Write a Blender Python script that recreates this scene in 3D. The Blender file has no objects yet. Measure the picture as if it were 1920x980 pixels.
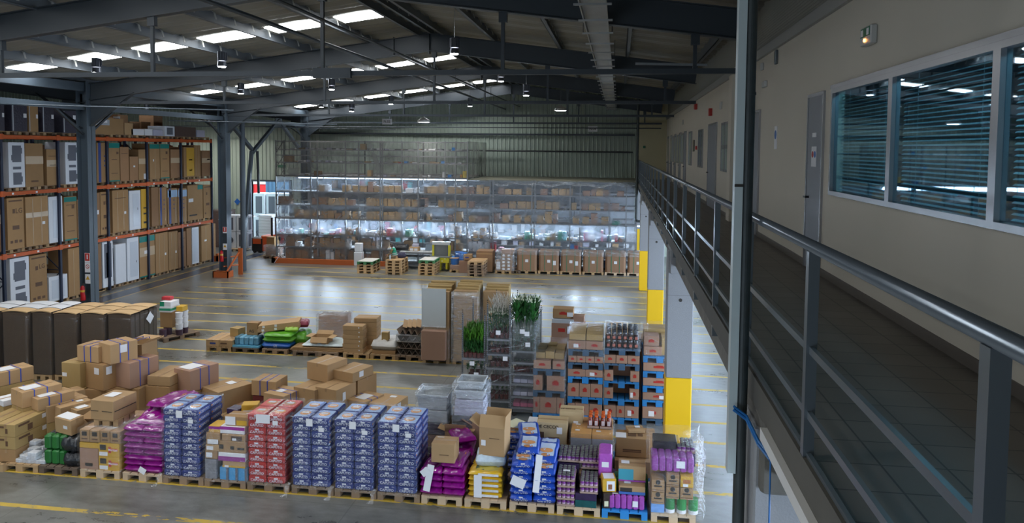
import bpy, math, random
from mathutils import Vector, Matrix
rnd = random.Random(7)
S = bpy.context.scene
COL = S.collection

# ------------------------------------------------------------------ camera
F_PX, CX, CY, H = 1390.0, 960.0, 358.0, 6.2
YAW, PITCH, ROLL = -0.14261767, 0.05586607, -0.00889852
cy_, sy_ = math.cos(YAW), math.sin(YAW)
cp_, sp_ = math.cos(PITCH), math.sin(PITCH)
cr_, sr_ = math.cos(ROLL), math.sin(ROLL)
_r = Vector((cy_, -sy_, 0)); FWD = Vector((sy_*cp_, cy_*cp_, -sp_)); _d = FWD.cross(_r)
RIGHT = cr_*_r + sr_*_d
DOWN = -sr_*_r + cr_*_d
cam_data = bpy.data.cameras.new('camera')
cam = bpy.data.objects.new('camera', cam_data); COL.objects.link(cam)
cam.matrix_world = Matrix(((RIGHT.x, -DOWN.x, -FWD.x, 0), (RIGHT.y, -DOWN.y, -FWD.y, 0), (RIGHT.z, -DOWN.z, -FWD.z, H), (0, 0, 0, 1)))
cam_data.sensor_width = 36; cam_data.lens = F_PX/1920*36
cam_data.shift_y = (CY-490)/1920
cam_data.clip_start = 0.05; cam_data.clip_end = 400
S.camera = cam

def ray(x, y):
    return RIGHT*((x-CX)/F_PX) + DOWN*((y-CY)/F_PX) + FWD
def fl(x, y, z=0.0):
    w = ray(x, y); t = (z-H)/w.z; return (w.x*t, w.y*t)
def atY(x, y, Y):
    w = ray(x, y); t = Y/w.y; return (w.x*t, H+w.z*t)
def atX(x, y, X):
    w = ray(x, y); t = X/w.x; return (w.y*t, H+w.z*t)

# ------------------------------------------------------------------ world, light, exposure
S.view_settings.view_transform = 'Standard'
S.view_settings.look = 'None'
S.view_settings.gamma = 1
S.view_settings.use_curve_mapping = False
S.view_settings.exposure = -0.25
S.cycles.use_denoising = True
S.cycles.max_bounces = 8
S.cycles.transparent_max_bounces = 16
S.cycles.sample_clamp_indirect = 4.0
S.cycles.caustics_reflective = False
S.cycles.caustics_refractive = False
world = bpy.data.worlds.new('world'); S.world = world; world.use_nodes = True
wn = world.node_tree.nodes; wn['Background'].inputs[0].default_value = (0.66, 0.80, 1.0, 1)
wn['Background'].inputs[1].default_value = 9.0

def area(name, loc, rot, sx, sy, power, color=(1, 1, 1), portal=False):
    l = bpy.data.lights.new(name, 'AREA'); l.shape = 'RECTANGLE'; l.size = sx; l.size_y = sy
    l.energy = power; l.color = color
    o = bpy.data.objects.new(name, l); COL.objects.link(o); o.location = loc; o.rotation_euler = rot
    if portal: l.cycles.is_portal = True
    return o
# daylight enters through the open dock side under the gallery, a gate added behind the viewer and the far left gate
area('dock_daylight', (6.9, 20, 2.1), (0, math.radians(90), 0), 4.1, 52, 100, portal=True)
area('added_gate_daylight', (-9, -7.9, 1.3), (math.radians(90), 0, 0), 12, 2.6, 100, portal=True)  # opening added out of view to light the pallet fronts
area('far_gate_daylight', (-21.6, 44.3, 2.0), (math.radians(-90), 0, 0), 2.7, 4.0, 100, portal=True)

# ------------------------------------------------------------------ materials
MATS = {}
def M(name, col, rough=.6, metal=0., var=.0, vscale=4., bump=0., bscale=30., emit=None, es=1., spec=.5, coat=0.):
    if name in MATS: return MATS[name]
    m = bpy.data.materials.new(name); m.use_nodes = True; MATS[name] = m
    nt = m.node_tree; b = nt.nodes['Principled BSDF']
    b.inputs['Base Color'].default_value = (*col, 1); b.inputs['Roughness'].default_value = rough
    b.inputs['Metallic'].default_value = metal; b.inputs['Specular IOR Level'].default_value = spec
    if coat: b.inputs['Coat Weight'].default_value = coat; b.inputs['Coat Roughness'].default_value = .15
    if emit: b.inputs['Emission Color'].default_value = (*emit, 1); b.inputs['Emission Strength'].default_value = es
    tc = nt.nodes.new('ShaderNodeTexCoord')
    if var:
        n = nt.nodes.new('ShaderNodeTexNoise'); n.inputs['Scale'].default_value = vscale; n.inputs['Detail'].default_value = 4
        nt.links.new(tc.outputs['Object'], n.inputs['Vector'])
        oi = nt.nodes.new('ShaderNodeObjectInfo')
        a = nt.nodes.new('ShaderNodeMath'); a.operation = 'ADD'
        nt.links.new(n.outputs['Fac'], a.inputs[0]); nt.links.new(oi.outputs['Random'], a.inputs[1])
        mr = nt.nodes.new('ShaderNodeMapRange'); mr.inputs['From Min'].default_value = .3; mr.inputs['From Max'].default_value = 1.7
        mr.inputs['To Min'].default_value = 1-var; mr.inputs['To Max'].default_value = 1+var
        nt.links.new(a.outputs[0], mr.inputs['Value'])
        mx = nt.nodes.new('ShaderNodeVectorMath'); mx.operation = 'SCALE'; mx.inputs[0].default_value = col
        nt.links.new(mr.outputs[0], mx.inputs['Scale']); nt.links.new(mx.outputs[0], b.inputs['Base Color'])
    if bump:
        n2 = nt.nodes.new('ShaderNodeTexNoise'); n2.inputs['Scale'].default_value = bscale; n2.inputs['Detail'].default_value = 3
        nt.links.new(tc.outputs['Object'], n2.inputs['Vector'])
        bp = nt.nodes.new('ShaderNodeBump'); bp.inputs['Strength'].default_value = bump; bp.inputs['Distance'].default_value = .02
        nt.links.new(n2.outputs['Fac'], bp.inputs['Height']); nt.links.new(bp.outputs[0], b.inputs['Normal'])
    return m

def film(name, white=.12, gloss=.10, trans=.45, col=(.85, .9, .95), bumps=1.2, scale=5., stretch=(1, 1, 4), rough=.12, lo=.1, hi=.6):
    """clear plastic sheet: mostly see-through, a little milky, with creased highlights"""
    if name in MATS: return MATS[name]
    m = bpy.data.materials.new(name); m.use_nodes = True; MATS[name] = m
    nt = m.node_tree; nt.nodes.clear(); N = nt.nodes.new; L = nt.links.new
    out = N('ShaderNodeOutputMaterial'); tr = N('ShaderNodeBsdfTransparent'); gl = N('ShaderNodeBsdfGlossy')
    d1, tl = N('ShaderNodeBsdfDiffuse'), N('ShaderNodeBsdfTranslucent'); d1.inputs[0].default_value = tl.inputs[0].default_value = (*col, 1)
    df = N('ShaderNodeMixShader'); df.inputs[0].default_value = trans; L(d1.outputs[0], df.inputs[1]); L(tl.outputs[0], df.inputs[2]); gl.inputs['Roughness'].default_value = rough; gl.inputs[0].default_value = (.9, .95, 1, 1)
    tc = N('ShaderNodeTexCoord'); mp = N('ShaderNodeMapping'); mp.inputs['Scale'].default_value = stretch
    L(tc.outputs['Object'], mp.inputs[0]); n = N('ShaderNodeTexNoise'); n.inputs['Scale'].default_value = scale; n.inputs['Detail'].default_value = 5; n.inputs['Distortion'].default_value = .8
    L(mp.outputs[0], n.inputs['Vector'])
    bp = N('ShaderNodeBump'); bp.inputs['Strength'].default_value = bumps; bp.inputs['Distance'].default_value = .05
    L(n.outputs['Fac'], bp.inputs['Height']); L(bp.outputs[0], gl.inputs['Normal'])
    mr = N('ShaderNodeMapRange'); mr.inputs['From Min'].default_value = .4; mr.inputs['From Max'].default_value = .75
    mr.inputs['To Min'].default_value = white*lo; mr.inputs['To Max'].default_value = white*(1+hi)
    L(n.outputs['Fac'], mr.inputs['Value'])
    m1 = N('ShaderNodeMixShader'); L(mr.outputs[0], m1.inputs[0]); L(tr.outputs[0], m1.inputs[1]); L(df.outputs[0], m1.inputs[2])
    m2 = N('ShaderNodeMixShader'); m2.inputs[0].default_value = gloss
    L(m1.outputs[0], m2.inputs[1]); L(gl.outputs[0], m2.inputs[2]); L(m2.outputs[0], out.inputs[0])
    return m

CARD = M('cardboard', (.35, .205, .09), .8, var=.16, vscale=3)
CARD2 = M('cardboard_pale', (.43, .27, .13), .8, var=.14, vscale=3)
CARD3 = M('cardboard_kraft', (.40, .27, .105), .8, var=.10, vscale=3)
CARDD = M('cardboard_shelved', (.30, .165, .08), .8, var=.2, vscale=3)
CARDP = M('cardboard_rose', (.36, .21, .14), .75, var=.1, vscale=3)
TAPE = M('packing_tape', (.36, .22, .11), .3)
TAPEW = M('clear_tape', (.55, .42, .28), .25)
WHITE = M('white_paper', (.78, .78, .80), .6)
STYRO = M('white_foam', (.72, .75, .80), .7, var=.05)
GREYF = M('grey_inset', (.12, .13, .16), .6)
INK = M('black_ink', (.03, .025, .02), .6)
INKB = M('brown_ink', (.12, .06, .03), .6)
RED = M('red_print', (.45, .03, .02), .5)
BLUES = M('blue_strap', (.03, .07, .40), .4)
NAVY = M('navy_print', (.02, .05, .22), .5)
TEAL = M('teal_print', (.0, .19, .16), .5)
YELP = M('yellow_print', (.62, .36, .03), .55)
WOOD = M('pallet_wood', (.46, .30, .15), .8, var=.25, vscale=6, bump=.3, bscale=20)
WOODL = M('pallet_wood_pale', (.58, .43, .28), .8, var=.18, vscale=6)
WOODD = M('pallet_wood_dark', (.12, .085, .06), .85, var=.3, vscale=6)
WOODB = M('pallet_wood_blue', (.02, .20, .50), .6, var=.25, vscale=6)
WOODG = M('pallet_wood_green', (.06, .2, .08), .7, var=.2)
WOODM = M('pallet_wood_weathered', (.26, .175, .11), .85, var=.3, vscale=6)
STEEL = M('dark_steel_paint', (.030, .038, .046), .45, var=.1, vscale=1)
STEELC = M('column_steel_paint', (.065, .085, .105), .45, var=.1, vscale=1)
GALV = M('galvanised_steel', (.30, .32, .33), .45, .6, var=.15, vscale=8)
GALVD = M('weathered_zinc_pipe', (.045, .055, .056), .55, .2, var=.5, vscale=9)
GREYM = M('grey_rail_paint', (.12, .14, .155), .3, .3, var=.1)
RAILT = M('polished_handrail', (.22, .25, .285), .22, .6)
ORANGE = M('orange_rack_paint', (.55, .10, .015), .5, var=.15)
ORANGER = M('orange_guard_paint', (.50, .12, .03), .5, var=.1)
RACKB = M('rack_blue_paint', (.014, .022, .05), .5)
YELLOW = M('safety_yellow_paint', (.83, .50, .0), .5, var=.05, vscale=3)
CONC = M('concrete_column', (.28, .285, .295), .85, var=.07, vscale=12, bump=.25, bscale=60)
CONCD = M('rough_concrete', (.16, .15, .13), .9, var=.35, vscale=2.5, bump=.5, bscale=14)
BLACKP = M('black_plastic', (.012, .012, .014), .4)
CHROME = M('grey_metal', (.35, .36, .38), .35, .7)

# ------------------------------------------------------------------ mesh helper
class MB:
    def __init__(s): s.v = []; s.f = []; s.m = []
    def quad(s, a, b, c, d, m=0):
        i = len(s.v); s.v += [tuple(a), tuple(b), tuple(c), tuple(d)]; s.f.append((i, i+1, i+2, i+3)); s.m.append(m); return s
    def box(s, x0, y0, z0, x1, y1, z1, m=0, R=None, o=None):
        i = len(s.v)
        P = [(x0,y0,z0),(x1,y0,z0),(x1,y1,z0),(x0,y1,z0),(x0,y0,z1),(x1,y0,z1),(x1,y1,z1),(x0,y1,z1)]
        if R is not None:
            o = Vector(o or (0,0,0)); P = [tuple(R @ (Vector(p)-o) + o) for p in P]
        s.v += P
        for q in ((0,3,2,1),(4,5,6,7),(0,1,5,4),(1,2,6,5),(2,3,7,6),(3,0,4,7)):
            s.f.append(tuple(i+k for k in q)); s.m.append(m)
        return s
    def cbox(s, cx, cy, z0, sx, sy, sz, m=0): return s.box(cx-sx/2, cy-sy/2, z0, cx+sx/2, cy+sy/2, z0+sz, m)
    def rbox(s, cx, cy, z0, sx, sy, sz, ch=.02, m=0):
        """box with chamfered edges all round"""
        c = min(ch, sx*.3, sy*.3, sz*.3); i = len(s.v); hx, hy = sx/2, sy/2
        rings = [(hx-c, hy-c, c, z0), (hx, hy, c, z0+c), (hx, hy, c, z0+sz-c), (hx-c, hy-c, c, z0+sz)]
        for (ax, ay, k, z) in rings:
            for (px, py) in ((-ax+k,-ay),(ax-k,-ay),(ax,-ay+k),(ax,ay-k),(ax-k,ay),(-ax+k,ay),(-ax,ay-k),(-ax,-ay+k)):
                s.v.append((cx+px, cy+py, z))
        s.f.append(tuple(i+7-k for k in range(8))); s.m.append(m)
        for r in range(3):
            for k in range(8):
                a = i+r*8+k; b = i+r*8+(k+1) % 8
                s.f.append((a, b, b+8, a+8)); s.m.append(m)
        s.f.append(tuple(i+24+k for k in range(8))); s.m.append(m)
        return s
    def cyl(s, p0, p1, r0, r1=None, n=10, m=0, cap=True):
        p0, p1 = Vector(p0), Vector(p1); r1 = r0 if r1 is None else r1
        d = (p1-p0).normalized(); u = d.orthogonal().normalized(); w = d.cross(u); i = len(s.v)
        for p, r in ((p0, r0), (p1, r1)):
            for k in range(n):
                a = 2*math.pi*k/n; s.v.append(tuple(p + u*math.cos(a)*r + w*math.sin(a)*r))
        for k in range(n):
            s.f.append((i+k, i+(k+1) % n, i+n+(k+1) % n, i+n+k)); s.m.append(m)
        if cap:
            s.f.append(tuple(i+n-1-k for k in range(n))); s.m.append(m)
            s.f.append(tuple(i+n+k for k in range(n))); s.m.append(m)
        return s
    def tube(s, pts, r, n=8, m=0):
        for a, b in zip(pts[:-1], pts[1:]): s.cyl(a, b, r, n=n, m=m)
        return s
    def bar(s, p0, p1, w, h, m=0, up=(0, 0, 1)):
        """rectangular bar from p0 to p1; w sideways, h along up"""
        p0, p1, up = Vector(p0), Vector(p1), Vector(up)
        d = (p1-p0).normalized(); sd = d.cross(up).normalized(); u = sd.cross(d); i = len(s.v)
        for p in (p0, p1):
            for a, b in ((-1,-1),(1,-1),(1,1),(-1,1)): s.v.append(tuple(p + sd*a*w/2 + u*b*h/2))
        for q in ((0,3,2,1),(4,5,6,7),(0,1,5,4),(1,2,6,5),(2,3,7,6),(3,0,4,7)):
            s.f.append(tuple(i+k for k in q)); s.m.append(m)
        return s
    def lathe(s, prof, cx=0, cy=0, n=14, m=0):
        i = len(s.v)
        for r, z in prof:
            for k in range(n): s.v.append((cx+r*math.cos(2*math.pi*k/n), cy+r*math.sin(2*math.pi*k/n), z))
        for j in range(len(prof)-1):
            for k in range(n):
                s.f.append((i+j*n+k, i+j*n+(k+1) % n, i+(j+1)*n+(k+1) % n, i+(j+1)*n+k)); s.m.append(m)
        return s
    def mesh(s, name, mats):
        me = bpy.data.meshes.new(name); me.from_pydata(s.v, [], s.f)
        for mt in (mats if isinstance(mats, (list, tuple)) else [mats]): me.materials.append(mt)
        if any(s.m): me.polygons.foreach_set('material_index', s.m)
        me.update(); return me
    def build(s, name, mats, parent=None, loc=None, rz=0, smooth=False):
        return link(name, s.mesh(name, mats), parent, loc, rz, smooth)
def link(name, me, parent=None, loc=None, rz=0, smooth=False):
    o = bpy.data.objects.new(name, me); COL.objects.link(o)
    if parent: o.parent = parent
    if loc: o.location = loc
    if rz: o.rotation_euler.z = rz
    if smooth:
        for p in me.polygons: p.use_smooth = True
    return o
def tag(o, label, cat, group=None):
    o['label'] = label; o['category'] = cat
    if group: o['group'] = group
    return o
def empty(name, loc, rz=0, label=None, cat=None, group=None):
    o = bpy.data.objects.new(name, None); COL.objects.link(o); o.location = loc; o.rotation_euler.z = rz; o.empty_display_size = .2
    if label: tag(o, label, cat, group)
    return o
def struct(o):
    o['kind'] = 'structure'; return o
def kids(o): return [c for c in bpy.data.objects if c.parent == o]
def dup(root, loc, rz=0, label=None, group=None, ch=None):
    r = root.copy(); COL.objects.link(r); r.location = loc; r.rotation_euler.z = rz
    if label: r['label'] = label
    if group: r['group'] = group
    for c in (ch if ch is not None else kids(root)):
        k = c.copy(); COL.objects.link(k); k.parent = r
        for g in kids(c):
            q = g.copy(); COL.objects.link(q); q.parent = k
    return r
ORD = 'first second third fourth fifth sixth seventh eighth ninth tenth eleventh twelfth thirteenth fourteenth fifteenth sixteenth seventeenth eighteenth nineteenth twentieth'.split()

_txt = {}
def text_mesh(s, size, mat):
    k = (s, round(size, 3), mat.name)
    if k in _txt: return _txt[k]
    cu = bpy.data.curves.new('lettering', 'FONT'); cu.body = s; cu.size = size; cu.align_x = 'CENTER'; cu.align_y = 'CENTER'
    cu.extrude = .0015; cu.resolution_u = 2; cu.offset = size*.012
    o = bpy.data.objects.new('lettering', cu); COL.objects.link(o)
    me = bpy.data.meshes.new_from_object(o.evaluated_get(bpy.context.evaluated_depsgraph_get()))
    bpy.data.objects.remove(o); me.materials.clear(); me.materials.append(mat); me.name = 'lettering'
    _txt[k] = me; return me
FACE_ROT = {'F': (math.pi/2, 0, 0), 'R': (math.pi/2, 0, math.pi/2), 'L': (math.pi/2, 0, -math.pi/2), 'T': (0, 0, 0), 'B': (math.pi/2, 0, math.pi)}
def letters(s, size, mat, parent, loc, face='F', name='lettering'):
    o = link(name, text_mesh(s, size, mat), parent, loc); o.rotation_euler = FACE_ROT[face]; return o
def decal(parent, w, d, h, face, u0, v0, u1, v1, mat, name='shipping_label', off=.004, tilt=0):
    """thin plate lying on one face of a box of size w x d x h whose origin is at the base centre"""
    b = MB(); t = .0015
    if 'label' in name or 'paper' in name: off += .004
    if face in 'FB':
        s = 1 if face == 'F' else -1
        y = -(d/2+off)*s; b.box(-w/2+u0*w, y-t, v0*h, -w/2+u1*w, y+t, v1*h)
    elif face in 'LR':
        x = (w/2+off)*(1 if face == 'R' else -1); b.box(x-t, -d/2+u0*d, v0*h, x+t, -d/2+u1*d, v1*h)
    else:
        b.box(-w/2+u0*w, -d/2+v0*d, h+off-t, -w/2+u1*w, -d/2+v1*d, h+off+t)
    return b.build(name, mat, parent)
def straps(parent, w, d, h, at=(.35, .65), axis='x', mat=None):
    for a in at:
        b = MB(); e = .006; t = .02
        if axis == 'x':
            x = -w/2 + a*w; b.box(x-t/2, -d/2-e, 0, x+t/2, -d/2, h); b.box(x-t/2, -d/2-e, h, x+t/2, d/2+e, h+e); b.box(x-t/2, d/2, 0, x+t/2, d/2+e, h)
        else:
            y = -d/2 + a*d; b.box(-w/2-e, y-t/2, 0, -w/2, y+t/2, h); b.box(-w/2-e, y-t/2, h, w/2+e, y+t/2, h+e); b.box(w/2, y-t/2, 0, w/2+e, y+t/2, h)
        b.build('strap', mat or BLUES, parent)
_cart = {}
def carton_mesh(w, d, h, mat, tape=None, axis='x'):
    k = (round(w, 2), round(d, 2), round(h, 2), mat.name, tape.name if tape else '', axis)
    if k in _cart: return _cart[k]
    w, d, h = k[:3]; b = MB(); b.rbox(0, 0, 0, w, d, h, ch=.006)
    e = .0015
    if tape:
        t = .05; dr = min(.08, h*.3)
        if axis == 'x':
            b.box(-w/2-e, -t/2, h, w/2+e, t/2, h+e, 1); b.box(-w/2-e, -t/2, h-dr, -w/2, t/2, h, 1); b.box(w/2, -t/2, h-dr, w/2+e, t/2, h, 1)
        else:
            b.box(-t/2, -d/2-e, h, t/2, d/2+e, h+e, 1); b.box(-t/2, -d/2-e, h-dr, t/2, -d/2, h, 1); b.box(-t/2, d/2, h-dr, t/2, d/2+e, h, 1)
    me = b.mesh('carton', [mat, tape or mat]); _cart[k] = me; return me
def carton(x, y, z, w, d, h, label, mat=None, tape=TAPE, axis='x', rz=0, cat='box', group=None, name='carton', decals=(), texts=(), strap=None, tilt=None):
    w, d, h = round(w, 2), round(d, 2), round(h, 2)
    o = link(name, carton_mesh(w, d, h, mat or CARD, tape, axis), None, (x, y, z), rz)
    if tilt: o.rotation_euler = (tilt[0], tilt[1], rz)
    tag(o, label, cat, group)
    for q in decals: decal(o, w, d, h, *q)
    for (s, size, m, face, u, v) in texts:
        e = .006
        loc = {'F': (-w/2+u*w, -d/2-e, v*h), 'R': (w/2+e, -d/2+u*d, v*h), 'L': (-w/2-e, d/2-u*d, v*h), 'T': (-w/2+u*w, -d/2+v*d, h+e)}[face]
        letters(s, size, m, o, loc, face)
    if strap: straps(o, w, d, h, axis=strap)
    return o
def open_carton(x, y, z, w, d, h, label, mat=None, rz=0, ang=(40, 30, 100, 100), cat='box', flap=None, decals=(), tilt=None):
    """open box; ang = outward lean of the flaps front, back, left, right in degrees from upright"""
    mat = mat or CARD; b = MB(); t = .006
    b.box(-w/2, -d/2, 0, w/2, d/2, t)
    b.box(-w/2, -d/2, t, w/2, -d/2+t, h); b.box(-w/2, d/2-t, t, w/2, d/2, h)
    b.box(-w/2, -d/2+t, t, -w/2+t, d/2-t, h); b.box(w/2-t, -d/2+t, t, w/2, d/2-t, h)
    o = b.build('open_carton', mat, None, (x, y, z), rz); tag(o, label, cat)
    if tilt: o.rotation_euler = (tilt[0], tilt[1], rz)
    fh = flap or min(w, d)/2
    for k, a in enumerate(ang):
        if a is None: continue
        a = math.radians(a); c, s_ = math.cos(a)*fh, math.sin(a)*fh; m = MB()
        if k == 0: m.bar((0, -d/2, h), (0, -d/2-s_, h+c), w, t, up=(0, 1, 0))
        if k == 1: m.bar((0, d/2, h), (0, d/2+s_, h+c), w, t, up=(0, 1, 0))
        if k == 2: m.bar((-w/2, 0, h), (-w/2-s_, 0, h+c), d, t, up=(1, 0, 0))
        if k == 3: m.bar((w/2, 0, h), (w/2+s_, 0, h+c), d, t, up=(1, 0, 0))
        m.build('flap', mat, o)
    for q in decals: decal(o, w, d, h, *q)
    return o
_pal = {}
PH = .144
def pallet_mesh(mat, w=.8, d=1.2, plastic=False):
    k = (mat.name, w, d, plastic)
    if k in _pal: return _pal[k]
    b = MB(); n = 5 if w < .95 else 6
    bw = .145 if w < .95 else .13
    for i in range(n):                                   # deck boards run along the long side
        x = -w/2 + bw/2 + i*(w-bw)/(n-1); j = (i*37 % 5-2)*.002
        b.cbox(x, j, .122, bw-.01*(i % 2), d, .022)
    for yy in (-d/2+.0725, 0, d/2-.0725):
        b.cbox(0, yy, .1, w, .145, .022)
        for xx in (-w/2+.05, 0, w/2-.05): b.cbox(xx, yy, .022, .1 if xx else .145, .145, .078)
    for xx in (-w/2+.05, 0, w/2-.05): b.cbox(xx, 0, 0, .1 if xx else .145, d, .022)
    me = b.mesh('pallet', mat); _pal[k] = me; return me
def pallet(x, y, z, label, mat=None, rz=0, w=.8, d=1.2, group=None, name='wooden_pallet'):
    o = link(name, pallet_mesh(mat or WOOD, w, d), None, (x, y, z), rz)
    return tag(o, label, 'pallet', group)

def sack_mesh(name, w, d, h, mats, seed=0, crimp=True, sq=.45, nx=18, ny=12, wr=.012, patchz=None):
    """a filled bag lying flat: flattened superellipsoid, wrinkled, pinched to seams at both short ends"""
    r = random.Random(seed); V = []; Fc = []; ms = []
    ph = [r.uniform(0, 6.28) for _ in range(6)]
    def P(u, v, s):     # u,v in -1..1 ; s top or bottom
        e = (1-abs(u)**5)**.5 if abs(u) < 1 else 0; g = (1-abs(v)**4)**.5 if abs(v) < 1 else 0
        t = (e*g)**sq
        z = h/2 + s*h/2*t
        wob = wr*math.sin(7*u+ph[0])*math.sin(6*v+ph[1]) + wr*.7*math.sin(15*u+ph[2]+4*v)*math.cos(9*v+ph[3])
        if s > 0: z += wob*t*1.2
        k = 1-.06*(1-e)
        return (u*w/2*(1+.012*math.sin(5*v+ph[4])), v*d/2*k*(1+.012*math.sin(6*u+ph[5])), max(0, z))
    def cc(i, n): a = -1+2*i/n; return math.copysign(abs(a)**.8, a)
    for s in (1, -1):
        base = len(V)
        for j in range(ny+1):
            for i in range(nx+1): V.append(P(cc(i, nx), cc(j, ny), s))
        for j in range(ny):
            for i in range(nx):
                a = base+j*(nx+1)+i; q = (a, a+1, a+nx+2, a+nx+1)
                Fc.append(q if s > 0 else q[::-1])
                ms.append(1 if (s > 0 and len(mats) > 1 and .2 < i/nx < .8 and .2 < j/ny < .8) else 0)
    me = bpy.data.meshes.new(name); me.from_pydata(V, [], Fc)
    for m in mats: me.materials.append(m)
    me.polygons.foreach_set('material_index', ms); me.polygons.foreach_set('use_smooth', [True]*len(Fc)); me.update()
    return me
def shell_mesh(w, d, h, seed=1, bulge=.012, nx=10, nz=14, mat=None, taper=0., top=True):
    """loose sheet wrapped round the four sides and over the top of a load"""
    r = random.Random(seed); V = []; Fc = []
    per = []
    for i in range(nx): per.append((-w/2+w*i/nx, -d/2, 0, -1))
    for i in range(nx): per.append((w/2, -d/2+d*i/nx, 1, 0))
    for i in range(nx): per.append((w/2-w*i/nx, d/2, 0, 1))
    for i in range(nx): per.append((-w/2, d/2-d*i/nx, -1, 0))
    n = len(per)
    for j in range(nz+1):
        z = h*j/nz; k = 1-taper*j/nz
        for (x, y, ax, ay) in per:
            q = r.uniform(0, bulge); V.append((x*k+ax*q, y*k+ay*q, z if 0 < j < nz else z))
    for j in range(nz):
        for i in range(n): a = j*n+i; b = j*n+(i+1) % n; Fc.append((a, b, b+n, a+n))
    if top:
        V.append((0, 0, h+bulge)); c = len(V)-1; o = nz*n
        for i in range(n): Fc.append((o+i, o+(i+1) % n, c))
    me = bpy.data.meshes.new('stretch_film'); me.from_pydata(V, [], Fc); me.materials.append(mat or FILM)
    me.polygons.foreach_set('use_smooth', [True]*len(Fc)); me.update(); return me
FILM = film('stretch_film', white=.045, gloss=.07, bumps=1.0)
FILMW = film('cloudy_stretch_film', white=.28, gloss=.14, bumps=1.4, scale=4)
FILMD = film('dusty_film', white=.08, gloss=.045, col=(.35, .35, .35), scale=1.2, stretch=(1, 1, .5), rough=.25)
def wrap(x, y, z, w, d, h, label, mat=None, seed=1, taper=0., rz=0, bulge=.012):
    o = link('stretch_film', shell_mesh(w, d, h, seed, bulge, mat=mat or FILM, taper=taper), None, (x, y, z), rz)
    return tag(o, label, 'plastic wrap')
# ================================================================== THE BUILDING
WX, RX = 2.71, 1.0            # office wall, gallery edge
FZ = 4.55                      # gallery floor
LX = -18.65                     # left column line
YB = 44.0                      # back wall
RIDGE_X, RIDGE_Z, SL = -6.2, 10.3, .13
FR_Y = [-4.0, 5.3, 14.58, 23.85, 33.1, 42.4]
def roof_z(x):
    if x < LX: return RIDGE_Z - SL*13.0 + SL*(LX-x)
    return RIDGE_Z - SL*abs(x-RIDGE_X)

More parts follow.
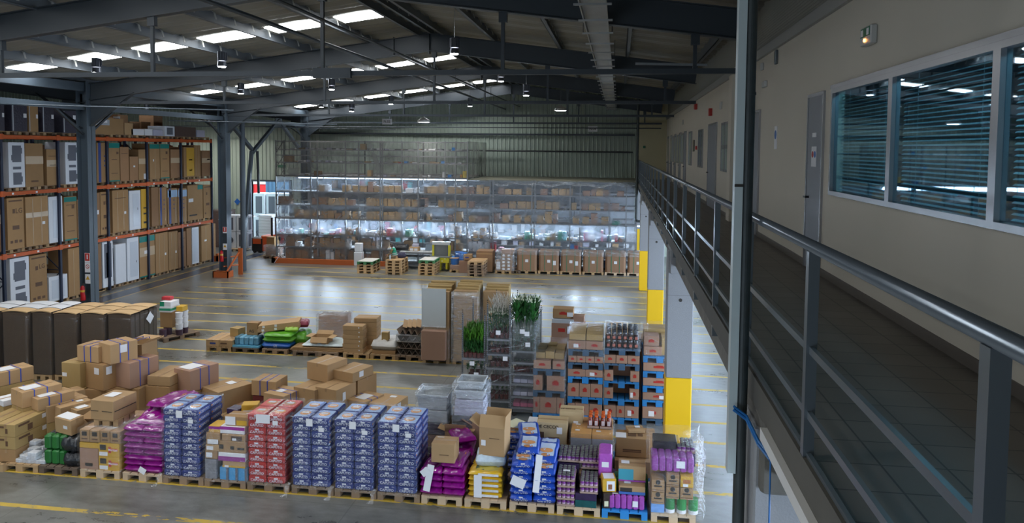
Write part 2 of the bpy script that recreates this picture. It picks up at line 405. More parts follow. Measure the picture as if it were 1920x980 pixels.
# ---- floor: sealed concrete with painted slot lines every 1.2 m and a blue aisle edge by the racks
def floor_mat():
    m = bpy.data.materials.new('sealed_concrete_floor'); m.use_nodes = True; nt = m.node_tree; N = nt.nodes.new; L = nt.links.new
    b = nt.nodes['Principled BSDF']; geo = N('ShaderNodeNewGeometry'); sep = N('ShaderNodeSeparateXYZ'); L(geo.outputs['Position'], sep.inputs[0])
    def math_(op, a, c=None, d=None):
        n = N('ShaderNodeMath'); n.operation = op
        for i, q in enumerate((a, c, d)):
            if q is None: continue
            if isinstance(q, (int, float)): n.inputs[i].default_value = q
            else: L(q, n.inputs[i])
        return n.outputs[0]
    def noise(scale, detail=5, st=(1, 1, 1), dist=0.):
        mp = N('ShaderNodeMapping'); mp.inputs['Scale'].default_value = st; L(geo.outputs['Position'], mp.inputs[0])
        n = N('ShaderNodeTexNoise'); n.inputs['Scale'].default_value = scale; n.inputs['Detail'].default_value = detail; n.inputs['Distortion'].default_value = dist
        L(mp.outputs[0], n.inputs['Vector']); return n.outputs['Fac']
    X, Y = sep.outputs['X'], sep.outputs['Y']
    n1 = noise(.35, 7, (1, 1.8, 1), .6); n2 = noise(3.2, 6, (1, 2.2, 1)); n3 = noise(30, 3)
    mix = math_('ADD', math_('MULTIPLY', n1, .6), math_('ADD', math_('MULTIPLY', n2, .3), math_('MULTIPLY', n3, .1)))
    cr = N('ShaderNodeValToRGB'); e = cr.color_ramp.elements
    e[0].position = .36; e[0].color = (.085, .084, .074, 1); e[1].position = .64; e[1].color = (.24, .243, .23, 1)
    k = cr.color_ramp.elements.new(.5); k.color = (.155, .155, .14, 1); L(mix, cr.inputs[0])
    # slot lines
    fy = math_('FRACT', math_('DIVIDE', math_('SUBTRACT', Y, 11.07), 1.2))
    on = math_('LESS_THAN', fy, .10)
    inx = math_('MULTIPLY', math_('GREATER_THAN', X, -18.4), math_('LESS_THAN', X, 6.2))
    iny = math_('MULTIPLY', math_('GREATER_THAN', Y, 10.9), math_('LESS_THAN', Y, 38.0))
    wear = math_('GREATER_THAN', math_('ADD', math_('MULTIPLY', noise(7, 6, (1, 3, 1)), .5), math_('MULTIPLY', noise(.5, 3), .5)), .45)
    line = math_('MULTIPLY', math_('MULTIPLY', on, inx), math_('MULTIPLY', iny, wear))
    # aisle edge beside the racks
    a1 = math_('LESS_THAN', math_('ABSOLUTE', math_('SUBTRACT', X, -21.05)), .05)
    a2 = math_('LESS_THAN', math_('ABSOLUTE', math_('SUBTRACT', X, -20.15)), .05)
    yl = math_('LESS_THAN', Y, 40.5)
    ed = math_('MULTIPLY', math_('MAXIMUM', a1, a2), yl)
    bl = math_('MULTIPLY', math_('MULTIPLY', math_('GREATER_THAN', X, -21.0), math_('LESS_THAN', X, -20.2)), yl)
    # expansion joints
    j1 = math_('LESS_THAN', math_('ABSOLUTE', math_('SUBTRACT', math_('FRACT', math_('DIVIDE', math_('ADD', X, 7.3), 5.6)), .5)), .0016)
    j2 = math_('LESS_THAN', math_('ABSOLUTE', math_('SUBTRACT', math_('FRACT', math_('DIVIDE', math_('ADD', Y, 1.0), 8.7)), .5)), .0009)
    jn = math_('MAXIMUM', j1, j2)
    def mixc(f, a, col):
        n = N('ShaderNodeMix'); n.data_type = 'RGBA'; L(f, n.inputs[0]); L(a, n.inputs[6]); n.inputs[7].default_value = (*col, 1); return n.outputs[2]
    c = mixc(math_('MULTIPLY', jn, .6), cr.outputs[0], (.06, .06, .05))
    c = mixc(math_('MULTIPLY', bl, .75), c, (.02, .035, .075))
    c = mixc(math_('MULTIPLY', line, math_('ADD', .45, math_('MULTIPLY', noise(3, 4), .8))), c, (.56, .37, .02))
    c = mixc(math_('MULTIPLY', ed, .85), c, (.5, .33, .06))
    L(c, b.inputs['Base Color'])
    rr = N('ShaderNodeMapRange'); rr.inputs['To Min'].default_value = .24; rr.inputs['To Max'].default_value = .40
    rr.inputs['From Min'].default_value = .3; rr.inputs['From Max'].default_value = .7; L(mix, rr.inputs['Value']); L(math_('ADD', rr.outputs[0], math_('MULTIPLY', line, .25)), b.inputs['Roughness'])
    b.inputs['Specular IOR Level'].default_value = .8
    bp = N('ShaderNodeBump'); bp.inputs['Strength'].default_value = .035; bp.inputs['Distance'].default_value = .02
    L(math_('ADD', math_('MULTIPLY', noise(1.2, 3), 1.0), math_('MULTIPLY', noise(9, 3), .25)), bp.inputs['Height']); L(bp.outputs[0], b.inputs['Normal'])
    return m
struct(MB().box(-42, -9, -.3, 7.2, YB+.6, 0).build('floor', floor_mat()))
struct(MB().box(-60, YB+.6, -.32, 30, 80, -.01).build('floor_yard', M('yard_asphalt', (.22, .22, .22), .9, var=.1)))

# ---- ribbed sheet walls
def cladding(name, u0, u1, z0f, z1f, place, mat, pitch=.25, depth=.05, kind=True):
    """vertical trapezoid ribs from u0 to u1; z0f, z1f give bottom and top at u; place(u, off, z) -> point"""
    b = MB(); n = int(round((u1-u0)/pitch)); p = (u1-u0)/n
    prof = ((0, 0), (.62, 0), (.72, 1), (.90, 1), (1.0, 0))
    for i in range(n):
        for (a, oa), (c, oc) in zip(prof[:-1], prof[1:]):
            ua, uc = u0+(i+a)*p, u0+(i+c)*p
            b.quad(place(ua, oa*depth, z0f(ua)), place(uc, oc*depth, z0f(uc)), place(uc, oc*depth, z1f(uc)), place(ua, oa*depth, z1f(ua)))
    o = b.build(name, mat)
    return struct(o) if kind else o
CLAD = M('green_grey_cladding', (.38, .44, .37), .55, var=.06, vscale=.4)
GATE_X0, GATE_X1, GATE_Z = -22.95, -20.4, 4.05
pb = lambda u, off, z: (u, YB-off, z)
cladding('wall_back', GATE_X1, 1.0, lambda u: 0, lambda u: roof_z(u)+.05, pb, CLAD)
cladding('wall_back_far', -41, GATE_X0, lambda u: 0, lambda u: roof_z(u)+.05, pb, CLAD)
cladding('wall_back_over_gate', GATE_X0, GATE_X1, lambda u: GATE_Z, lambda u: roof_z(u)+.05, pb, CLAD)
struct(MB().box(-41, YB+.02, 0, GATE_X0, YB+.2, 13).box(GATE_X1, YB+.02, 0, 12, YB+.2, 11).box(GATE_X0, YB+.02, GATE_Z, GATE_X1, YB+.2, 13).build('wall_back_outer', CLAD))
g = MB().box(GATE_X0-.25, YB-.12, 0, GATE_X0, YB+.2, GATE_Z+.12).box(GATE_X1, YB-.12, 0, GATE_X1+.12, YB+.2, GATE_Z+.12).box(GATE_X0, YB-.12, GATE_Z, GATE_X1, YB+.2, GATE_Z+.12).build('trim_1', STEELC); struct(g)
struct(MB().box(-41.2, -8, 0, -41, YB, 12).build('wall_left', CLAD))
# wall behind the viewer with an open gate added to light the front faces
struct(MB().box(-41, -8.2, 0, -15, -8, 12).box(-3, -8.2, 0, 7.2, -8, 12).box(-15, -8.2, 2.6, -3, -8, 12).build('wall_front', CLAD))
# dock side under the gallery: piers between open dock doors
b = MB()
for y in (-8, 3, 14.6, 26, 37, 43.7): b.box(7.0, y-.25, 0, 7.2, y+.25, 4.25)
b.box(7.0, -8, 4.2, 7.2, YB, 11)
struct(b.build('wall_dock_side', M('plaster_outer', (.5, .5, .48), .8)))

# ---- roof: sagging insulated sheets in 1 m laps
def roof_mat():
    m = M('roof_lining', (.24, .225, .19), .6, var=.35, vscale=.9, bump=.8, bscale=4); return m
ROOFM = roof_mat()
def roof_sheet(name, x0, x1):
    b = MB(); ny = 12; nx = max(2, int(abs(x1-x0)/2.1)); y0 = -9.0
    V = {}
    ys = []
    k = 0
    while y0+k < YB+.3:
        for j in range(ny): ys.append((y0+k+j/ny, j/ny, k))
        k += 1
    rows = []
    for (yy, t, k) in ys:
        sag = -.11*math.sin(math.pi*t)**.5 + .012*math.sin(6*math.pi*t)
        row = []
        for i in range(nx*4+1):
            x = x0+(x1-x0)*i/(nx*4)
            wv = .012*math.sin(3.1*x+k*1.7)*math.sin(math.pi*t)
            row.append((x, yy, roof_z(x)+sag+wv))
        rows.append(row)
    i0 = 0; w = nx*4+1
    for row in rows: b.v += row
    for r in range(len(rows)-1):
        for i in range(w-1):
            a = r*w+i; b.f.append((a, a+1, a+1+w, a+w)); b.m.append(0)
    return struct(b.build(name, ROOFM, smooth=False))
roof_sheet('ceiling_roof_middle', LX, RIDGE_X); roof_sheet('ceiling_roof_ridge_side', RIDGE_X, 6.0); roof_sheet('ceiling_roof_left_bay', -41.0, LX)
struct(MB().box(-41, -9, 14.0, 14, YB+.4, 14.1).build('ceiling_weather_skin', ROOFM))
struct(MB().box(5.9, -9, 8.2, 14, YB+.4, 8.4).build('ceiling_office_roof', ROOFM))

# ---- skylight sheets between the purlins (daylight through translucent panels)
SKY = M('skylight_sheet', (.9, .95, 1), .5, emit=(.93, .97, 1.0), es=16.0)
PUR = [-18.95+2.125*i for i in range(12)]
def sky_panel(cx, cy, w, l, label):
    s = -SL if cx > RIDGE_X else SL
    if cx < LX: s = -SL
    b = MB(); n = 12
    for i in range(n):                 # corrugated sheet
        ya, yb = cy-l/2+l*i/n, cy-l/2+l*(i+1)/n; ym = (ya+yb)/2
        for (p, zp), (q, zq) in (((ya, 0), (ym, -.02)), ((ym, -.02), (yb, 0))):
            b.quad((cx-w/2, p, roof_z(cx-w/2)-.12+zp), (cx-w/2, q, roof_z(cx-w/2)-.12+zq), (cx+w/2, q, roof_z(cx+w/2)-.12+zq), (cx+w/2, p, roof_z(cx+w/2)-.12+zp))
    o = b.build('skylight_panel', SKY); o['kind'] = 'structure'; return o
NAMESX = ['column side of the roof', 'second from the columns', 'third from the columns', 'fourth from the columns', 'fifth from the columns', 'next to the ridge']
for (yr, rn) in ((-1.0, 'behind the gallery stair'), (2.6, 'over the front end'), (11.3, 'over the front pallets'), (20.9, 'in the first visible row'), (30.8, 'in the second visible row'), (41.3, 'in the row by the back wall')):
    for i, nm in enumerate(NAMESX):
        o = sky_panel(-17.9+2.1*i, yr, 1.45, .95, '')
        tag(o, 'bright corrugated skylight sheet %s, %s' % (rn, nm), 'skylight', 'skylight sheets in the left roof slope')
for yr in (14.5, 24, 33):
    for i in range(3): 
        o = sky_panel(-24-3.5*i, yr, 1.45, .95, ''); tag(o, 'bright skylight sheet above the rack bay, %s row from the gallery, %s from the valley' % (ORD[(14.5, 24, 33).index(yr)], ORD[i]), 'skylight', 'skylight sheets over the racks')

# ---- steel frames
def frame_beam(yf, xa, xb, drop=.33, depth=.58):
    b = MB(); w = .2; t = .02
    za, zb = roof_z(xa+1e-6)-drop, roof_z(xb-1e-6)-drop
    b.bar((xa, yf, za-t/2), (xb, yf, zb-t/2), w, t); b.bar((xa, yf, za-depth+t/2), (xb, yf, zb-depth+t/2), w, t)
    b.bar((xa, yf, za-depth/2), (xb, yf, zb-depth/2), .014, depth-t)
    return b
frn = ['behind the viewer', 'overhead at the first gallery post', 'nearest fully visible', 'second visible', 'third visible', 'by the back wall']
for i, yf in enumerate(FR_Y):
    root = empty('roof_frame', (RIDGE_X, yf, 8.6), 0, 'dark blue grey steel portal frame with ridge plate, %s' % frn[i], 'roof frame', 'steel frames across the hall'); root['kind'] = 'structure'
    def P(b, nm, mt=STEEL):
        me = b.mesh(nm, mt); me.transform(Matrix.Translation((-RIDGE_X, -yf, -8.6))); o = link(nm, me, root); return o
    P(frame_beam(yf, LX, RIDGE_X), 'rafter'); P(frame_beam(yf, RIDGE_X, 2.35), 'rafter')
    # haunches at the column and under the ridge
    h = MB()
    z0 = roof_z(LX+.01)-.86
    h.v += [(LX+.1, yf-.01, z0-1.0), (LX+1.9, yf-.01, z0+.25), (LX+.1, yf-.01, z0+.1), (LX+.1, yf+.01, z0-1.0), (LX+1.9, yf+.01, z0+.25), (LX+.1, yf+.01, z0+.1)]
    h.f += [(0, 1, 2), (5, 4, 3), (0, 3, 4, 1)]; h.m += [0, 0, 0]
    h.bar((LX+.1, yf, z0-1.0), (LX+1.9, yf, z0+.24), .2, .02)
    P(h, 'haunch')
    P(MB().box(RIDGE_X-.02, yf-.11, RIDGE_Z-1.0, RIDGE_X+.02, yf+.11, RIDGE_Z-.26).box(RIDGE_X-1.2, yf-.1, RIDGE_Z-1.02, RIDGE_X-1.18, yf+.1, RIDGE_Z-.45), 'ridge_plate')
    # stiff horizontal tie with its hangers
    P(MB().bar((LX+.2, yf, 7.72), (2.35, yf, 7.72), .10, .10), 'tie_bar')
    for hx in (-13.4, -9.8, -6.03, -2.3, 1.4):
        zt = roof_z(hx)-.88
        P(MB().bar((hx, yf, 7.76), (hx, yf, zt), .07, .07, up=(0, 1, 0)).cbox(hx, yf, zt-.22, .16, .12, .22), 'hanger')
    if i in (2,): P(MB().box(-6.2, yf-.12, 7.62, -5.4, yf-.02, 7.82), 'splice_plate')
# rafters of the left bay
for i, yf in enumerate(FR_Y):
    root = empty('rack_bay_frame', (LX, yf, 8), 0, 'dark steel rafter over the rack bay, %s' % frn[i], 'roof frame', 'steel frames over the racks'); root['kind'] = 'structure'
    b = frame_beam(yf, -34, LX); me = b.mesh('rafter', STEEL); me.transform(Matrix.Translation((-LX, -yf, -8))); link('rafter', me, root)
    b = MB(); z0 = roof_z(LX)-.86; b.bar((LX-.1, yf, z0-1.0), (LX-1.9, yf, z0+.24), .2, .02); b.box(LX-.9, yf-.01, z0-.4, LX-.1, yf+.01, z0+.2)
    me = b.mesh('haunch', STEEL); me.transform(Matrix.Translation((-LX, -yf, -8))); link('haunch', me, root)

# ---- left columns, valley beams
def i_column(x, y, ztop, label, mat=STEELC, w=.42, d=.42):
    b = MB(); t = .02
    # flanges face along x, web along y seen from the hall
    b.box(-w/2, -d/2, 0, -w/2+t, d/2, ztop).box(w/2-t, -d/2, 0, w/2, d/2, ztop).box(-w/2, -.01, 0, w/2, .01, ztop)
    b.box(-w/2-.05, -d/2-.05, 0, w/2+.05, d/2+.05, .03)
    o = b.build('steel_column', mat, None, (x, y, 0)); tag(o, label, 'column', 'steel columns of the hall'); o['kind'] = 'structure'; return o
for yf, nm in ((-4.0, 'out of the way behind the front gate'), (5.3, 'beside the front end of the racks'), (14.58, 'behind the pallets of the front row'), (23.85, 'with fire extinguisher, in front of the racks'), (33.1, 'with orange guard, beyond the rack corner'), (42.4, 'close to the far gate')):
    i_column(LX, yf, 8.45, 'blue grey steel I column %s' % nm)
col1 = [o for o in bpy.data.objects if o.name.startswith('steel_column')]
def strut(nm, p0, p1, w, h, label, mat=STEEL, cat='beam', round_=False, group=None):
    p0 = Vector(p0); b = MB()
    if round_: b.cyl((0, 0, 0), Vector(p1)-p0, w/2, n=12)
    else: b.bar((0, 0, 0), Vector(p1)-p0, w, h)
    o = b.build(nm, mat, None, p0); tag(o, label, cat, group); o['kind'] = 'structure'; return o
bay = ['front end bay', 'gallery stair bay', 'first visible bay', 'second visible bay', 'third visible bay']
for k, (a, c) in enumerate(zip(FR_Y[:-1], FR_Y[1:])):
    strut('valley_beam', (LX, a+.1, 8.25), (LX, c-.1, 8.25), .2, .3, 'blue grey valley beam along the columns, %s' % bay[k], STEELC)
    strut('eaves_tie', (LX, a+.1, 7.55), (LX, c-.1, 7.55), .12, .2, 'blue steel tie below the valley beam, %s' % bay[k], STEELC)
    for s, yy in ((1, a), (-1, c)):
        strut('knee_brace', (LX, yy+s*.12, 6.6), (LX, yy+s*1.5, 7.5), .07, .07, 'thin dark knee brace, %s, %s column' % (bay[k], 'near' if s > 0 else 'far'))
for k, (y0, z0, y1, z1) in enumerate(((38.88, 7.7, 35.8, 5.9), (38.88, 7.7, 41.6, 6.1), (35.8, 6.1, 33.3, 7.6), (35.8, 6.0, 34.6, .1))):
    strut('wind_brace', (LX, y0, z0), (LX, y1, z1), .16, .16, 'grey steel wind brace between the two far left columns, ' + ('rising to the top node', 'falling to the back column', 'running up to the near column', 'dropping steeply to the floor')[k], STEELC)
strut('gusset_plate', (LX-.01, 38.5, 7.55), (LX-.01, 39.3, 7.55), .02, .5, 'pale gusset plate where the wind braces meet', STEELC)
strut('round_post', (LX+.05, 34.75, 0), (LX+.05, 34.75, 8.1), .27, .27, 'round grey steel post beside the guarded column', STEELC, 'post', True)
strut('hanging_rod', (LX, 36.5, 3.8), (LX, 36.4, 6.0), .1, .1, 'short dark rod hanging below the brace node', STEEL)

# ---- purlins
def zed(b, x, y0, y1):
    z = roof_z(x)-.03; b.box(x-.008, y0, z-.32, x+.008, y1, z); b.box(x-.008, y0, z-.32, x+.09, y1, z-.30); b.box(x-.075, y0, z-.015, x+.008, y1, z)
for x in PUR:
    if x > 2.4: continue
    o = MB(); zed(o, x, -9, YB); r = o.build('roof_purlin', M('purlin_paint', (.12, .135, .15), .5, var=.1), None)
    tag(r, 'dark purlin running the length of the hall, %s from the left columns' % ORD[PUR.index(x)], 'purlin', 'purlins under the roof'); r['kind'] = 'structure'
for x in (RIDGE_X-.42, RIDGE_X+.42):
    o = MB(); zed(o, x, -9, YB); r = o.build('roof_purlin', M('purlin_paint', (0, 0, 0)), None)
    tag(r, 'ridge purlin on the %s side of the ridge' % ('rack' if x < RIDGE_X else 'gallery'), 'purlin', 'purlins under the roof'); r['kind'] = 'structure'
for i in range(6):
    x = -20.5-2.2*i; o = MB(); zed(o, x, -9, YB); r = o.build('roof_purlin', M('purlin_paint', (0, 0, 0)), None)
    tag(r, 'dark purlin above the racks, %s from the valley' % ORD[i], 'purlin', 'purlins over the racks'); r['kind'] = 'structure'
# added pale strips painting the light on quilt bulges beside the purlins
LITQ = M('lit_quilt_paint', (.42, .42, .40), .5)
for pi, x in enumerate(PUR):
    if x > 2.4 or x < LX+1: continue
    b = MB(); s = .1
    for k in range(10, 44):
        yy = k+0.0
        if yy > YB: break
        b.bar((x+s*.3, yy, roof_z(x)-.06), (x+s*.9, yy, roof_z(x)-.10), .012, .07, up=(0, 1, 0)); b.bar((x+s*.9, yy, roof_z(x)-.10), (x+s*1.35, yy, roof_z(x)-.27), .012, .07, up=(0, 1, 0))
    o = b.build('lit_quilt_strips', LITQ); o['kind'] = 'structure'
# sprinkler and service pipes along the hall
for (x, z, r, lb) in ((-6.75, 8.6, .045, 'dark pipe running along the hall below the ridge'), (-5.9, 8.75, .03, 'thin dark conduit beside the long roof pipe')):
    strut('service_pipe', (x, 10.5, z), (x, YB, z), 2*r, 2*r, lb, STEEL, 'pipe', True)
for k, (x0, z0, y) in enumerate(((-19, 7.45, 20.2), (-19, 7.3, 29.2), (-19, 7.3, 38))):
    strut('cable_pipe', (x0, y, z0), (-12.5, y+2.6, z0-.05), .04, .04, 'thin conduit slanting off the left columns, %s bay' % ORD[k], STEELC, 'pipe', True)
# cable tray
tr = empty('cable_tray', (-.45, 20, 8.5), 0, 'galvanised cable tray hung below the rafters along the gallery side', 'cable tray')
b = MB(); b.box(-.21, -14, .09, .21, 23.9, .1); b.box(-.22, -14, 0, -.2, 23.9, .1); b.box(.2, -14, 0, .22, 23.9, .1); b.build('tray', M('tray_zinc', (.36, .36, .35), .5, .4, var=.25, vscale=5), tr)
rg = MB().box(-.3, 0, -.03, .3, .05, 0).mesh('rung', M('tray_zinc', (0, 0, 0)))
for k in range(26): link('rung', rg, tr, (0, -14+1.45*k, 0))
rg = MB().cyl((0, 0, 0), (0, 0, .9), .008, n=5).mesh('hanger_rod', STEEL)
for k in range(6): 
    for s in (-.28, .28): link('hanger_rod', rg, tr, (s, -14+1.45+7.25*k, 0))
# long horizontal fire pipe high on the back wall and gable posts
for x in (-19.2, -13.1, -6.9, -.4):
    strut('gable_post', (x, YB-.2, 0), (x, YB-.2, roof_z(x)-.3), .3, .25, 'dark steel gable post against the back wall, %s' % {-19.2: 'beside the far gate', -13.1: 'behind the shelving tower', -6.9: 'below the ridge', -.4: 'nearest the gallery'}[x], STEEL, 'column')
strut('wall_rail', (-19, YB-.16, 7.1), (.9, YB-.16, 7.1), .1, .1, 'dark horizontal rail across the back wall', STEEL)
strut('wall_pipe', (-19, YB-.35, 6.15), (.8, YB-.35, 6.1), .09, .09, 'black pipe along the back wall above the shelving', BLACKP, 'pipe', True)
strut('high_wall_pipe', (-30, YB-1.9, 7.45), (2.3, YB-1.9, 7.45), .06, .06, 'thin pipe crossing before the back wall', STEEL, 'pipe', True)
for (x, y, z, s, lb) in ((-1.55, YB-.06, 7.45, 'N.06', 'small white sign high on the back wall'), (-12.9, 40.3, 7.7, 'N.05', 'small white sign hanging near the roof over the shelving'), (-22.1, 30.2, 7.35, 'B.1', 'small white square sign above the rack end')):
    o = MB().box(-.28 if s != 'B.1' else -.16, -.01, -.16, .28 if s != 'B.1' else .16, .01, .16).build('wall_sign', WHITE, None, (x, y, z)); tag(o, lb, 'sign')
    letters(s, .2, INK, o, (0, -.013, 0))

# ---- gallery: slab, tiles, columns
def tile_mat():
    m = bpy.data.materials.new('brown_floor_tiles'); m.use_nodes = True; nt = m.node_tree; N = nt.nodes.new; L = nt.links.new
    b = nt.nodes['Principled BSDF']; tc = N('ShaderNodeTexCoord'); mp = N('ShaderNodeMapping'); mp.inputs['Location'].default_value = (-1.73, -.12, 0)
    L(tc.outputs['Object'], mp.inputs[0])
    br = N('ShaderNodeTexBrick'); br.offset = 0; br.inputs['Scale'].default_value = 1; br.inputs['Brick Width'].default_value = .33; br.inputs['Row Height'].default_value = .33
    br.inputs['Mortar Size'].default_value = .006; br.inputs['Color1'].default_value = (.125, .108, .09, 1); br.inputs['Color2'].default_value = (.105, .09, .075, 1); br.inputs['Mortar'].default_value = (.02, .018, .016, 1)
    L(mp.outputs[0], br.inputs['Vector'])
    n = N('ShaderNodeTexNoise'); n.inputs['Scale'].default_value = 2.; n.inputs['Detail'].default_value = 4; L(tc.outputs['Object'], n.inputs['Vector'])
    mr = N('ShaderNodeMapRange'); mr.inputs['To Min'].default_value = .75; mr.inputs['To Max'].default_value = 1.25; L(n.outputs['Fac'], mr.inputs['Value'])
    sc = N('ShaderNodeVectorMath'); sc.operation = 'SCALE'; L(br.outputs['Color'], sc.inputs[0]); L(mr.outputs[0], sc.inputs['Scale']); L(sc.outputs[0], b.inputs['Base Color'])
    b.inputs['Roughness'].default_value = .42; return m
struct(MB().box(RX+.06, -8, FZ-.02, WX, YB, FZ).build('floor_gallery', tile_mat()))
b = MB().box(RX+.05, -8, 4.37, 7.1, YB, FZ-.02)
struct(b.build('ceiling_gallery_slab', CONCD))
struct(MB().box(1.12, -8, 3.98, 1.5, YB, 4.37).build('trim_2', CONCD))
cn = {-4.0: 'behind the viewer', 5.3: 'under the near gallery, mostly hidden', 14.58: 'nearest, beside the wrapped pallet', 23.85: 'second in the row, by the stacked cartons', 33.1: 'farthest visible, by the octagonal boxes', 42.4: 'hidden behind the shelving'}
for y in FR_Y:
    b = MB(); b.rbox(0, 0, 1.77, .5, .5, 2.5, ch=.015, m=0); b.rbox(0, 0, 0, .502, .502, 1.77, ch=.015, m=1)
    if y > 10: b.cyl((0, -.254, 3.31), (0, -.249, 3.31), .035, n=14, m=2); b.box(-.2515, -.2515, 3.40, .2515, .2515, 3.404, 2)
    o = b.build('concrete_column', [CONC, YELLOW, INK], None, (1.23, y+.25, 0)); tag(o, 'square concrete column with yellow painted foot, %s' % cn[y], 'column', 'concrete columns under the gallery'); o['kind'] = 'structure'
    # corbel block on top
    o = MB().rbox(0, 0, 0, .62, .7, .53, ch=.02).build('column_corbel', CONC if y > 10 else CONCD, None, (1.32, y+.25, 3.83)); o['kind'] = 'structure'; tag(o, 'concrete corbel block over the column %s' % cn[y], 'corbel')
# broken rendering on the near column
o = MB().rbox(0, 0, 0, .52, .62, 3.9, ch=.03).build('pier_block', CONCD, None, (1.33, 6.14, 0)); o['kind'] = 'structure'

# gallery edge: kick angle, white trunking
o = MB().box(1.0, -7.9, FZ-.18, 1.045, YB-.1, FZ+.02).build('gallery_edge_plate', M('edge_plate', (.085, .08, .068), .8, var=.3, vscale=3), None); struct(o)
o = MB().box(.955, 1.8, 4.30, 1.0, 5.0, 4.38).build('cable_trunking', M('white_trunking', (.62, .62, .60), .45), None); tag(o, 'white cable trunking under the gallery edge at the pipe', 'trunking')
# ---- railing
POSTY = [-1.7+1.93*k for k in range(0, 24)]
rl = empty('gallery_railing', (RX, 20, FZ), 0, 'grey steel railing with polished handrail along the gallery edge', 'railing')
pm = MB().box(-.028, -.03, -.29, .028, .03, 1.125).mesh('post', GREYM)
for y in [.24+1.93*k for k in range(-1, 23)]:
    o = link('post', pm, rl, (.03, y-20, 0))
HRZ = 1.15
b = MB().cyl((.03, -26, HRZ), (.03, 23.9, HRZ), .033, n=16); o = b.build('handrail', RAILT, rl, smooth=True)
for z in (.25, .60):
    MB().box(.018, -26, z-.02, .042, 23.9, z+.02).build('mid_rail', GREYM, rl)
MB().box(.02, -26, .0, .045, 23.9, .045).build('toe_rail', GREYM, rl)
# vertical profile and pipe in front of the railing
PYY = 5.45
pr_ = empty('vertical_channel', (.848, PYY, 3.87), 0, 'pale grey vertical steel channel in front of the railing', 'channel')
b = MB(); b.box(-.03, -.02, 0, .027, .0, 5.3).box(-.03, 0, 0, -.025, .08, 5.3).box(.022, 0, 0, .027, .08, 5.3); b.build('channel', M('pale_channel', (.50, .57, .58), .4, .1), pr_)
MB().box(-.031, -.024, 2.08, .028, -.019, 2.10).build('joint_gap', INK, pr_)
o = MB().cyl((0, 0, 0), (0, 0, 9.1), .042, n=20).cyl((0, 0, 3.35), (0, 0, 3.45), .052, n=20).cyl((0, 0, 6.60), (0, 0, 6.62), .047, n=20).build('drain_pipe', GALVD, None, (.908, PYY+.02, 0), smooth=False); tag(o, 'dark weathered drain pipe running up beside the pale channel', 'pipe')
b = MB()
pts = [(.84, 5.38, 4.36), (.93, 5.36, 4.30), (.97, 5.1, 4.22), (.97, 4.72, 4.28)]
b.tube(pts, .012, m=0); b.tube([(x, y, z+.025) for x, y, z in pts], .009, m=0); b.tube([(.97, 4.72, 4.28), (.98, 4.75, 3.6), (.97, 4.8, 3.0)], .006)
o = b.build('blue_cable', M('blue_cable', (.01, .12, .35), .4)); tag(o, 'blue cable bundle tied round the pipe under the gallery edge', 'cable')
# far railing posts' bracket pipe at the shelving corner
b = MB().tube([(.9, 36.8, 9.05), (.9, 36.8, 2.85), (.92, 36.7, 2.75), (1.5, 36.6, 2.75)], .06, n=10)
o = b.build('rain_pipe', GALVD, None); tag(o, 'dark bent rain pipe past the far end of the gallery railing', 'pipe')

# ---- office wall with its big window
OFFW = M('office_wall_paint', (.60, .555, .47), .75, var=.05, vscale=1.2)
OPY0, OPY1, OPZ0, OPZ1 = .2, 9.97, 5.66, 7.0
b = MB(); t = .12
b.box(WX, OPY1, FZ, WX+t, YB, 8.0); b.box(WX, -8, FZ, WX+t, OPY0, 8.0); b.box(WX, OPY0, FZ, WX+t, OPY1, OPZ0); b.box(WX, OPY0, OPZ1, WX+t, OPY1, 8.0)
struct(b.build('wall_office', OFFW))
struct(MB().box(WX-.015, -8, FZ, WX, OPY1+40, FZ+.10).build('baseboard_office', M('skirting_tile', (.10, .085, .07), .5)))
struct(MB().box(WX-.06, -8, 8.0, WX+.2, YB, 8.13).box(WX-.02, -8, 8.13, WX+.2, YB, 8.2).build('trim_3', M('ledge_grey', (.33, .33, .31), .6)))
struct(MB().box(WX-.12, 18.0, FZ, WX, 18.5, 8.0).build('trim_4', OFFW))
pu = lambda u, off, z: (WX+.06-off, u, z)
b = MB(); n = 52
for i in range(28):   # horizontal ribbed sheet above the ledge
    z = 8.2+i*.05; b.quad((WX+.05, -8, z), (WX+.03, -8, z+.03), (WX+.03, YB, z+.03), (WX+.05, YB, z)); b.quad((WX+.03, -8, z+.03), (WX+.05, -8, z+.05), (WX+.05, YB, z+.05), (WX+.03, YB, z+.03))
struct(b.build('wall_upper_office', M('grey_ribbed_sheet', (.21, .21, .18), .6)))
struct(MB().box(RX+.0, YB-.25, FZ-.3, WX+.1, YB-.1, 8.9).build('wall_gallery_end', M('cream_wall', (.62, .56, .36), .8)))
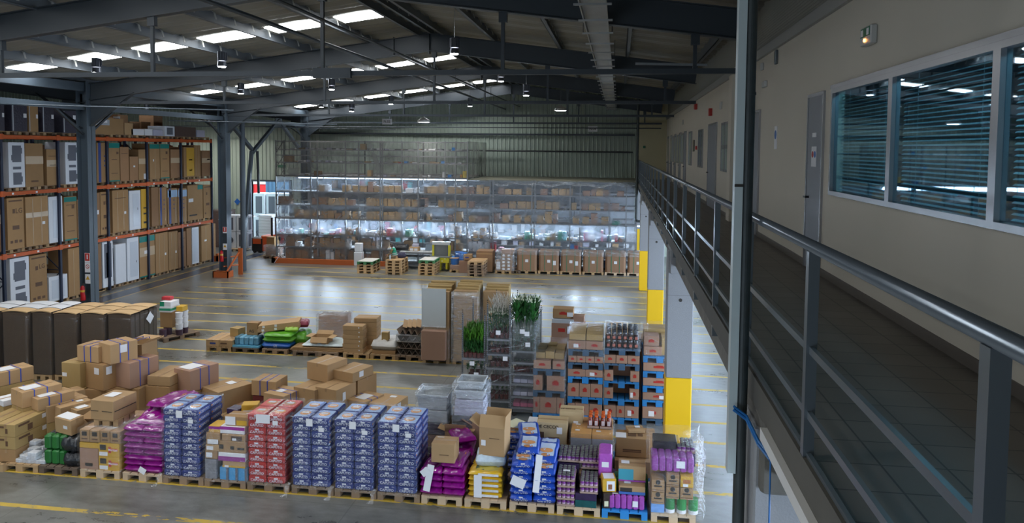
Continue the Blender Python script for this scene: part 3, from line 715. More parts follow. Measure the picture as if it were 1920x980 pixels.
# office room behind
OD = M('office_dark', (.10, .11, .12), .8)
struct(MB().box(WX+.12, -6, FZ, 7.5, 12.2, FZ+.01).build('floor_office', OD)); struct(MB().box(WX+.12, -6, 7.6, 7.5, 12.2, 7.7).build('ceiling_office', OD))
struct(MB().box(7.4, -6, FZ, 7.5, 12.2, 7.7).box(WX+.12, 12.1, FZ, 7.5, 12.2, 7.7).box(WX+.12, -6.1, FZ, 7.5, -6, 7.7).build('wall_office_inside', OD))
area('office_fill_light', (3.5, 5, 7.55), (0, 0, 0), 0.3, 9, 230, (.60, .88, 1.0))  # unseen area light without a fixture, added to brighten the blinds
def glass_mat(name, tint=(.40, .60, .68), refl=.26, rough=.02):
    m = bpy.data.materials.new(name); m.use_nodes = True; nt = m.node_tree; nt.nodes.clear(); N = nt.nodes.new; L = nt.links.new
    out = N('ShaderNodeOutputMaterial'); tr = N('ShaderNodeBsdfTransparent'); tr.inputs[0].default_value = (*tint, 1)
    gl = N('ShaderNodeBsdfGlossy'); gl.inputs['Roughness'].default_value = rough; gl.inputs[0].default_value = (.75, .9, 1, 1)
    mx = N('ShaderNodeMixShader'); mx.inputs[0].default_value = refl; L(tr.outputs[0], mx.inputs[1]); L(gl.outputs[0], mx.inputs[2]); L(mx.outputs[0], out.inputs[0]); return m
GLASS = glass_mat('window_glass'); 
ALU = M('window_aluminium', (.42, .42, .44), .25, .5)
BL = M('blind_slats', (.30, .46, .50), .5)
mull = [9.97, 7.88, 5.78, 3.2, .2]
for k in range(4):
    y1, y0 = mull[k], mull[k+1]
    w = empty('window_%d' % (k+1), (WX, (y0+y1)/2, OPZ0), 0); w['kind'] = 'structure'; cy = (y0+y1)/2; hw = (y1-y0)/2
    b = MB(); f = .055; zt = OPZ1-OPZ0
    b.box(-.05, -hw, 0, .03, -hw+f, zt).box(-.05, hw-f, 0, .03, hw, zt).box(-.05, -hw+f, 0, .03, hw-f, f).box(-.05, -hw+f, zt-f, .03, hw-f, zt)
    b.build('window_frame', ALU, w)
    MB().box(-.01, -hw+f, f, -.004, hw-f, zt-f).build('window_pane', GLASS, w)
    b = MB(); n = 29
    for i in range(n):
        z = f+.02+i*(zt-2*f-.03)/n; dx = .0; tl = .010
        if k == 2 and i > 30: pass
        b.bar((.06, -hw+f+.03, z), (.06, hw-f-.03, z + (.10 if (k == 2 and False) else 0)), .024, .002, up=(-.75, 0, 1))
    for yy in (-hw*.6, hw*.6): b.box(.058, yy-.002, f, .062, yy+.002, zt-f)
    b.build('blind', BL, w)
struct(MB().box(WX-.055, OPY0-.03, OPZ1, WX, OPY1+.03, OPZ1+.05).build('trim_5', ALU))
# ---- doors and small windows along the gallery
DOORM = M('grey_door', (.20, .21, .235), .45); DGL = M('dark_door_glass', (.05, .07, .075), .12, spec=.8); PALEG = M('pale_window_glass', (.40, .47, .42), .15)
dn = 0
def door(y0, y1, ztop=2.42, half=None, lever=True):
    global dn; dn += 1
    r = empty('door_%d' % dn, (WX, (y0+y1)/2, FZ), 0); r['kind'] = 'structure'; hw = (y1-y0)/2
    MB().box(-.03, -hw-.05, 0, 0, -hw, ztop+.05).box(-.03, hw, 0, 0, hw+.05, ztop+.05).box(-.03, -hw, ztop, 0, hw, ztop+.05).build('door_frame', ALU, r)
    MB().box(-.02, -hw, .01, 0, hw, ztop).build('door_leaf', DOORM, r)
    if half: MB().box(-.026, -hw+.08, half, -.0205, hw-.08, ztop-.1).build('door_glass', PALEG, r)
    MB().box(-.07, hw-.16, 1.0, -.02, hw-.13, 1.03).box(-.075, hw-.16, 1.0, -.06, hw-.04, 1.025).build('handle', BLACKP, r); return r
d1 = door(10.45, 11.2)
o = MB().box(-.004, -.13, 0, 0, .13, .28).build('safety_notice', WHITE, d1, (-.022, 0, 1.45))
for yy, mt in ((.06, M('ban_red', (.4, .03, .03), .5)), (-.06, M('order_blue', (.02, .12, .42), .5))):
    MB().cyl((-.008, yy, .17), (-.004, yy, .17), .045, n=18).build('pictogram', mt, o)
MB().box(-.028, -.10, 1.86, -.021, .10, 1.92).build('name_plate', WHITE, d1)
door(15.0, 15.8); door(21.4, 23.3)
door(28.9-.0, 29.7) if False else None
door(30.9, 31.8, 2.42); door(33.4, 34.4, 2.42, 1.1); door(36.4, 37.3, 2.42, 1.1); door(39.0, 40.0, 2.42, 1.1); door(41.4, 42.4, 2.42, 1.1)
wn_ = 4
def small_window(y0, y1, z0, z1, mat=PALEG, split=False):
    global wn_; wn_ += 1
    r = empty('window_%d' % wn_, (WX, (y0+y1)/2, z0), 0); r['kind'] = 'structure'; hw = (y1-y0)/2; h = z1-z0; f = .06
    b = MB().box(-.04, -hw, 0, 0, -hw+f, h).box(-.04, hw-f, 0, 0, hw, h).box(-.04, -hw+f, 0, 0, hw-f, f).box(-.04, -hw+f, h-f, 0, hw-f, h)
    if split: b.box(-.04, -hw+f, h*.46, 0, hw-f, h*.54).box(-.04, -.03, 0, 0, .03, h)
    b.build('window_frame', ALU, r); MB().box(-.02, -hw+f, f, -.004, hw-f, h-f).build('window_pane', mat, r)
small_window(18.95, 20.3, 5.68, 6.95, PALEG, True); small_window(24.8, 26.1, 5.66, 6.92, DGL, True); small_window(28.5, 29.6, 5.66, 6.95, PALEG)
small_window(32.0, 33.2, 5.66, 6.95, PALEG); small_window(34.7, 36.1, 5.66, 6.95, PALEG); small_window(37.6, 38.7, 5.66, 6.95, PALEG)
# wall fittings of the gallery
def wall_thing(name, px, py, sy, sz, mat, label, cat, dx=.05, parts=()):
    y, z = atX(px, py, WX); o = MB().rbox(0, 0, -sz/2, dx, sy, sz, ch=.01).build(name, mat, None, (WX-dx/2, y, z)); tag(o, label, cat); return o
LAMPW = M('lamp_cover', (.5, .5, .48), .3)
ex = wall_thing('exit_sign', 1635, 67, .36, .20, LAMPW, 'green running man exit sign with small orange light, high on the office wall', 'exit sign', .07)
MB().box(-.04, -.15, -.01, -.0355, .15, .085).build('sign_face', M('exit_green', (.02, .15, .07), .4), ex)
MB().box(-.044, .06, .0, -.0402, .13, .07).build('running_man', WHITE, ex); MB().box(-.044, -.13, .0, -.0402, -.06, .07).build('arrow', WHITE, ex)
MB().cyl((-.05, 0, -.05), (-.036, 0, -.05), .02, n=10).build('indicator_light', M('amber_led', (1, .4, .1), .3, emit=(1, .35, .08), es=12), ex)
wall_thing('emergency_lamp', 1436, 158, .3, .12, LAMPW, 'white emergency lamp on the office wall beside the pipe', 'lamp')
wall_thing('wall_socket_box', 1431, 125, .12, .14, LAMPW, 'small white junction box below the ledge beside the pipe', 'junction box')
w_ = wall_thing('conduit_end', 1458, 107, .1, .25, GREYM, 'loose cable ends hanging from the ledge over the emergency lamp', 'cable')
bs = wall_thing('blue_notice', 1455, 258, .20, .40, WHITE, 'blue round mandatory sign on the office wall between the doors', 'sign', .01)
MB().cyl((-.008, 0, .05), (-.005, 0, .05), .08, n=20).build('pictogram', M('order_blue', (0, 0, 0)), bs)
wall_thing('alarm_sounder', 1335, 210, .2, .22, RED, 'red alarm sounder over the grey door down the gallery', 'alarm', .1)
wall_thing('alarm_sounder', 1307, 200, .26, .2, RED, 'red alarm sounder farther down the gallery near the ledge', 'alarm', .1)
wall_thing('call_point', 1306.5, 277, .22, .13, RED, 'small red call point between two gallery windows', 'call point', .05)
wall_thing('exit_notice', 1353, 198, .3, .2, LAMPW, 'small exit plate high on the pilaster of the gallery', 'sign', .04)
wall_thing('exit_notice', 1281, 229, .4, .2, LAMPW, 'small exit plate far down the gallery wall', 'sign', .04)
wall_thing('notice_board', 1301.5, 273, .45, .42, DGL, 'small dark notice board beside the red call point', 'notice board', .03)
o = MB().rbox(0, 0, 0, .14, .02, .14, ch=.004).build('exit_notice', M('exit_green', (0, 0, 0)), None, (1.45, YB-.27, 6.35)); tag(o, 'tiny green exit plate on the cream end wall', 'sign')

# ---- high bay lamps
LH = M('lamp_housing', (.16, .17, .20), .3, .7); LE = M('lamp_glow', (1, 1, 1), .5, emit=(.95, .97, 1), es=35)
def bay_lamp(x, y, zb, label, power=420, spread=115, disc=False):
    r = empty('high_bay_lamp', (x, y, zb), 0, label, 'lamp', 'high bay lamps of the hall')
    if disc:
        MB().lathe([(.02, .3), (.06, .25), (.30, .12), (.33, 0)], n=18).build('shade', LAMPW, r); MB().cyl((0, 0, .0), (0, 0, .02), .26, n=16).build('bulb', LE, r)
    else:
        b = MB().cyl((0, 0, .16), (0, 0, .42), .125, n=16); 
        for k in range(12):
            a = k*math.pi/6; b.box(.12*math.cos(a)-.006, .12*math.sin(a)-.006, .18, .12*math.cos(a)+.02*math.cos(a)+.006, .12*math.sin(a)+.02*math.sin(a)+.006, .40)
        b.build('housing', LH, r)
        MB().lathe([(.115, .14), (.13, .0), (.12, .0), (.105, .13)], n=18).build('reflector', LH, r)
        MB().cyl((0, 0, -.02), (0, 0, .05), .105, n=18).build('bulb', LE, r)
        for k in range(3):
            pass
    zt = roof_z(x)+.02-zb
    MB().cyl((0, 0, .42 if not disc else .3), (0, 0, max(.5, zt)), .006, n=5).build('chain', CHROME, r)
    l = bpy.data.lights.new('lamp_light', 'SPOT'); l.energy = power; l.spot_size = math.radians(spread); l.spot_blend = .6; l.shadow_soft_size = .12; l.color = (1, .98, .94)
    lo = bpy.data.objects.new('lamp_light', l); COL.objects.link(lo); lo.parent = r; lo.location = (0, 0, -.06)
lamps = [(-15.25, 20, 8.35, 'lamp over the rack side of the middle bay'), (-11.3, 20, 8.50, 'lamp in the middle bay between the skylights'), (-4.5, 20, 8.80, 'brightest lamp just below the ridge'),
 (-15.4, 28.7, 8.40, 'small lamp over the rack side of the second bay'), (-11.5, 28.7, 8.55, 'small lamp in the second bay left of the ridge'), (-4.6, 28.7, 8.85, 'lamp right of the ridge in the second bay'), (-3.6, 28.7, 8.3, 'lamp on a long chain before the back wall'),
 (-15.6, 37.5, 8.35, 'far small lamp over the shelving, nearest the columns'), (-11.8, 37.5, 8.5, 'far small lamp over the shelving'), (-7.6, 37.5, 8.4, 'far small lamp near the ridge'),
 (-23.5, 40.3, 8.2, 'lamp added before the far gate to brighten the back wall'), (-27, 39.5, 8.2, 'lamp added behind the rack end to brighten the back wall'),  # two extra lamps added to brighten the left back wall
 (-13.0, 35, 8.0, 'far lamp hung low over the shelving front')]
for x, y, z, nm in lamps: bay_lamp(x, y, z, 'silver high bay ' + nm, *((750, 165) if x < -20 else ()))
bay_lamp(-2.9, 37, 8.15, 'round flat pendant lamp before the back wall', disc=True); bay_lamp(-9.9, 37, 7.55, 'round flat pendant lamp hung low over the shelving', disc=True)
for k, (x, y) in enumerate(((-15.3, 11.3), (-11.3, 11.3), (-4.5, 11.3), (-15.3, 3), (-9, 3), (-3, 3))):
    bay_lamp(x, y, 8.6, 'silver high bay lamp over the front of the hall, %s of that group' % ORD[k])
# security camera gear on the roof right
strut('truss_arm', (.4, 20.5, 8.55), (2.3, 20.5, 8.5), .06, .06, 'thin horizontal arm from the cable tray to the office wall', GALV, 'arm')

# tube lights added under the gallery slab to brighten the floor there
for k in range(6):
    y = 10+6*k
    r = empty('tube_light', (3.6, y, 4.288), 0, 'added tube light brightening the floor under the gallery, %s from the near end' % ORD[k], 'tube light', 'added tube lights under the gallery')
    MB().cyl((0, -.7, 0), (0, .7, 0), .03, n=8).build('tube', M('added_tube_glow', (.8, .9, 1), .5, emit=(.7, .84, 1.0), es=20), r); MB().box(-.06, -.75, .03, .06, .75, .08).build('housing', WHITE, r)
    area('gallery_fill_light', (3.6, y, 4.15), (0, 0, 0), .15, 1.4, 110, (.56, .74, 1.0))  # unseen area light added beside each tube
# ================================================================== PALLET RACKS ON THE LEFT
RKX = -21.6; RD = 1.1
UP_Y = [15.3, 18.0, 20.7, 23.4, 26.1, 28.9, 31.6, 34.3, 37.1]
LV = [0, 2.28, 4.52, 6.56]
up_b = MB()
for x in (0, -RD): up_b.box(x-.09, -.05, 0, x, .05, 6.62)
up = up_b.mesh('upright_pair', RACKB)
fb = MB()
for k in range(6):
    z = .3+k*1.02; a, c = (0-.05, -RD-.03) if k % 2 else (-RD-.03, -.05)
    fb.bar((a, 0, z), (c, 0, z+.95), .03, .03, up=(0, 1, 0)); fb.bar((-.05, 0, z), (-RD, 0, z), .03, .03, up=(0, 1, 0))
fbm = fb.mesh('frame_bracing', RACKB)
for i, y in enumerate(UP_Y):
    for (rx, nm) in ((RKX, 'front run'), (RKX-1.35, 'rear run')):
        r = empty('rack_upright', (rx, y, 0), 0, 'dark blue pallet rack upright frame, %s, %s from the far end' % (nm, ORD[len(UP_Y)-1-i]), 'rack frame', 'upright frames of the pallet racks')
        link('upright', up, r); link('bracing', fbm, r)
rails_b = {}
def rack_beam(rx, y0, y1, z, label):
    b = MB(); b.box(-.05, y0+.05, z-.13, 0, y1-.05, z).box(-.05, y0, z-.16, .012, y0+.09, z+.04).box(-.05, y1-.09, z-.16, .012, y1, z+.04)
    for xx in (-RD,): b.box(xx-.05, y0+.05, z-.13, xx, y1-.05, z)
    o = b.build('rack_rail', ORANGE, None, (rx, 0, 0)); tag(o, label, 'rack beam', 'orange beams of the pallet racks')
    return o
LN = ['floor', 'lowest', 'middle', 'top']
for j in (1, 2, 3):
    for i in range(len(UP_Y)-1):
        o = rack_beam(RKX, UP_Y[i], UP_Y[i+1], LV[j], 'orange rack beam pair, %s level, %s bay from the far end, front run' % (LN[j], ORD[7-i]))
        if j < 3:
            for t in (.4, 1.5): MB().box(.001, UP_Y[i]+t, LV[j]-.10, .004, UP_Y[i]+t+.09, LV[j]-.03).build('bay_label', WHITE, o)
        rack_beam(RKX-1.35, UP_Y[i], UP_Y[i+1], LV[j], 'orange rack beam pair, %s level, %s bay from the far end, rear run' % (LN[j], ORD[7-i]))
# pallets on the racks
for j in range(4):
    for i in range(2, len(UP_Y)-1):
        for k in range(3):
            y = UP_Y[i]+.48+.86*k
            if y < 20.0: continue
            pallet(RKX-.55, y, LV[j], 'wooden pallet in the racks, %s level, %s bay from the far end, %s' % (LN[j], ORD[7-i], ('near side', 'middle', 'far side')[k]), (WOOD, WOODM)[(i+j+k) % 2], group='pallets in the racks')
# big cartons on the racks, given by where their front face starts and ends along the aisle
def rk(j, xa, xb, ytop, ybot, mat, label, dec=(), tx=(), depth=.9, tape=None, org='a', inset=.08):
    """xa, xb, ytop, ybot measured on enlarged crops of the photograph"""
    oy = 180 if org == 'a' else 380
    xa, xb = xa/4.455, xb/4.455
    y0 = atX(xa, 300, RKX-inset)[0]; y1 = atX(xb, 300, RKX-inset)[0]
    y0 = max(y0, 18)
    zb = LV[j]+PH; zt = atX((xa+xb)/2, ytop/4.455+oy, RKX-inset)[1]
    h = max(.25, zt-zb); 
    # the box faces the aisle (+X); build with width along Y
    w = y1-y0-.02
    o = carton(RKX-inset-depth/2, (y0+y1)/2, zb, depth, w, h, label, mat=mat, tape=tape, name='appliance_carton', cat='box')
    for q in dec: decal(o, round(depth, 2), round(w, 2), round(h, 2), 'R', *q)
    for (s, size, m, u, v) in tx: letters(s, size, m, o, (depth/2+.006, -w/2+u*w, v*h), 'R')
    return o
def teal_top(a=.86): return (0, a, 1, .985, TEAL, 'printed_band')
lgd = lambda: [(.32, .70, .46, .78, INKB, 'printed_emblem'), (.1, .925, .9, .955, INKB, 'printed_line'), (.3, .38, .7, .46, INKB, 'printed_emblem'), (.15, .12, .3, .17, INKB, 'printed_mark'), (.4, .12, .58, .18, INKB, 'printed_mark'), (.68, .12, .85, .17, INKB, 'printed_mark')]
def foam(j, xa, xb, yt, yb, label, org='a'):
    o = rk(j, xa, xb, yt, yb, STYRO, label, [(.22, .56, .78, .93, GREYF, 'foam_recess'), (.16, .60, .22, .72, GREYF, 'foam_recess'), (.78, .75, .84, .88, GREYF, 'foam_recess'), (.25, .40, .75, .46, GREYF, 'foam_recess'), (.25, .06, .78, .33, GREYF, 'foam_recess'), (.78, .12, .84, .24, GREYF, 'foam_recess')], org=org); return o
marks = lambda: [(.15, .80, .85, .815, INKB, 'printed_line'), (.25, .55, .75, .57, INKB, 'printed_line'), (.2, .2, .8, .215, INKB, 'printed_line'), (.6, .66, .75, .71, WHITE, 'shipping_label')]
plain = lambda: [(.30, .04, .32, .96, TAPEW, 'tape_strip'), (.68, .04, .70, .96, TAPEW, 'tape_strip'), (.72, .42, .84, .48, WHITE, 'shipping_label')]
wraps = lambda: [(0, .52, 1, .70, TAPEW, 'tape_strip')]
navy = lambda: [(.12, .0, .34, 1, NAVY, 'printed_band'), (.6, .40, .68, .44, NAVY, 'printed_mark'), (.6, .52, .68, .56, NAVY, 'printed_mark'), (.6, .64, .68, .68, NAVY, 'printed_mark'), (.8, 0, .82, 1, TAPEW, 'tape_strip')]
# level 3 (second shelf from the top)
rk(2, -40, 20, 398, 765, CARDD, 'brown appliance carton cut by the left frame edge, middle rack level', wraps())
foam(2, 70, 208, 385, 765, 'white foam wrapped appliance with grey recesses, middle rack level beside the frame edge')
rk(2, 210, 362, 395, 755, CARD, 'wide brown carton with clear tape belt, middle rack level', wraps()+[(.3, .1, .7, .14, INKB, 'printed_mark')])
rk(2, 388, 490, 445, 745, CARD, 'lower brown carton with tape, second carton after the wide belted one', wraps()+marks()[:2])
foam(2, 545, 660, 385, 740, 'white foam wrapped appliance with grey recesses, just before the extinguisher column')
rk(2, 745, 798, 420, 720, CARD3, 'yellowish carton half behind the extinguisher column, middle rack level')
rk(2, 808, 908, 390, 715, CARD, 'tan carton with dark blue stripe, middle rack level after the column', navy())
rk(2, 910, 1000, 388, 710, CARD, 'tan carton with green blue top band, middle rack level, after the blue striped one', [teal_top(), (.7, .70, .9, .76, INKB, 'printed_mark')]+marks()[1:3]+[(0, 0, 1, .03, TEAL, 'printed_band')])
rk(2, 1003, 1078, 425, 700, CARDD, 'plain brown carton, middle rack level, after the teal topped one', marks()[:1])
rk(2, 1082, 1155, 505, 700, CARDD, 'half height brown carton, middle rack level', [(.4, .55, .6, .62, WHITE, 'shipping_label')])
rk(2, 1157, 1226, 445, 700, CARD, 'tan carton with torn white film at its foot, middle rack level', wraps()+[(.6, .02, .85, .2, WHITE, 'torn_film')])
rk(2, 1250, 1336, 398, 690, CARD, 'first of two tan cartons with green blue tops, middle rack level, far half', [teal_top(), (.3, .5, .4, .56, WHITE, 'shipping_label'), (.5, 0, .52, .85, TAPEW, 'tape_strip')])
rk(2, 1338, 1415, 398, 690, CARD, 'second of two tan cartons with green blue tops, middle rack level, far half', [teal_top(), (.6, .7, .8, .78, INKB, 'printed_mark'), (0, 0, 1, .03, TEAL, 'printed_band')]+marks()[1:3])
rk(2, 1425, 1522, 445, 690, CARDD, 'brown carton with clear tape, middle rack level, third bay from the end', wraps())
rk(2, 1535, 1622, 425, 680, CARD, 'carton with tall yellow printed panel, middle rack level', [(.25, .03, 1, .97, YELP, 'printed_band'), (.5, .2, .8, .24, INK, 'printed_mark'), (.5, .55, .8, .59, INK, 'printed_mark')])
rk(2, 1624, 1676, 412, 680, CARD, 'slim brown carton after the yellow panelled one, middle rack level', plain()[:2])
rk(2, 1685, 1772, 455, 670, CARDD, 'last brown carton at the rack end, middle rack level', [(.5, .62, .75, .68, INKB, 'printed_mark')]+wraps())
# level 2
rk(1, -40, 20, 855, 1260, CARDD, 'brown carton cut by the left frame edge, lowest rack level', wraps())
rk(1, 45, 188, 850, 1265, CARD, 'brown appliance carton with round emblem, lowest rack level beside the frame edge', lgd(), [('LG', .26, INKB, .70, .74)])
rk(1, 200, 392, 838, 1250, CARD, 'wide plain brown carton, lowest rack level', plain()+[(.0, .58, 1, .68, TAPEW, 'tape_strip')])
rk(1, 394, 512, 838, 1225, STYRO, 'tall white unboxed appliance, lowest rack level before the column', [(.3, .1, .75, .92, M('white_enamel', (.6, .65, .72), .3), 'door_panel'), (.85, .5, .88, .56, INK, 'handle_mark')])
rk(1, 524, 632, 838, 1200, CARD, 'tan carton with green blue top band, lowest rack level before the column', [teal_top(.88), (.6, .72, .8, .8, INKB, 'printed_mark'), (0, 0, 1, .03, TEAL, 'printed_band')]+marks()[:3])
rk(1, 634, 760, 860, 1190, CARDD, 'brown carton hidden behind the extinguisher column, lowest rack level')
rk(1, 762, 828, 810, 1180, CARDD, 'brown carton with torn label after the column, lowest rack level', [(.5, .5, .8, .6, WHITE, 'shipping_label')])
rk(1, 830, 912, 800, 1170, CARD, 'tan carton with round emblem after the column, lowest rack level', lgd(), [('LG', .2, INKB, .70, .74)])
rk(1, 930, 1066, 785, 1150, CARD, 'broad brown carton, lowest rack level, before the white one', plain()+marks()[:1])
rk(1, 1072, 1168, 790, 1130, STYRO, 'tall white unboxed appliance, lowest rack level after the column', [(.3, .08, .85, .92, M('white_enamel', (0, 0, 0)), 'door_panel'), (.7, .5, .75, .56, INK, 'handle_mark')])
rk(1, 1172, 1242, 775, 1100, YELP, 'yellow printed carton, lowest rack level', [(.25, .12, .7, .17, INK, 'printed_mark'), (.25, .35, .7, .39, INK, 'printed_mark'), (.25, .5, .7, .53, INK, 'printed_mark'), (.72, .72, .9, .78, WHITE, 'shipping_label')])
rk(1, 1258, 1320, 762, 1080, CARDD, 'plain brown carton beside the blue striped ones, lowest rack level')
rk(1, 1322, 1388, 762, 1070, CARD, 'tan carton with dark blue stripe, lowest rack level, first of three', navy())
rk(1, 1394, 1476, 770, 1060, CARD, 'tan carton with dark blue stripe, lowest rack level, second of three', navy()+[(0, .75, 1, .95, M('light_blue_film', (.3, .45, .65), .4), 'film_patch')])
rk(1, 1482, 1556, 770, 1050, CARD, 'tan carton with dark blue stripe, lowest rack level, third of three', navy()+[(0, .75, 1, .95, M('light_blue_film', (.3, .45, .65), .4), 'film_patch')])
rk(1, 1562, 1690, 742, 1040, CARD, 'broad tan carton with green blue corner patch, lowest rack level', [(.65, .86, 1, .99, TEAL, 'printed_band'), (.1, .12, .6, .16, INK, 'printed_mark'), (.05, .52, .35, .62, WHITE, 'shipping_label')])
rk(1, 1694, 1764, 742, 1030, CARD, 'tan carton with round mark at the rack end, lowest rack level', lgd()[:4])
# floor level
C = dict(org='b')
foam(0, 55, 220, 460, 780, 'white foam framed appliance on the floor level of the racks beside the frame edge', 'b')
rk(0, 222, 370, 438, 785, CARD, 'brown appliance carton with round emblem on the floor level of the racks', lgd(), [('LG', .24, INKB, .70, .76)], **C)
rk(0, 380, 540, 612, 790, STYRO, 'low white washing machine in foam on the floor level of the racks', [(.15, .1, .85, .85, M('white_enamel', (0, 0, 0)), 'door_panel')], **C)
rk(0, 548, 690, 375, 780, CARD, 'tall brown carton just before the extinguisher column, rack floor level', plain(), **C)
rk(0, 760, 830, 345, 700, CARDD, 'narrow brown carton beside the framed glass door, rack floor level', plain()[:1], **C)
rk(0, 838, 928, 325, 690, STYRO, 'white framed glass door cabinet, rack floor level after the column', [(.15, .2, .85, .95, GREYF, 'door_glass'), (.35, .05, .75, .75, WHITE, 'inner_panel')], **C)
rk(0, 1045, 1145, 292, 635, STYRO, 'large white refrigerator with open dark side, rack floor level', [(.25, .08, .9, .9, M('white_enamel', (0, 0, 0)), 'door_panel'), (.75, .4, .8, .45, INK, 'handle_mark')], **C)
o = MB().rbox(0, 0, 0, .8, .7, 1.75, ch=.02, m=0).box(-.3, -.356, .15, .3, -.351, 1.6, 1).build('open_refrigerator', [STYRO, INK], None, (RKX-.5, atX(940/4.455, 300, RKX)[0]+.55, PH)); tag(o, 'unwrapped cabinet with black interior beside the large white refrigerator', 'refrigerator')
rk(0, 1150, 1280, 275, 605, CARD, 'wrapped tan carton with green blue top on the rack floor level', [teal_top(.85), (.3, .56, .6, .64, WHITE, 'shipping_label'), (0, 0, 1, .03, TEAL, 'printed_band'), (0, .5, 1, .72, TAPEW, 'tape_strip')], **C)
rk(0, 1285, 1392, 252, 600, CARD, 'tall brown carton on the rack floor level, next after the teal topped one', plain(), **C)
rk(0, 1396, 1474, 240, 568, CARD, 'tall brown carton on the rack floor level, second after the teal topped one', plain(), **C)
rk(0, 1477, 1543, 242, 540, CARDD, 'tall brown carton with faint print before the slim blue upright, rack floor level', marks()[:2], **C)
rk(0, 1548, 1590, 212, 515, CARDD, 'slim brown carton beside the leaning white panel, rack floor level', **C)
rk(0, 1594, 1652, 205, 490, STYRO, 'leaning white foam panel on the rack floor level near the end', [(.1, .05, .9, .95, M('white_enamel', (0, 0, 0)), 'panel_face')], **C)
rk(0, 1672, 1793, 185, 475, CARD, 'broad brown carton at the rack end on the floor', plain()+[(.2, .55, .35, .6, WHITE, 'shipping_label')], **C)
# top of the racks
DW = M('dark_wrapped_goods', (.055, .05, .07), .25, var=.4, vscale=9, bump=.8, bscale=16)
top = [(-40, 50, 60, DW, 'dark wrapped bale on the rack top cut by the frame edge'), (105, 238, 62, DW, 'dark wrapped bale with white sheet on the rack top, second from the frame edge'), (248, 330, 75, CARD, 'brown wrapped carton stack on the rack top between dark bales'),
       (362, 462, 75, DW, 'dark wrapped bale on the rack top, third from the frame edge'), (532, 645, 80, DW, 'dark wrapped bale on the rack top just before the column')]
for k, (xa, xb, yt, mt, lb) in enumerate(top):
    o = rk(3, xa, xb, yt, 300, mt, lb, [(.75, .5, .95, .65, WHITE, 'shipping_label'), (.05, .02, .12, .98, M('painted_film_glint', (.45, .47, .5), .2), 'glinting_fold')], inset=.05)  # pale strip puts the glint of the film fold into the colour
    w_ = o.dimensions
    if k == 1: letters('BUG', .22, INK, MB().box(.456, -.3, 1.55, .46, .3, 1.85).build('paper_sheet', WHITE, o), (.47, 0, 1.7), 'R')
rk(3, 795, 1040, 185, 330, CARD, 'big wrapped pile of cartons with loose film on the rack top after the column', [(0, .55, .5, .9, M('painted_film_glint', (0, 0, 0)), 'glinting_fold'), (.3, .7, .42, .85, WHITE, 'shipping_label')])
rk(3, 1045, 1118, 225, 330, CARD2, 'pale carton in loose film on the rack top', [])
rk(3, 1100, 1210, 276, 340, WHITE, 'white carton on the rack top, first of three pale ones'); rk(3, 1214, 1280, 276, 340, WHITE, 'white carton on the rack top, second of three pale ones')
rk(3, 1284, 1365, 282, 340, M('lilac_white', (.5, .5, .62), .6), 'lilac white carton on the rack top, third of three pale ones')
rk(3, 1380, 1464, 252, 335, STYRO, 'white foam block with grey window on the rack top', [(.2, .15, .8, .85, GREYF, 'foam_recess')])
rk(3, 1467, 1640, 258, 345, M('dark_brown_wrap', (.10, .06, .05), .35, var=.4, vscale=8, bump=.6), 'dark brown wrapped bundle on the rack top near the end')
rk(3, 1646, 1715, 285, 350, M('lilac_white', (0, 0, 0)), 'small grey carton on the rack top at the far end')
# rear run goods
for j in (0, 1, 2, 3):
    for i in range(3, len(UP_Y)-1):
        for k in range(3):
            if rnd.random() < .25: continue
            y = UP_Y[i]+.48+.86*k; hh = rnd.uniform(1.1, 1.85) if j < 3 else rnd.uniform(.6, 1.2)
            carton(RKX-1.35-.6, y, LV[j]+.02, .8, .74, hh, 'brown carton in the rear racks, %s level, %s bay from far end, %s' % (LN[j], ORD[7-i], ('near side', 'middle', 'far side')[k]), CARDD, group='cartons in the rear racks', name='appliance_carton')
# rack end guard, tied label things
o = MB().box(-.06, -.25, 0, .06, .25, .42).box(-.2, -.25, 0, .06, -.2, .3).build('rack_guard', ORANGER, None, (RKX+.12, 37.5, 0)); tag(o, 'orange steel guard at the foot of the rack end', 'guard')

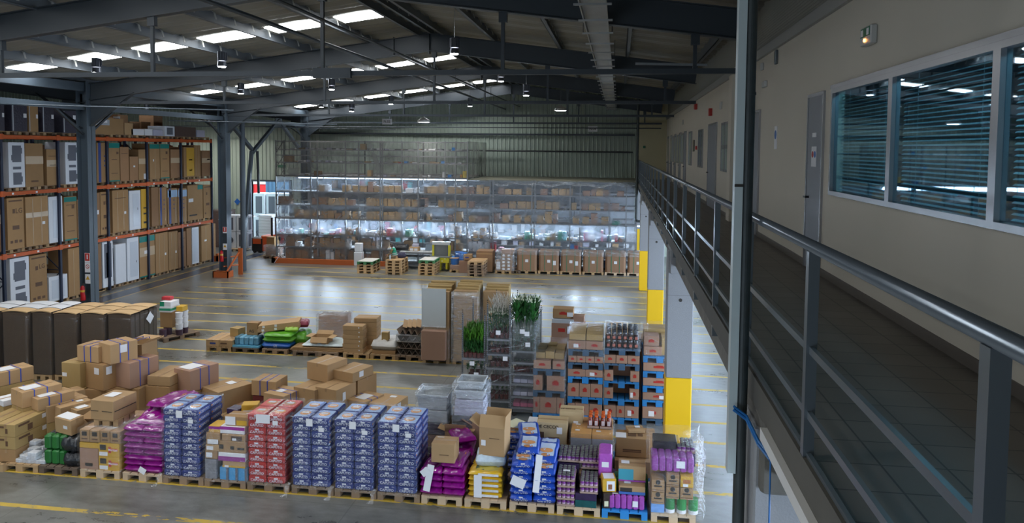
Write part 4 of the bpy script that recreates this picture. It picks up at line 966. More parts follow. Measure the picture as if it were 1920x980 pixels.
# column furniture
def extinguisher(x, y, z, label):
    r = empty('fire_extinguisher', (x, y, z), 0, label, 'fire extinguisher')
    MB().lathe([(0, 0), (.08, 0), (.085, .03), (.085, .42), (.06, .50), (.03, .53), (0, .53)], n=16).build('cylinder', M('extinguisher_red', (.45, .01, .015), .25), r, smooth=True)
    MB().lathe([(.0865, .30), (.0865, .37)], n=16).build('printed_band', YELP, r)
    MB().cyl((0, 0, .53), (0, 0, .58), .02, n=8).box(-.015, -.02, .57, .015, .12, .6).build('valve', INK, r)
    MB().tube([(0, -.02, .56), (.1, -.02, .5), (.11, -.02, .2)], .012, n=6).build('hose', INK, r)
extinguisher(LX, 23.85-.22-.11, .75, 'red fire extinguisher on the web of the rack side column'); extinguisher(LX, 33.1-.22-.11, .75, 'red fire extinguisher on the guarded column beyond the racks')
for (y, z, s, nm, col) in ((23.85, 2.25, .17, 'red extinguisher sign', RED), (23.85, 1.9, .17, 'round prohibition sign', RED), (23.85, 1.5, .17, 'yellow warning triangle sign', YELP), (33.1, 2.25, .15, 'red extinguisher sign', RED), (33.1, 1.45, .15, 'yellow warning triangle sign', YELP)):
    o = MB().box(-.1, -.004, -s, .1, 0, s).build('safety_sign', WHITE, None, (LX+.11, y-.215, z)); tag(o, 'small %s on the %s column' % (nm, 'rack side' if y < 30 else 'orange guarded'), 'sign')
    if 'round' in nm:
        b = MB(); 
        for k in range(20):
            a0, a1 = k*math.pi/10, (k+1)*math.pi/10; b.quad((.055*math.cos(a0), -.006, .04+.055*math.sin(a0)), (.055*math.cos(a1), -.006, .04+.055*math.sin(a1)), (.075*math.cos(a1), -.006, .04+.075*math.sin(a1)), (.075*math.cos(a0), -.006, .04+.075*math.sin(a0)))
        b.bar((-.05, -.006, .09), (.05, -.006, -.01), .002, .015); b.build('pictogram', col, o)
    elif 'triangle' in nm:
        b = MB(); b.v = [(-.08, -.006, -.03), (.08, -.006, -.03), (0, -.006, .11)]; b.f = [(0, 1, 2)]; b.m = [0]; b.build('pictogram', col, o)
    else:
        MB().box(-.09, -.006, -s+.06, .09, -.005, s-.01).build('pictogram', col, o); MB().box(-.02, -.008, -.05, .02, -.007, .11).build('pictogram', WHITE, o)
r = empty('column_guard', (LX, 33.1, 0), 0, 'orange steel impact guard around the foot of the far column', 'guard')
MB().box(-.38, -.5, 0, .4, -.45, .3).box(-.38, -.5, 0, -.33, 0, .3).box(.35, -.5, 0, .4, 0, .3).box(-.38, -.5, .28, .4, -.28, .3).build('base_guard', ORANGER, r)
MB().box(.38, .5, 0, .6, .55, 1.3).build('upright_plate', ORANGER, r)
MB().bar((0, -.1, .9), (.45, .4, .95), .05, .05).bar((0, -.2, .5), (.45, .4, .5), .06, .06).bar((.3, -.4, .3), (.45, .45, 1.1), .06, .06).build('brace', ORANGER, r)

# ================================================================== FILM-FRONTED SHELVING
SY = 38.0
SX = [-18.41, -16.43, -16.05, -14.47, -13.74, -12.54, -12.42, -11.35, -10.46, -9.01, -8.45, -7.82, -6.61, -6.44, -4.41, -4.25, -2.44, -1.92, -.43, .41, .95]
SZ = [.15, .84, 1.53, 2.40, 3.13, 3.86]; SZT = [4.70, 5.43, 5.82, 6.12, 6.57]
XS = -7.82
GF = M('shelf_galvanised', (.22, .225, .23), .45, .5, var=.1); SHB = M('shelf_board', (.20, .19, .18), .7)
sh = empty('shelving_frame', (-8.7, SY, 0), 0, 'tall galvanised shelving block faced with clear film at the back of the hall', 'shelving')
ox = 8.7
b = MB()
for x in SX:
    zt = 6.6 if x <= XS+.01 else 4.62
    b.box(x+ox-.03, -.03, 0, x+ox+.03, .03, zt)
b.build('upright', GF, sh)
b = MB()
for row, yy in enumerate((1.0, 4.0)):
    for x in SX[::4]:
        zt = 6.6 if x <= XS+.01 else 4.55
        b.box(x+ox-.025, yy-.025, 0, x+ox+.025, yy+.025, zt)
b.build('rear_upright', STEEL, sh)
for z in SZ+SZT:
    x1 = .95 if z < 4.6 else XS
    b = MB().box(-18.41+ox, -.02, z-.06, x1+ox, .01, z)
    b.build('shelf_rail', GF, sh)
    b = MB().box(-18.41+ox, .01, z-.025, x1+ox, 1.0, z-.005)
    if z not in (5.82,): b.build('shelf_board', SHB, sh)
    b = MB().box(-18.41+ox, 3.0, z-.025, x1+ox, 4.0, z-.005)
    if z not in (5.82, 6.57): b.build('shelf_board', SHB, sh)
b = MB()   # side frame of the tower with diagonals
for k in range(8):
    z = .3+k*.8; b.bar((-18.41+ox, .0, z), (-18.41+ox, 1.0, z+.7), .025, .025, up=(1, 0, 0))
for k, z in enumerate(SZ[2:]): b.bar((-18.41+ox, .05, z), (-17.9+ox, .5, z+.1 if False else z), .02, .02)
b.build('side_bracing', GF, sh)
# walkway deck on the lower part and side sheet of the tower
FILMG = film('grey_dusty_sheet', white=.75, gloss=.04, col=(.20, .21, .19), scale=1.5, stretch=(1, 1, .4), rough=.4, lo=.5, hi=.3)
o = MB().box(XS+ox, .0, 4.56, .95+ox, YB-SY-.5, 4.62).build('deck_sheet', M('mezzanine_deck', (.17, .165, .12), .5, var=.25, vscale=.8), sh)
o = MB().box(-18.41+ox, 1.0, 4.66, XS+ox, YB-SY-.5, 4.70).build('deck_sheet', SHB, sh)
n_ = 12
b = MB()
for i in range(n_):
    ya, yb = (YB-SY-.5)*i/n_, (YB-SY-.5)*(i+1)/n_; sg = lambda t: .04*math.sin(t*3)
    b.quad((XS+ox+.02+sg(ya), ya, 4.6), (XS+ox+.02+sg(yb), yb, 4.6), (XS+ox+.02, yb, 6.6), (XS+ox+.02, ya, 6.6))
b.build('side_sheet', FILMG, sh)
# orange rail along the floor
o = MB().box(-18.41, -.62, 0, -11.3, -.45, .26).box(-18.41, -.62, .0, -18.2, .0, .26).build('floor_guard_rail', ORANGER, None, (0, SY, 0)); tag(o, 'orange impact rail on the floor before the shelving', 'guard rail')
# film curtain over the front
def curtain(name, x0, x1, z0, z1, label, mat, seed):
    r = random.Random(seed); b = MB(); nx = int((x1-x0)/.25); nz = 6; V = []
    for j in range(nz+1):
        for i in range(nx+1): V.append((x0+(x1-x0)*i/nx, r.uniform(-.007, .007)-.05, z0+(z1-z0)*j/nz))
    F = [(j*(nx+1)+i, j*(nx+1)+i+1, (j+1)*(nx+1)+i+1, (j+1)*(nx+1)+i) for j in range(nz) for i in range(nx)]
    me = bpy.data.meshes.new(name); me.from_pydata(V, [], F); me.materials.append(mat); me.polygons.foreach_set('use_smooth', [True]*len(F)); me.update()
    o = bpy.data.objects.new(name, me); COL.objects.link(o); o.location = (0, SY, 0); return tag(o, label, 'plastic curtain')
FC = film('shelf_film', white=.40, gloss=.05, col=(.50, .56, .64), trans=.75, scale=1.1, stretch=(1, 1, 1.6), bumps=.5, rough=.3, lo=.55, hi=.35)
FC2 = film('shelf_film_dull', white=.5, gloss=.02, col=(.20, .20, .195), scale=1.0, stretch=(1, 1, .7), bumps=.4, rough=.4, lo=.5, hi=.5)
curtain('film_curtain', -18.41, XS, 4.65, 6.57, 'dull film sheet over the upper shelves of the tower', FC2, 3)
curtain('film_curtain', -18.41, XS, .1, 4.62, 'clear film sheet over the lit shelves below the tower', FC, 4)
curtain('film_curtain', XS+.02, .95, .1, 4.60, 'clear film sheet with wavy top edge over the lower shelving', FC, 5)
# loose crumpled hem along the top of the right sheet
V = []; b = MB(); pts = []
r_ = random.Random(9)
for i in range(60):
    x = -6.4+7.2*i/59; zc = 4.45-.12*abs(math.sin(x*1.3))-.05*math.sin(x*5)
    V += [(x, -.08-.03*math.sin(x*9), zc+.12+.03*r_.random()), (x, -.13-.03*math.cos(x*7), zc-.02*r_.random())]
me = bpy.data.meshes.new('film_hem'); me.from_pydata(V, [], [(2*i, 2*i+1, 2*i+3, 2*i+2) for i in range(59)]); me.materials.append(FILMW)
o = link('film_hem', me, None, (0, SY, 0)); tag(o, 'crumpled plastic hem hanging along the top of the lower shelving', 'plastic sheet')
# tube lights in the picking aisle
TUBE = M('cool_tube_glow', (.8, .9, 1), .5, emit=(.62, .80, 1.0), es=8)
b3 = 0
for (z, x0, x1) in ((4.50, -18, -7.9), (2.18, -18, .7)):
    x = x0
    while x < x1:
        b3 += 1
        r = empty('tube_light', (x+.75, SY+1.9, z), 0, 'cool white tube light in the picking aisle, %s storey, %s from the tower end' % ('upper' if z > 3 else 'lower', ORD[int(round((x-x0)/1.5))]), 'tube light', 'tube lights inside the shelving')
        MB().cyl((-.72, 0, 0), (.72, 0, 0), .025, n=8).build('tube', TUBE, r); MB().box(-.75, -.05, .03, .75, .05, .06).build('housing', WHITE, r)
        x += 1.5
for (z, x0, x1, e) in ((4.42, -18.2, -7.9, 300), (2.14, -18.2, .8, 1500)):
    l = area('picking_aisle_fill', ((x0+x1)/2, SY+1.9, z), (math.radians(-40), 0, 0), x1-x0, .3, e, (.62, .80, 1.0))  # unseen area lights without fixtures, added to strengthen the aisle tubes
struct(MB().box(-18.4, SY+4.1, 0, .9, SY+4.15, 4.5).build('wall_shelving_back', M('pale_back_sheet', (.30, .32, .35), .6)))
# goods on the shelves ------------------------------------------------
TOPW = ['floor shelf', 'second shelf', 'lit shelf', 'shelf over the lights', 'fifth shelf', 'upper lit shelf']
TT = ['lowest tower shelf', 'middle tower shelf', 'highest tower shelf']
from collections import Counter
cnt = Counter()
NUMW = ['', 'one', 'two', 'three', 'four', 'five', 'six', 'seven', 'eight', 'nine', 'ten', 'eleven', 'twelve', 'thirteen', 'fourteen', 'fifteen', 'sixteen', 'seventeen', 'eighteen', 'nineteen', 'twenty']
def bay_of(x):
    k = 0
    for i, s in enumerate(SX):
        if x >= s: k = i
    return k+1
def sgood(px0, px1, pyt, z, sname, mat, word, y=None, depth=.42, grp='cartons on the film fronted shelving', lab=None):
    Y = y or SY+.12
    x0, _ = atY(px0, 400, Y); x1, _ = atY(px1, 400, Y); zt = atY((px0+px1)/2, pyt, Y)[1]
    h = max(.05, zt-z); w = max(.05, x1-x0-.012); bay_ = bay_of((x0+x1)/2); cnt[(sname, bay_)] += 1; n = cnt[(sname, bay_)]
    k = (round(w, 1), round(h, 1), mat.name)
    o = carton((x0+x1)/2, Y+depth/2, z, w, depth, h, lab or '%s, %s of the filmed shelving, bay %s, item %s' % (word, sname, NUMW[bay_], NUMW[n]), mat, tape=None, group=grp, name='shelf_carton')
    return o
def runA(lst, z, sname, org, mat=CARD, word='brown carton', dec=True):
    ox_, oy_, s = org
    for q in lst:
        m = q[3] if len(q) > 3 else mat; wd = q[4] if len(q) > 4 else word
        o = sgood(ox_+q[0]/s, ox_+q[1]/s, oy_+q[2]/s, z, sname, m, wd)
        if m is mat and dec:
            w_, d_, h_ = o.data.vertices[0].co, 0, 0
            dd = o.dimensions; decal(o, dd.x, dd.y, dd.z, 'F', .78, .72, .86, .82, INK, 'hand_hole')
A = (380, 180, 4.455); B = (380, 340, 4.455); Cc = (780, 220, 4.26); D = (780, 380, 4.26)
BX = M('shelf_box_tan', (.52, .33, .15), .75, var=.12)
runA([(970,1018,737),(1018,1055,740,WHITE,'white carton'),(1165,1220,742),(1250,1300,745),(1315,1372,745),(1378,1428,715,CARDP,'tall rose brown carton'),(1431,1480,748),(1503,1550,747),(1551,1598,747),(1605,1658,748),(1692,1758,772,WHITE,'low white carton'),(1775,1798,765,WHITE,'white carton'),(1846,1880,755)], 3.86, TOPW[5], A, BX)
runA([(60,116,550),(118,176,550),(181,228,528),(256,312,552),(320,360,555),(370,420,552,CARDP,'rose brown carton'),(425,462,555,CARDP,'rose brown carton'),(481,534,540),(538,585,553),(655,704,560,CARDP,'rose brown carton'),(708,760,572),(772,840,572),(880,930,560),(990,1050,570,CARDP,'rose brown carton'),(1080,1135,570),(1139,1195,570),(1198,1250,570),(1326,1390,587,CARDP,'rose brown carton'),(1395,1432,573,CARDP,'rose brown carton'),(1436,1495,570),(1500,1540,580,CARDP,'rose brown carton'),(1600,1660,590,CARDP,'rose brown carton')], 3.86, TOPW[5], Cc, BX)
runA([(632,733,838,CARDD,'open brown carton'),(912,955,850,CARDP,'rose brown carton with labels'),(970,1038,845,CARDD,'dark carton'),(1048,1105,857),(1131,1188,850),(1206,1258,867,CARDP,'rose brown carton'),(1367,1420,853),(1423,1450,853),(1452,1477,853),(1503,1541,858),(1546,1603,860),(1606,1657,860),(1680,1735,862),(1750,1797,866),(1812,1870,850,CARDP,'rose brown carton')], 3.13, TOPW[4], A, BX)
runA([(25,72,652,CARDP,'rose brown carton'),(176,224,660),(238,290,664),(292,342,664),(348,403,664),(420,460,672,CARDP,'rose brown carton'),(668,736,687,CARDP,'rose brown carton'),(742,797,672),(810,877,672),(880,938,674),(960,1028,665,CARD2,'pale open carton'),(1032,1085,677),(1088,1142,677),(1240,1280,682),(1320,1374,688,CARDP,'rose brown carton'),(1378,1431,686),(1434,1472,686),(1498,1556,687,CARDP,'rose brown carton'),(1562,1622,687,CARDP,'rose brown carton'),(1632,1670,712,CARDP,'small rose brown carton')], 3.13, TOPW[4], Cc, BX)
runA([(766,818,237,CARD,'brown carton'),(841,895,242),(911,955,244,CARD,'brown carton'),(985,1038,246,CARD,'brown carton'),(1041,1096,246,CARD,'brown carton'),(1104,1155,267,CARDD,'dark brown carton'),(1166,1220,250),(1251,1300,251),(1367,1420,252),(1423,1450,252),(1452,1476,252),(1503,1545,257),(1549,1604,257),(1608,1657,258),(1698,1752,260),(1755,1795,262),(1846,1872,262)], 2.40, TOPW[3], B, BX)
runA([(60,115,765),(256,290,782,CARDP,'rose brown carton'),(300,366,754),(421,475,786),(487,529,790,CARDP,'rose brown carton'),(532,590,790,CARDD,'dark brown carton'),(606,665,766,CARDP,'rose brown carton'),(688,742,781),(780,836,783),(866,918,785),(962,1018,785),(1028,1085,752),(1096,1131,770,CARDP,'rose brown carton'),(1250,1302,796),(1328,1383,796),(1397,1450,768,CARDP,'rose brown carton'),(1480,1538,797),(1565,1630,830,M('green_box',(.02,.2,.12),.5),'flat green box')], 2.40, TOPW[3], Cc, BX)
GRN = M('green_goods', (.02, .30, .16), .5); LGR = M('light_green_goods', (.30, .62, .36), .5); PNK = M('pink_goods', (.6, .18, .28), .5); CYA = M('turquoise_goods', (.05, .40, .42), .5); BLG = M('blue_goods', (.02, .22, .6), .4); REDG = M('red_goods', (.55, .04, .05), .5); YLG = M('yellow_goods', (.75, .55, .05), .5)
runA([(915,940,345,CARD,'tall slim brown carton'),(942,962,405,CARDD,'dark carton'),(975,996,415,CARD,'brown carton'),(1010,1050,433,GRN,'flat green pack'),(1055,1096,432,REDG,'flat red pack'),(1140,1190,430,BX,'low tan carton'),(1190,1218,385,CARD,'tall brown carton'),(1220,1246,400,CARDD,'dark brown carton'),(1276,1303,385,CARD,'tall brown carton'),(1390,1440,415,WHITE,'white carton'),(1533,1585,393,REDG,'dull red box stack'),(1590,1618,425,CARDD,'dark carton'),(1620,1656,400,CARDD,'dark red brown carton'),(1690,1718,405,GRN,'green pack stack'),(1722,1746,402,LGR,'light green pack'),(1812,1842,408,CARD,'brown carton')], 1.53, TOPW[2], B, BX, dec=False)
runA([(26,60,222,CARD,'brown carton'),(318,352,188,CARD,'tall brown carton'),(354,402,256,INK,'low black crate'),(455,487,228,BX,'tan carton with warning mark'),(508,553,195,CARD,'tall brown carton'),(762,795,278,CARDP,'low rose carton'),(812,850,265,CARD,'brown carton'),(866,905,232,GRN,'green pack stack'),(910,930,250,LGR,'light green pack'),(1045,1070,265,YLG,'yellow pack'),(1073,1115,240,CARD,'brown carton'),(1133,1168,228,GRN,'green pack stack'),(1172,1200,232,CYA,'turquoise pack stack'),(1206,1255,278,CARD,'brown carton'),(1340,1372,232,PNK,'pink pack stack'),(1478,1498,222,PNK,'pink pack'),(1590,1615,257,REDG,'red pack stack'),(1625,1665,280,CARDP,'rose brown carton'),(1680,1717,236,WHITE,'white box stack with red marks'),(1722,1762,240,WHITE,'white carton')], 1.53, TOPW[2], D, BX, dec=False)
runA([(690,765,455,CARDD,'dark brown carton'),(770,806,507,WHITE,'small white carton'),(845,905,463,CARDD,'dark brown carton'),(930,962,470,CARDD,'dark brown carton'),(975,1016,470),(1020,1062,472),(1066,1087,478,CARDP,'rose brown carton'),(1093,1150,475),(1153,1186,478),(1200,1222,478,WHITE,'white pack stack'),(1272,1305,490),(1316,1360,480),(1363,1405,480),(1415,1440,500,CARDD,'dark carton'),(1450,1478,495,WHITE,'white paper stack'),(1508,1545,492),(1680,1740,495)], .84, TOPW[1], B, CARD, dec=False)
runA([(250,300,312,CARD,'brown carton'),(310,366,332,CARD,'brown carton'),(418,450,310,WHITE,'white carton stack'),(453,486,310,WHITE,'white carton stack'),(495,528,308,WHITE,'white carton stack'),(548,590,310,WHITE,'white carton stack'),(597,634,318,REDG,'red carton stack'),(803,852,345,WHITE,'white framed carton'),(1230,1264,332,BLG,'blue pack stack'),(1267,1296,342,REDG,'red pack stack'),(1400,1440,375,WHITE,'white carton'),(1570,1612,362,CARD,'brown carton'),(1726,1750,342,WHITE,'white carton')], .84, TOPW[1], D, CARD, dec=False)
runA([(690,755,560),(770,820,560),(822,880,562),(920,962,565),(975,1020,570),(1025,1060,572,WHITE,'white carton'),(1066,1095,590,WHITE,'white pack with black marks'),(1102,1150,568),(1155,1195,570),(1210,1258,575),(1340,1400,610,CARDP,'low rose carton'),(1405,1470,575),(1505,1545,578)], .15, TOPW[0], B, CARDD, 'dark brown carton', dec=False)
# top of the tower
for (org, lst) in ((A, [(1315,1360,398,6.12,2,BX,'tan carton with handle'),(682,752,497,5.43,1,CARD,'brown carton'),(1680,1708,543,5.43,1,BLG,'small blue box'),(1375,1410,620,4.70,0,BX,'tan bag'),(1632,1660,553,5.43,1,REDG,'small red pack'),(930,985,625,4.70,0,CARDD,'dark carton'),(868,895,532,5.43,1,M('lilac_white',(0,0,0)),'lilac pack')]), (Cc, [(282,312,240,6.12,2,BLG,'blue bottle pack'),(198,228,348,5.43,1,BLG,'blue pack'),(250,284,458,4.70,0,BLG,'small blue box'),(350,366,457,4.70,0,M('orange_goods',(.7,.3,.05),.5),'orange pack'),(370,402,430,4.70,0,YLG,'yellow pack'),(208,228,436,4.70,0,WHITE,'white pack'),(92,116,462,4.70,0,WHITE,'white pack')])):
    for (a, c_, t_, z, k, mt, wd) in lst: sgood(org[0]+a/org[2], org[0]+c_/org[2], org[1]+t_/org[2], z, TT[k], mt, wd, depth=.3)
r_ = random.Random(21)
for k, z in enumerate((4.70, 5.43, 6.12)):
    for i in range(24):
        x = -17.8+9.8*(i+.2+.6*r_.random())/24
        if abs(x+14.1) < .01: continue
        w = r_.uniform(.12, .35); h = r_.uniform(.03, .10); mt = r_.choice([WHITE, WHITE, WHITE, M('lilac_white', (0,0,0)), CARD2])
        carton(x, SY+.2+.5*r_.random(), z, w, .25, h, 'small flat %s pack lying on the %s, %s from the gate side' % ('pale' if mt is not CARD2 else 'tan', TT[k], ORD[i] if i < 20 else 'twenty-'+ORD[i-20]), mt, tape=None, group='small packs on the tower shelves', name='small_pack')
# small things filling the lit shelf and the second row behind the aisle
LW = M('lilac_white', (0,0,0)); pal = [WHITE]*9+[LW]*7+[CARD2, CARD, CARD, CARDP, CARDP, CARD2, PNK, GRN, CYA, REDG, BLG]
for (z, y, nm, n, hm, x0, x1) in ((1.53, SY+.35, 'lit shelf behind the cartons', 62, .3, -18, .7), (1.53, SY+3.1, 'back row lit shelf', 48, .5, -18, .7), (.84, SY+3.1, 'back row second shelf', 36, .5, -18, .7), (3.86, SY+3.1, 'back row upper shelf', 20, .5, -18, -8), (.84, SY+.3, 'second shelf, right part', 14, .22, -6.2, .6), (.15, SY+.3, 'floor shelf, right part', 14, .5, -6.2, .6)):
    for i in range(n):
        x = x0+(x1-x0)*(i+.25+.5*r_.random())/n; w = r_.uniform(.15, .34); h = r_.uniform(.08, hm)
        ii = (ORD[i] if i < 20 else ['twenty', 'thirty', 'forty', 'fifty', 'sixty'][i//10-2]+'-'+ORD[i % 10])
        mt = r_.choice(pal); cn_ = {'white_paper': 'white', 'lilac_white': 'lilac', 'cardboard_pale': 'tan', 'cardboard': 'brown', 'pink_goods': 'pink', 'green_goods': 'green', 'turquoise_goods': 'turquoise', 'red_goods': 'red', 'blue_goods': 'blue', 'cardboard_rose': 'rose brown'}[mt.name]
        carton(x, y+.15, z, w, .28, h, 'small %s pack on the %s, %s from the gate side' % (cn_, nm, ii), mt, tape=None, group='small packs on the lit shelves', name='small_pack')

# ================================================================== FRONT ROW OF PALLETS  (front edge at Y = 12.3)
FY = 12.32
PX = [(-11.6, -10.8), (-10.78, -9.98), (-9.93, -9.1), (-9.05, -8.24), (-8.24, -7.42), (-7.42, -6.6), (-6.58, -5.77), (-5.73, -4.93), (-4.92, -4.14), (-4.13, -3.35), (-3.33, -2.6), (-2.56, -1.82), (-1.77, -.99), (-.95, -.21), (-.19, .58), (.63, 1.37)]
PL = ['orange brown wooden pallet under the small white packs', 'dark weathered pallet under the green cat litter bags', 'pale wooden pallet under the wrapped yellow pet food cartons', 'pale wooden pallet under the tall purple sack pile', 'wooden pallet under the blue flour stack beside the purple sacks',
 'dark worn pallet under the wrapped mixed cartons', 'brown pallet under the red flour stack', 'brown pallet under the blue flour stack beside the red one', 'brown pallet under the middle of the three adjoining blue flour stacks', 'brown pallet under the blue flour stack beside the low purple sacks',
 'pale wooden pallet under the low purple sacks', 'pale wooden pallet under the yellow feed bags', 'pale wooden pallet under the loose blue and white flour bags', 'pale wooden pallet under the stacked canned food trays', 'bright blue pallet with mixed pet food', 'pale pinkish pallet under the loosely wrapped mixed load']
PMt = [WOOD, WOODD, WOODL, WOODL, WOODM, WOODM, WOODM, WOODM, WOODM, WOODM, WOODL, WOODL, WOODL, WOODL, WOODB, WOODL]
pc = []
for (a, c), lb, mt in zip(PX, PL, PMt):
    x = (a+c)/2; w = round(min(.8, c-a-.01), 2); pc.append(x)
    pallet(x, FY+.6, 0, lb, mt, w=w, d=1.2)

# ---- flour stacks: two packs wide, two deep, ten layers
FBL = M('flour_pack_navy', (.009, .024, .17), .35, var=.15); FBR = M('flour_pack_blue', (.012, .06, .38), .32, var=.1)
FTOP = M('flour_pack_light_blue', (.26, .40, .68), .35, var=.18, vscale=6); FRD = M('flour_pack_red', (.42, .014, .014), .35, var=.12); FRT = M('flour_top_red', (.62, .06, .05), .35, var=.2, vscale=6)
PIZ = M('pizza_print', (.62, .28, .10), .5, var=.35, vscale=18); LOGOW = M('print_white', (.62, .64, .70), .45); CREAM = M('print_cream', (.72, .60, .50), .5)
def flour_pack_mesh(w, d, h, mats):
    b = MB(); b.rbox(0, 0, 0, w, d, h, ch=.018, m=0)
    me = b.mesh('flour_pack', mats)
    for p in me.polygons:
        if p.normal.z > .9: p.material_index = 1
        p.use_smooth = False
    # side faces brighter blue than the printed front
    for p in me.polygons:
        if abs(p.normal.x) > .8: p.material_index = 2
    return me
def flour_stack(x, y0, red, nm, cols=(0, 1), top=True):
    x -= .035
    pw, pd, ph = .34, .41, .1265
    me = flour_pack_mesh(pw, pd, ph-.004, [FRD, FRT, FRD] if red else [FBL, FTOP, FBR]); col = 'red' if red else 'blue'
    for lay in range(10):
        for cx in (0, 1):
            for dy in (0, 1):
                j = rnd.uniform(-.006, .006)
                if dy and not cx and lay < 9: continue
                o = link('flour_pack', me, None, (x+(cx-.5)*(pw+.018)+j, y0+.215+dy*(pd+.015)+rnd.uniform(-.006, .006), PH+lay*ph), rnd.uniform(-.01, .01))
                tag(o, '%s flour pack, %s, %s layer up, %s, %s' % (col, nm, ORD[lay], ('rack side', 'gallery side')[cx], ('front' if dy == 0 else 'rear')), 'flour pack', 'flour packs in the %s' % nm)
                if dy == 0:
                    letters('CAPUTO', .064, LOGOW, o, (0, -pd/2-.002, .040), 'F')
                    MB().box(-.038, -pd/2-.002, .074, .038, -pd/2-.0005, .104).build('printed_badge', LOGOW, o)
                    if not red: MB().box(.09, -pd/2-.002, .098, .14, -pd/2-.0005, .103).build('printed_mark', LOGOW, o)
                if cx == 1 and lay > 2: 
                    letters('CAPUTO', .07, LOGOW, o, (pw/2+.002, -.0, .06), 'R')
                    if not red: MB().cyl((pw/2, -.165, .06), (pw/2+.002, -.165, .06), .022, n=12).build('printed_medallion', PIZ, o)
                if lay == 9:
                    MB().lathe([(0, ph), (.11, ph), (.11, ph-.01)], .0, .0, n=16).build('printed_pizza', PIZ, o).scale = (.9, .9, 1)
                    MB().box(-.07, -.02, ph-.003, .06, .06, ph+.002).build('printed_panel', LOGOW, o)
                    b = MB()
                    sx = 1 if cx == 0 else -1
                    for k in range(4):
                        yy = -pd/2+.03+k*.09; a = pw/2-.02
                        b.v += [(sx*a, yy, ph+.001), (sx*(a-.07), yy+.045, ph+.001), (sx*a, yy+.09, ph+.001)]; n = len(b.v); b.f.append((n-3, n-2, n-1)); b.m.append(0)
                    b.build('printed_diamonds', CREAM if red else FBR, o)
    wrap(x, y0+.43, .10, .735, .88, 1.33, 'clear stretch film wrapped tightly round the %s' % nm, FILM, seed=int(abs(x*10)))
    b = MB().box(-.06, -.005, 0, .06, 0, .13) if not red else MB().box(-.14, -.005, 0, .12, 0, .16)
    s = b.build('delivery_note', WHITE, None, (x+.0 if not red else x-.02, y0-.035, 1.26)); tag(s, 'white paper on the front of the %s' % nm, 'paper'); 
    MB().box(-.05, -.002, 0, .05, .0, .075).build('sticker', WHITE, s, (.22, 0, -.02 if x < -8 or red else -.09))
    # torn tail of film at the pallet corner
    b = MB(); V = [(0, 0, .22), (-.06, -.02, .12), (-.02, -.1, .06), (-.1, -.14, .01), (.04, -.16, .012), (.02, -.04, .13), (.05, 0, .2)]
    me = bpy.data.meshes.new('film_tail'); me.from_pydata(V, [], [(0, 1, 5), (1, 2, 5), (2, 3, 4), (5, 2, 4), (0, 5, 6)]); me.materials.append(FILMW)
    if not red: tag(link('film_tail', me, None, (x-.40, y0-.045, 0)), 'torn film tail on the floor by the %s' % nm, 'plastic film')
flour_stack(pc[4], FY, False, 'blue stack next to the purple sacks')
flour_stack(pc[6], FY, True, 'red flour stack')
flour_stack(pc[7], FY, False, 'blue stack next to the red')
flour_stack(pc[8], FY, False, 'middle blue flour stack')
flour_stack(pc[9], FY, False, 'last blue stack before low sacks')

# ---- purple sacks
PUR_ = M('purple_sack', (.25, .006, .20), .25, var=.15, vscale=5, bump=.5, bscale=9, coat=.4)
def print_mat(name, base, c2, c3):
    m = bpy.data.materials.new(name); m.use_nodes = True; nt = m.node_tree; N = nt.nodes.new; L = nt.links.new; b = nt.nodes['Principled BSDF']
    tc = N('ShaderNodeTexCoord'); v = N('ShaderNodeTexVoronoi'); v.inputs['Scale'].default_value = 7; L(tc.outputs['Object'], v.inputs['Vector'])
    cr = N('ShaderNodeValToRGB'); e = cr.color_ramp.elements; cr.color_ramp.interpolation = 'CONSTANT'
    e[0].color = (*base, 1); e[1].color = (*c2, 1); e[1].position = .72; k = cr.color_ramp.elements.new(.86); k.color = (*c3, 1)
    L(v.outputs['Color'], cr.inputs[0]); L(cr.outputs[0], b.inputs['Base Color']); b.inputs['Roughness'].default_value = .28; b.inputs['Coat Weight'].default_value = .4
    n2 = N('ShaderNodeTexNoise'); n2.inputs['Scale'].default_value = 9; L(tc.outputs['Object'], n2.inputs['Vector']); bp = N('ShaderNodeBump'); bp.inputs['Strength'].default_value = .5; bp.inputs['Distance'].default_value = .02
    L(n2.outputs['Fac'], bp.inputs['Height']); L(bp.outputs[0], b.inputs['Normal']); return m
PURP = print_mat('purple_sack_print', (.25, .006, .20), (.55, .35, .5), (.7, .32, .03))
smesh = [sack_mesh('sack', .60, .80, .14, [PUR_, PURP], seed=k) for k in range(3)]
smesh2 = [sack_mesh('sack', .40, .60, .118, [PUR_, PURP], seed=10+k) for k in range(3)]
smesh_long = [sack_mesh('sack', .78, .42, .115, [PUR_, PURP], seed=20+k) for k in range(3)]
def sack(me, x, y, z, rz, label, tilt=(0, 0), cat='sack', grp=None):
    o = link('sack', me, None, (x, y, z), rz); o.rotation_euler = (tilt[0], tilt[1], rz); return tag(o, label, cat, grp)
x = pc[3]
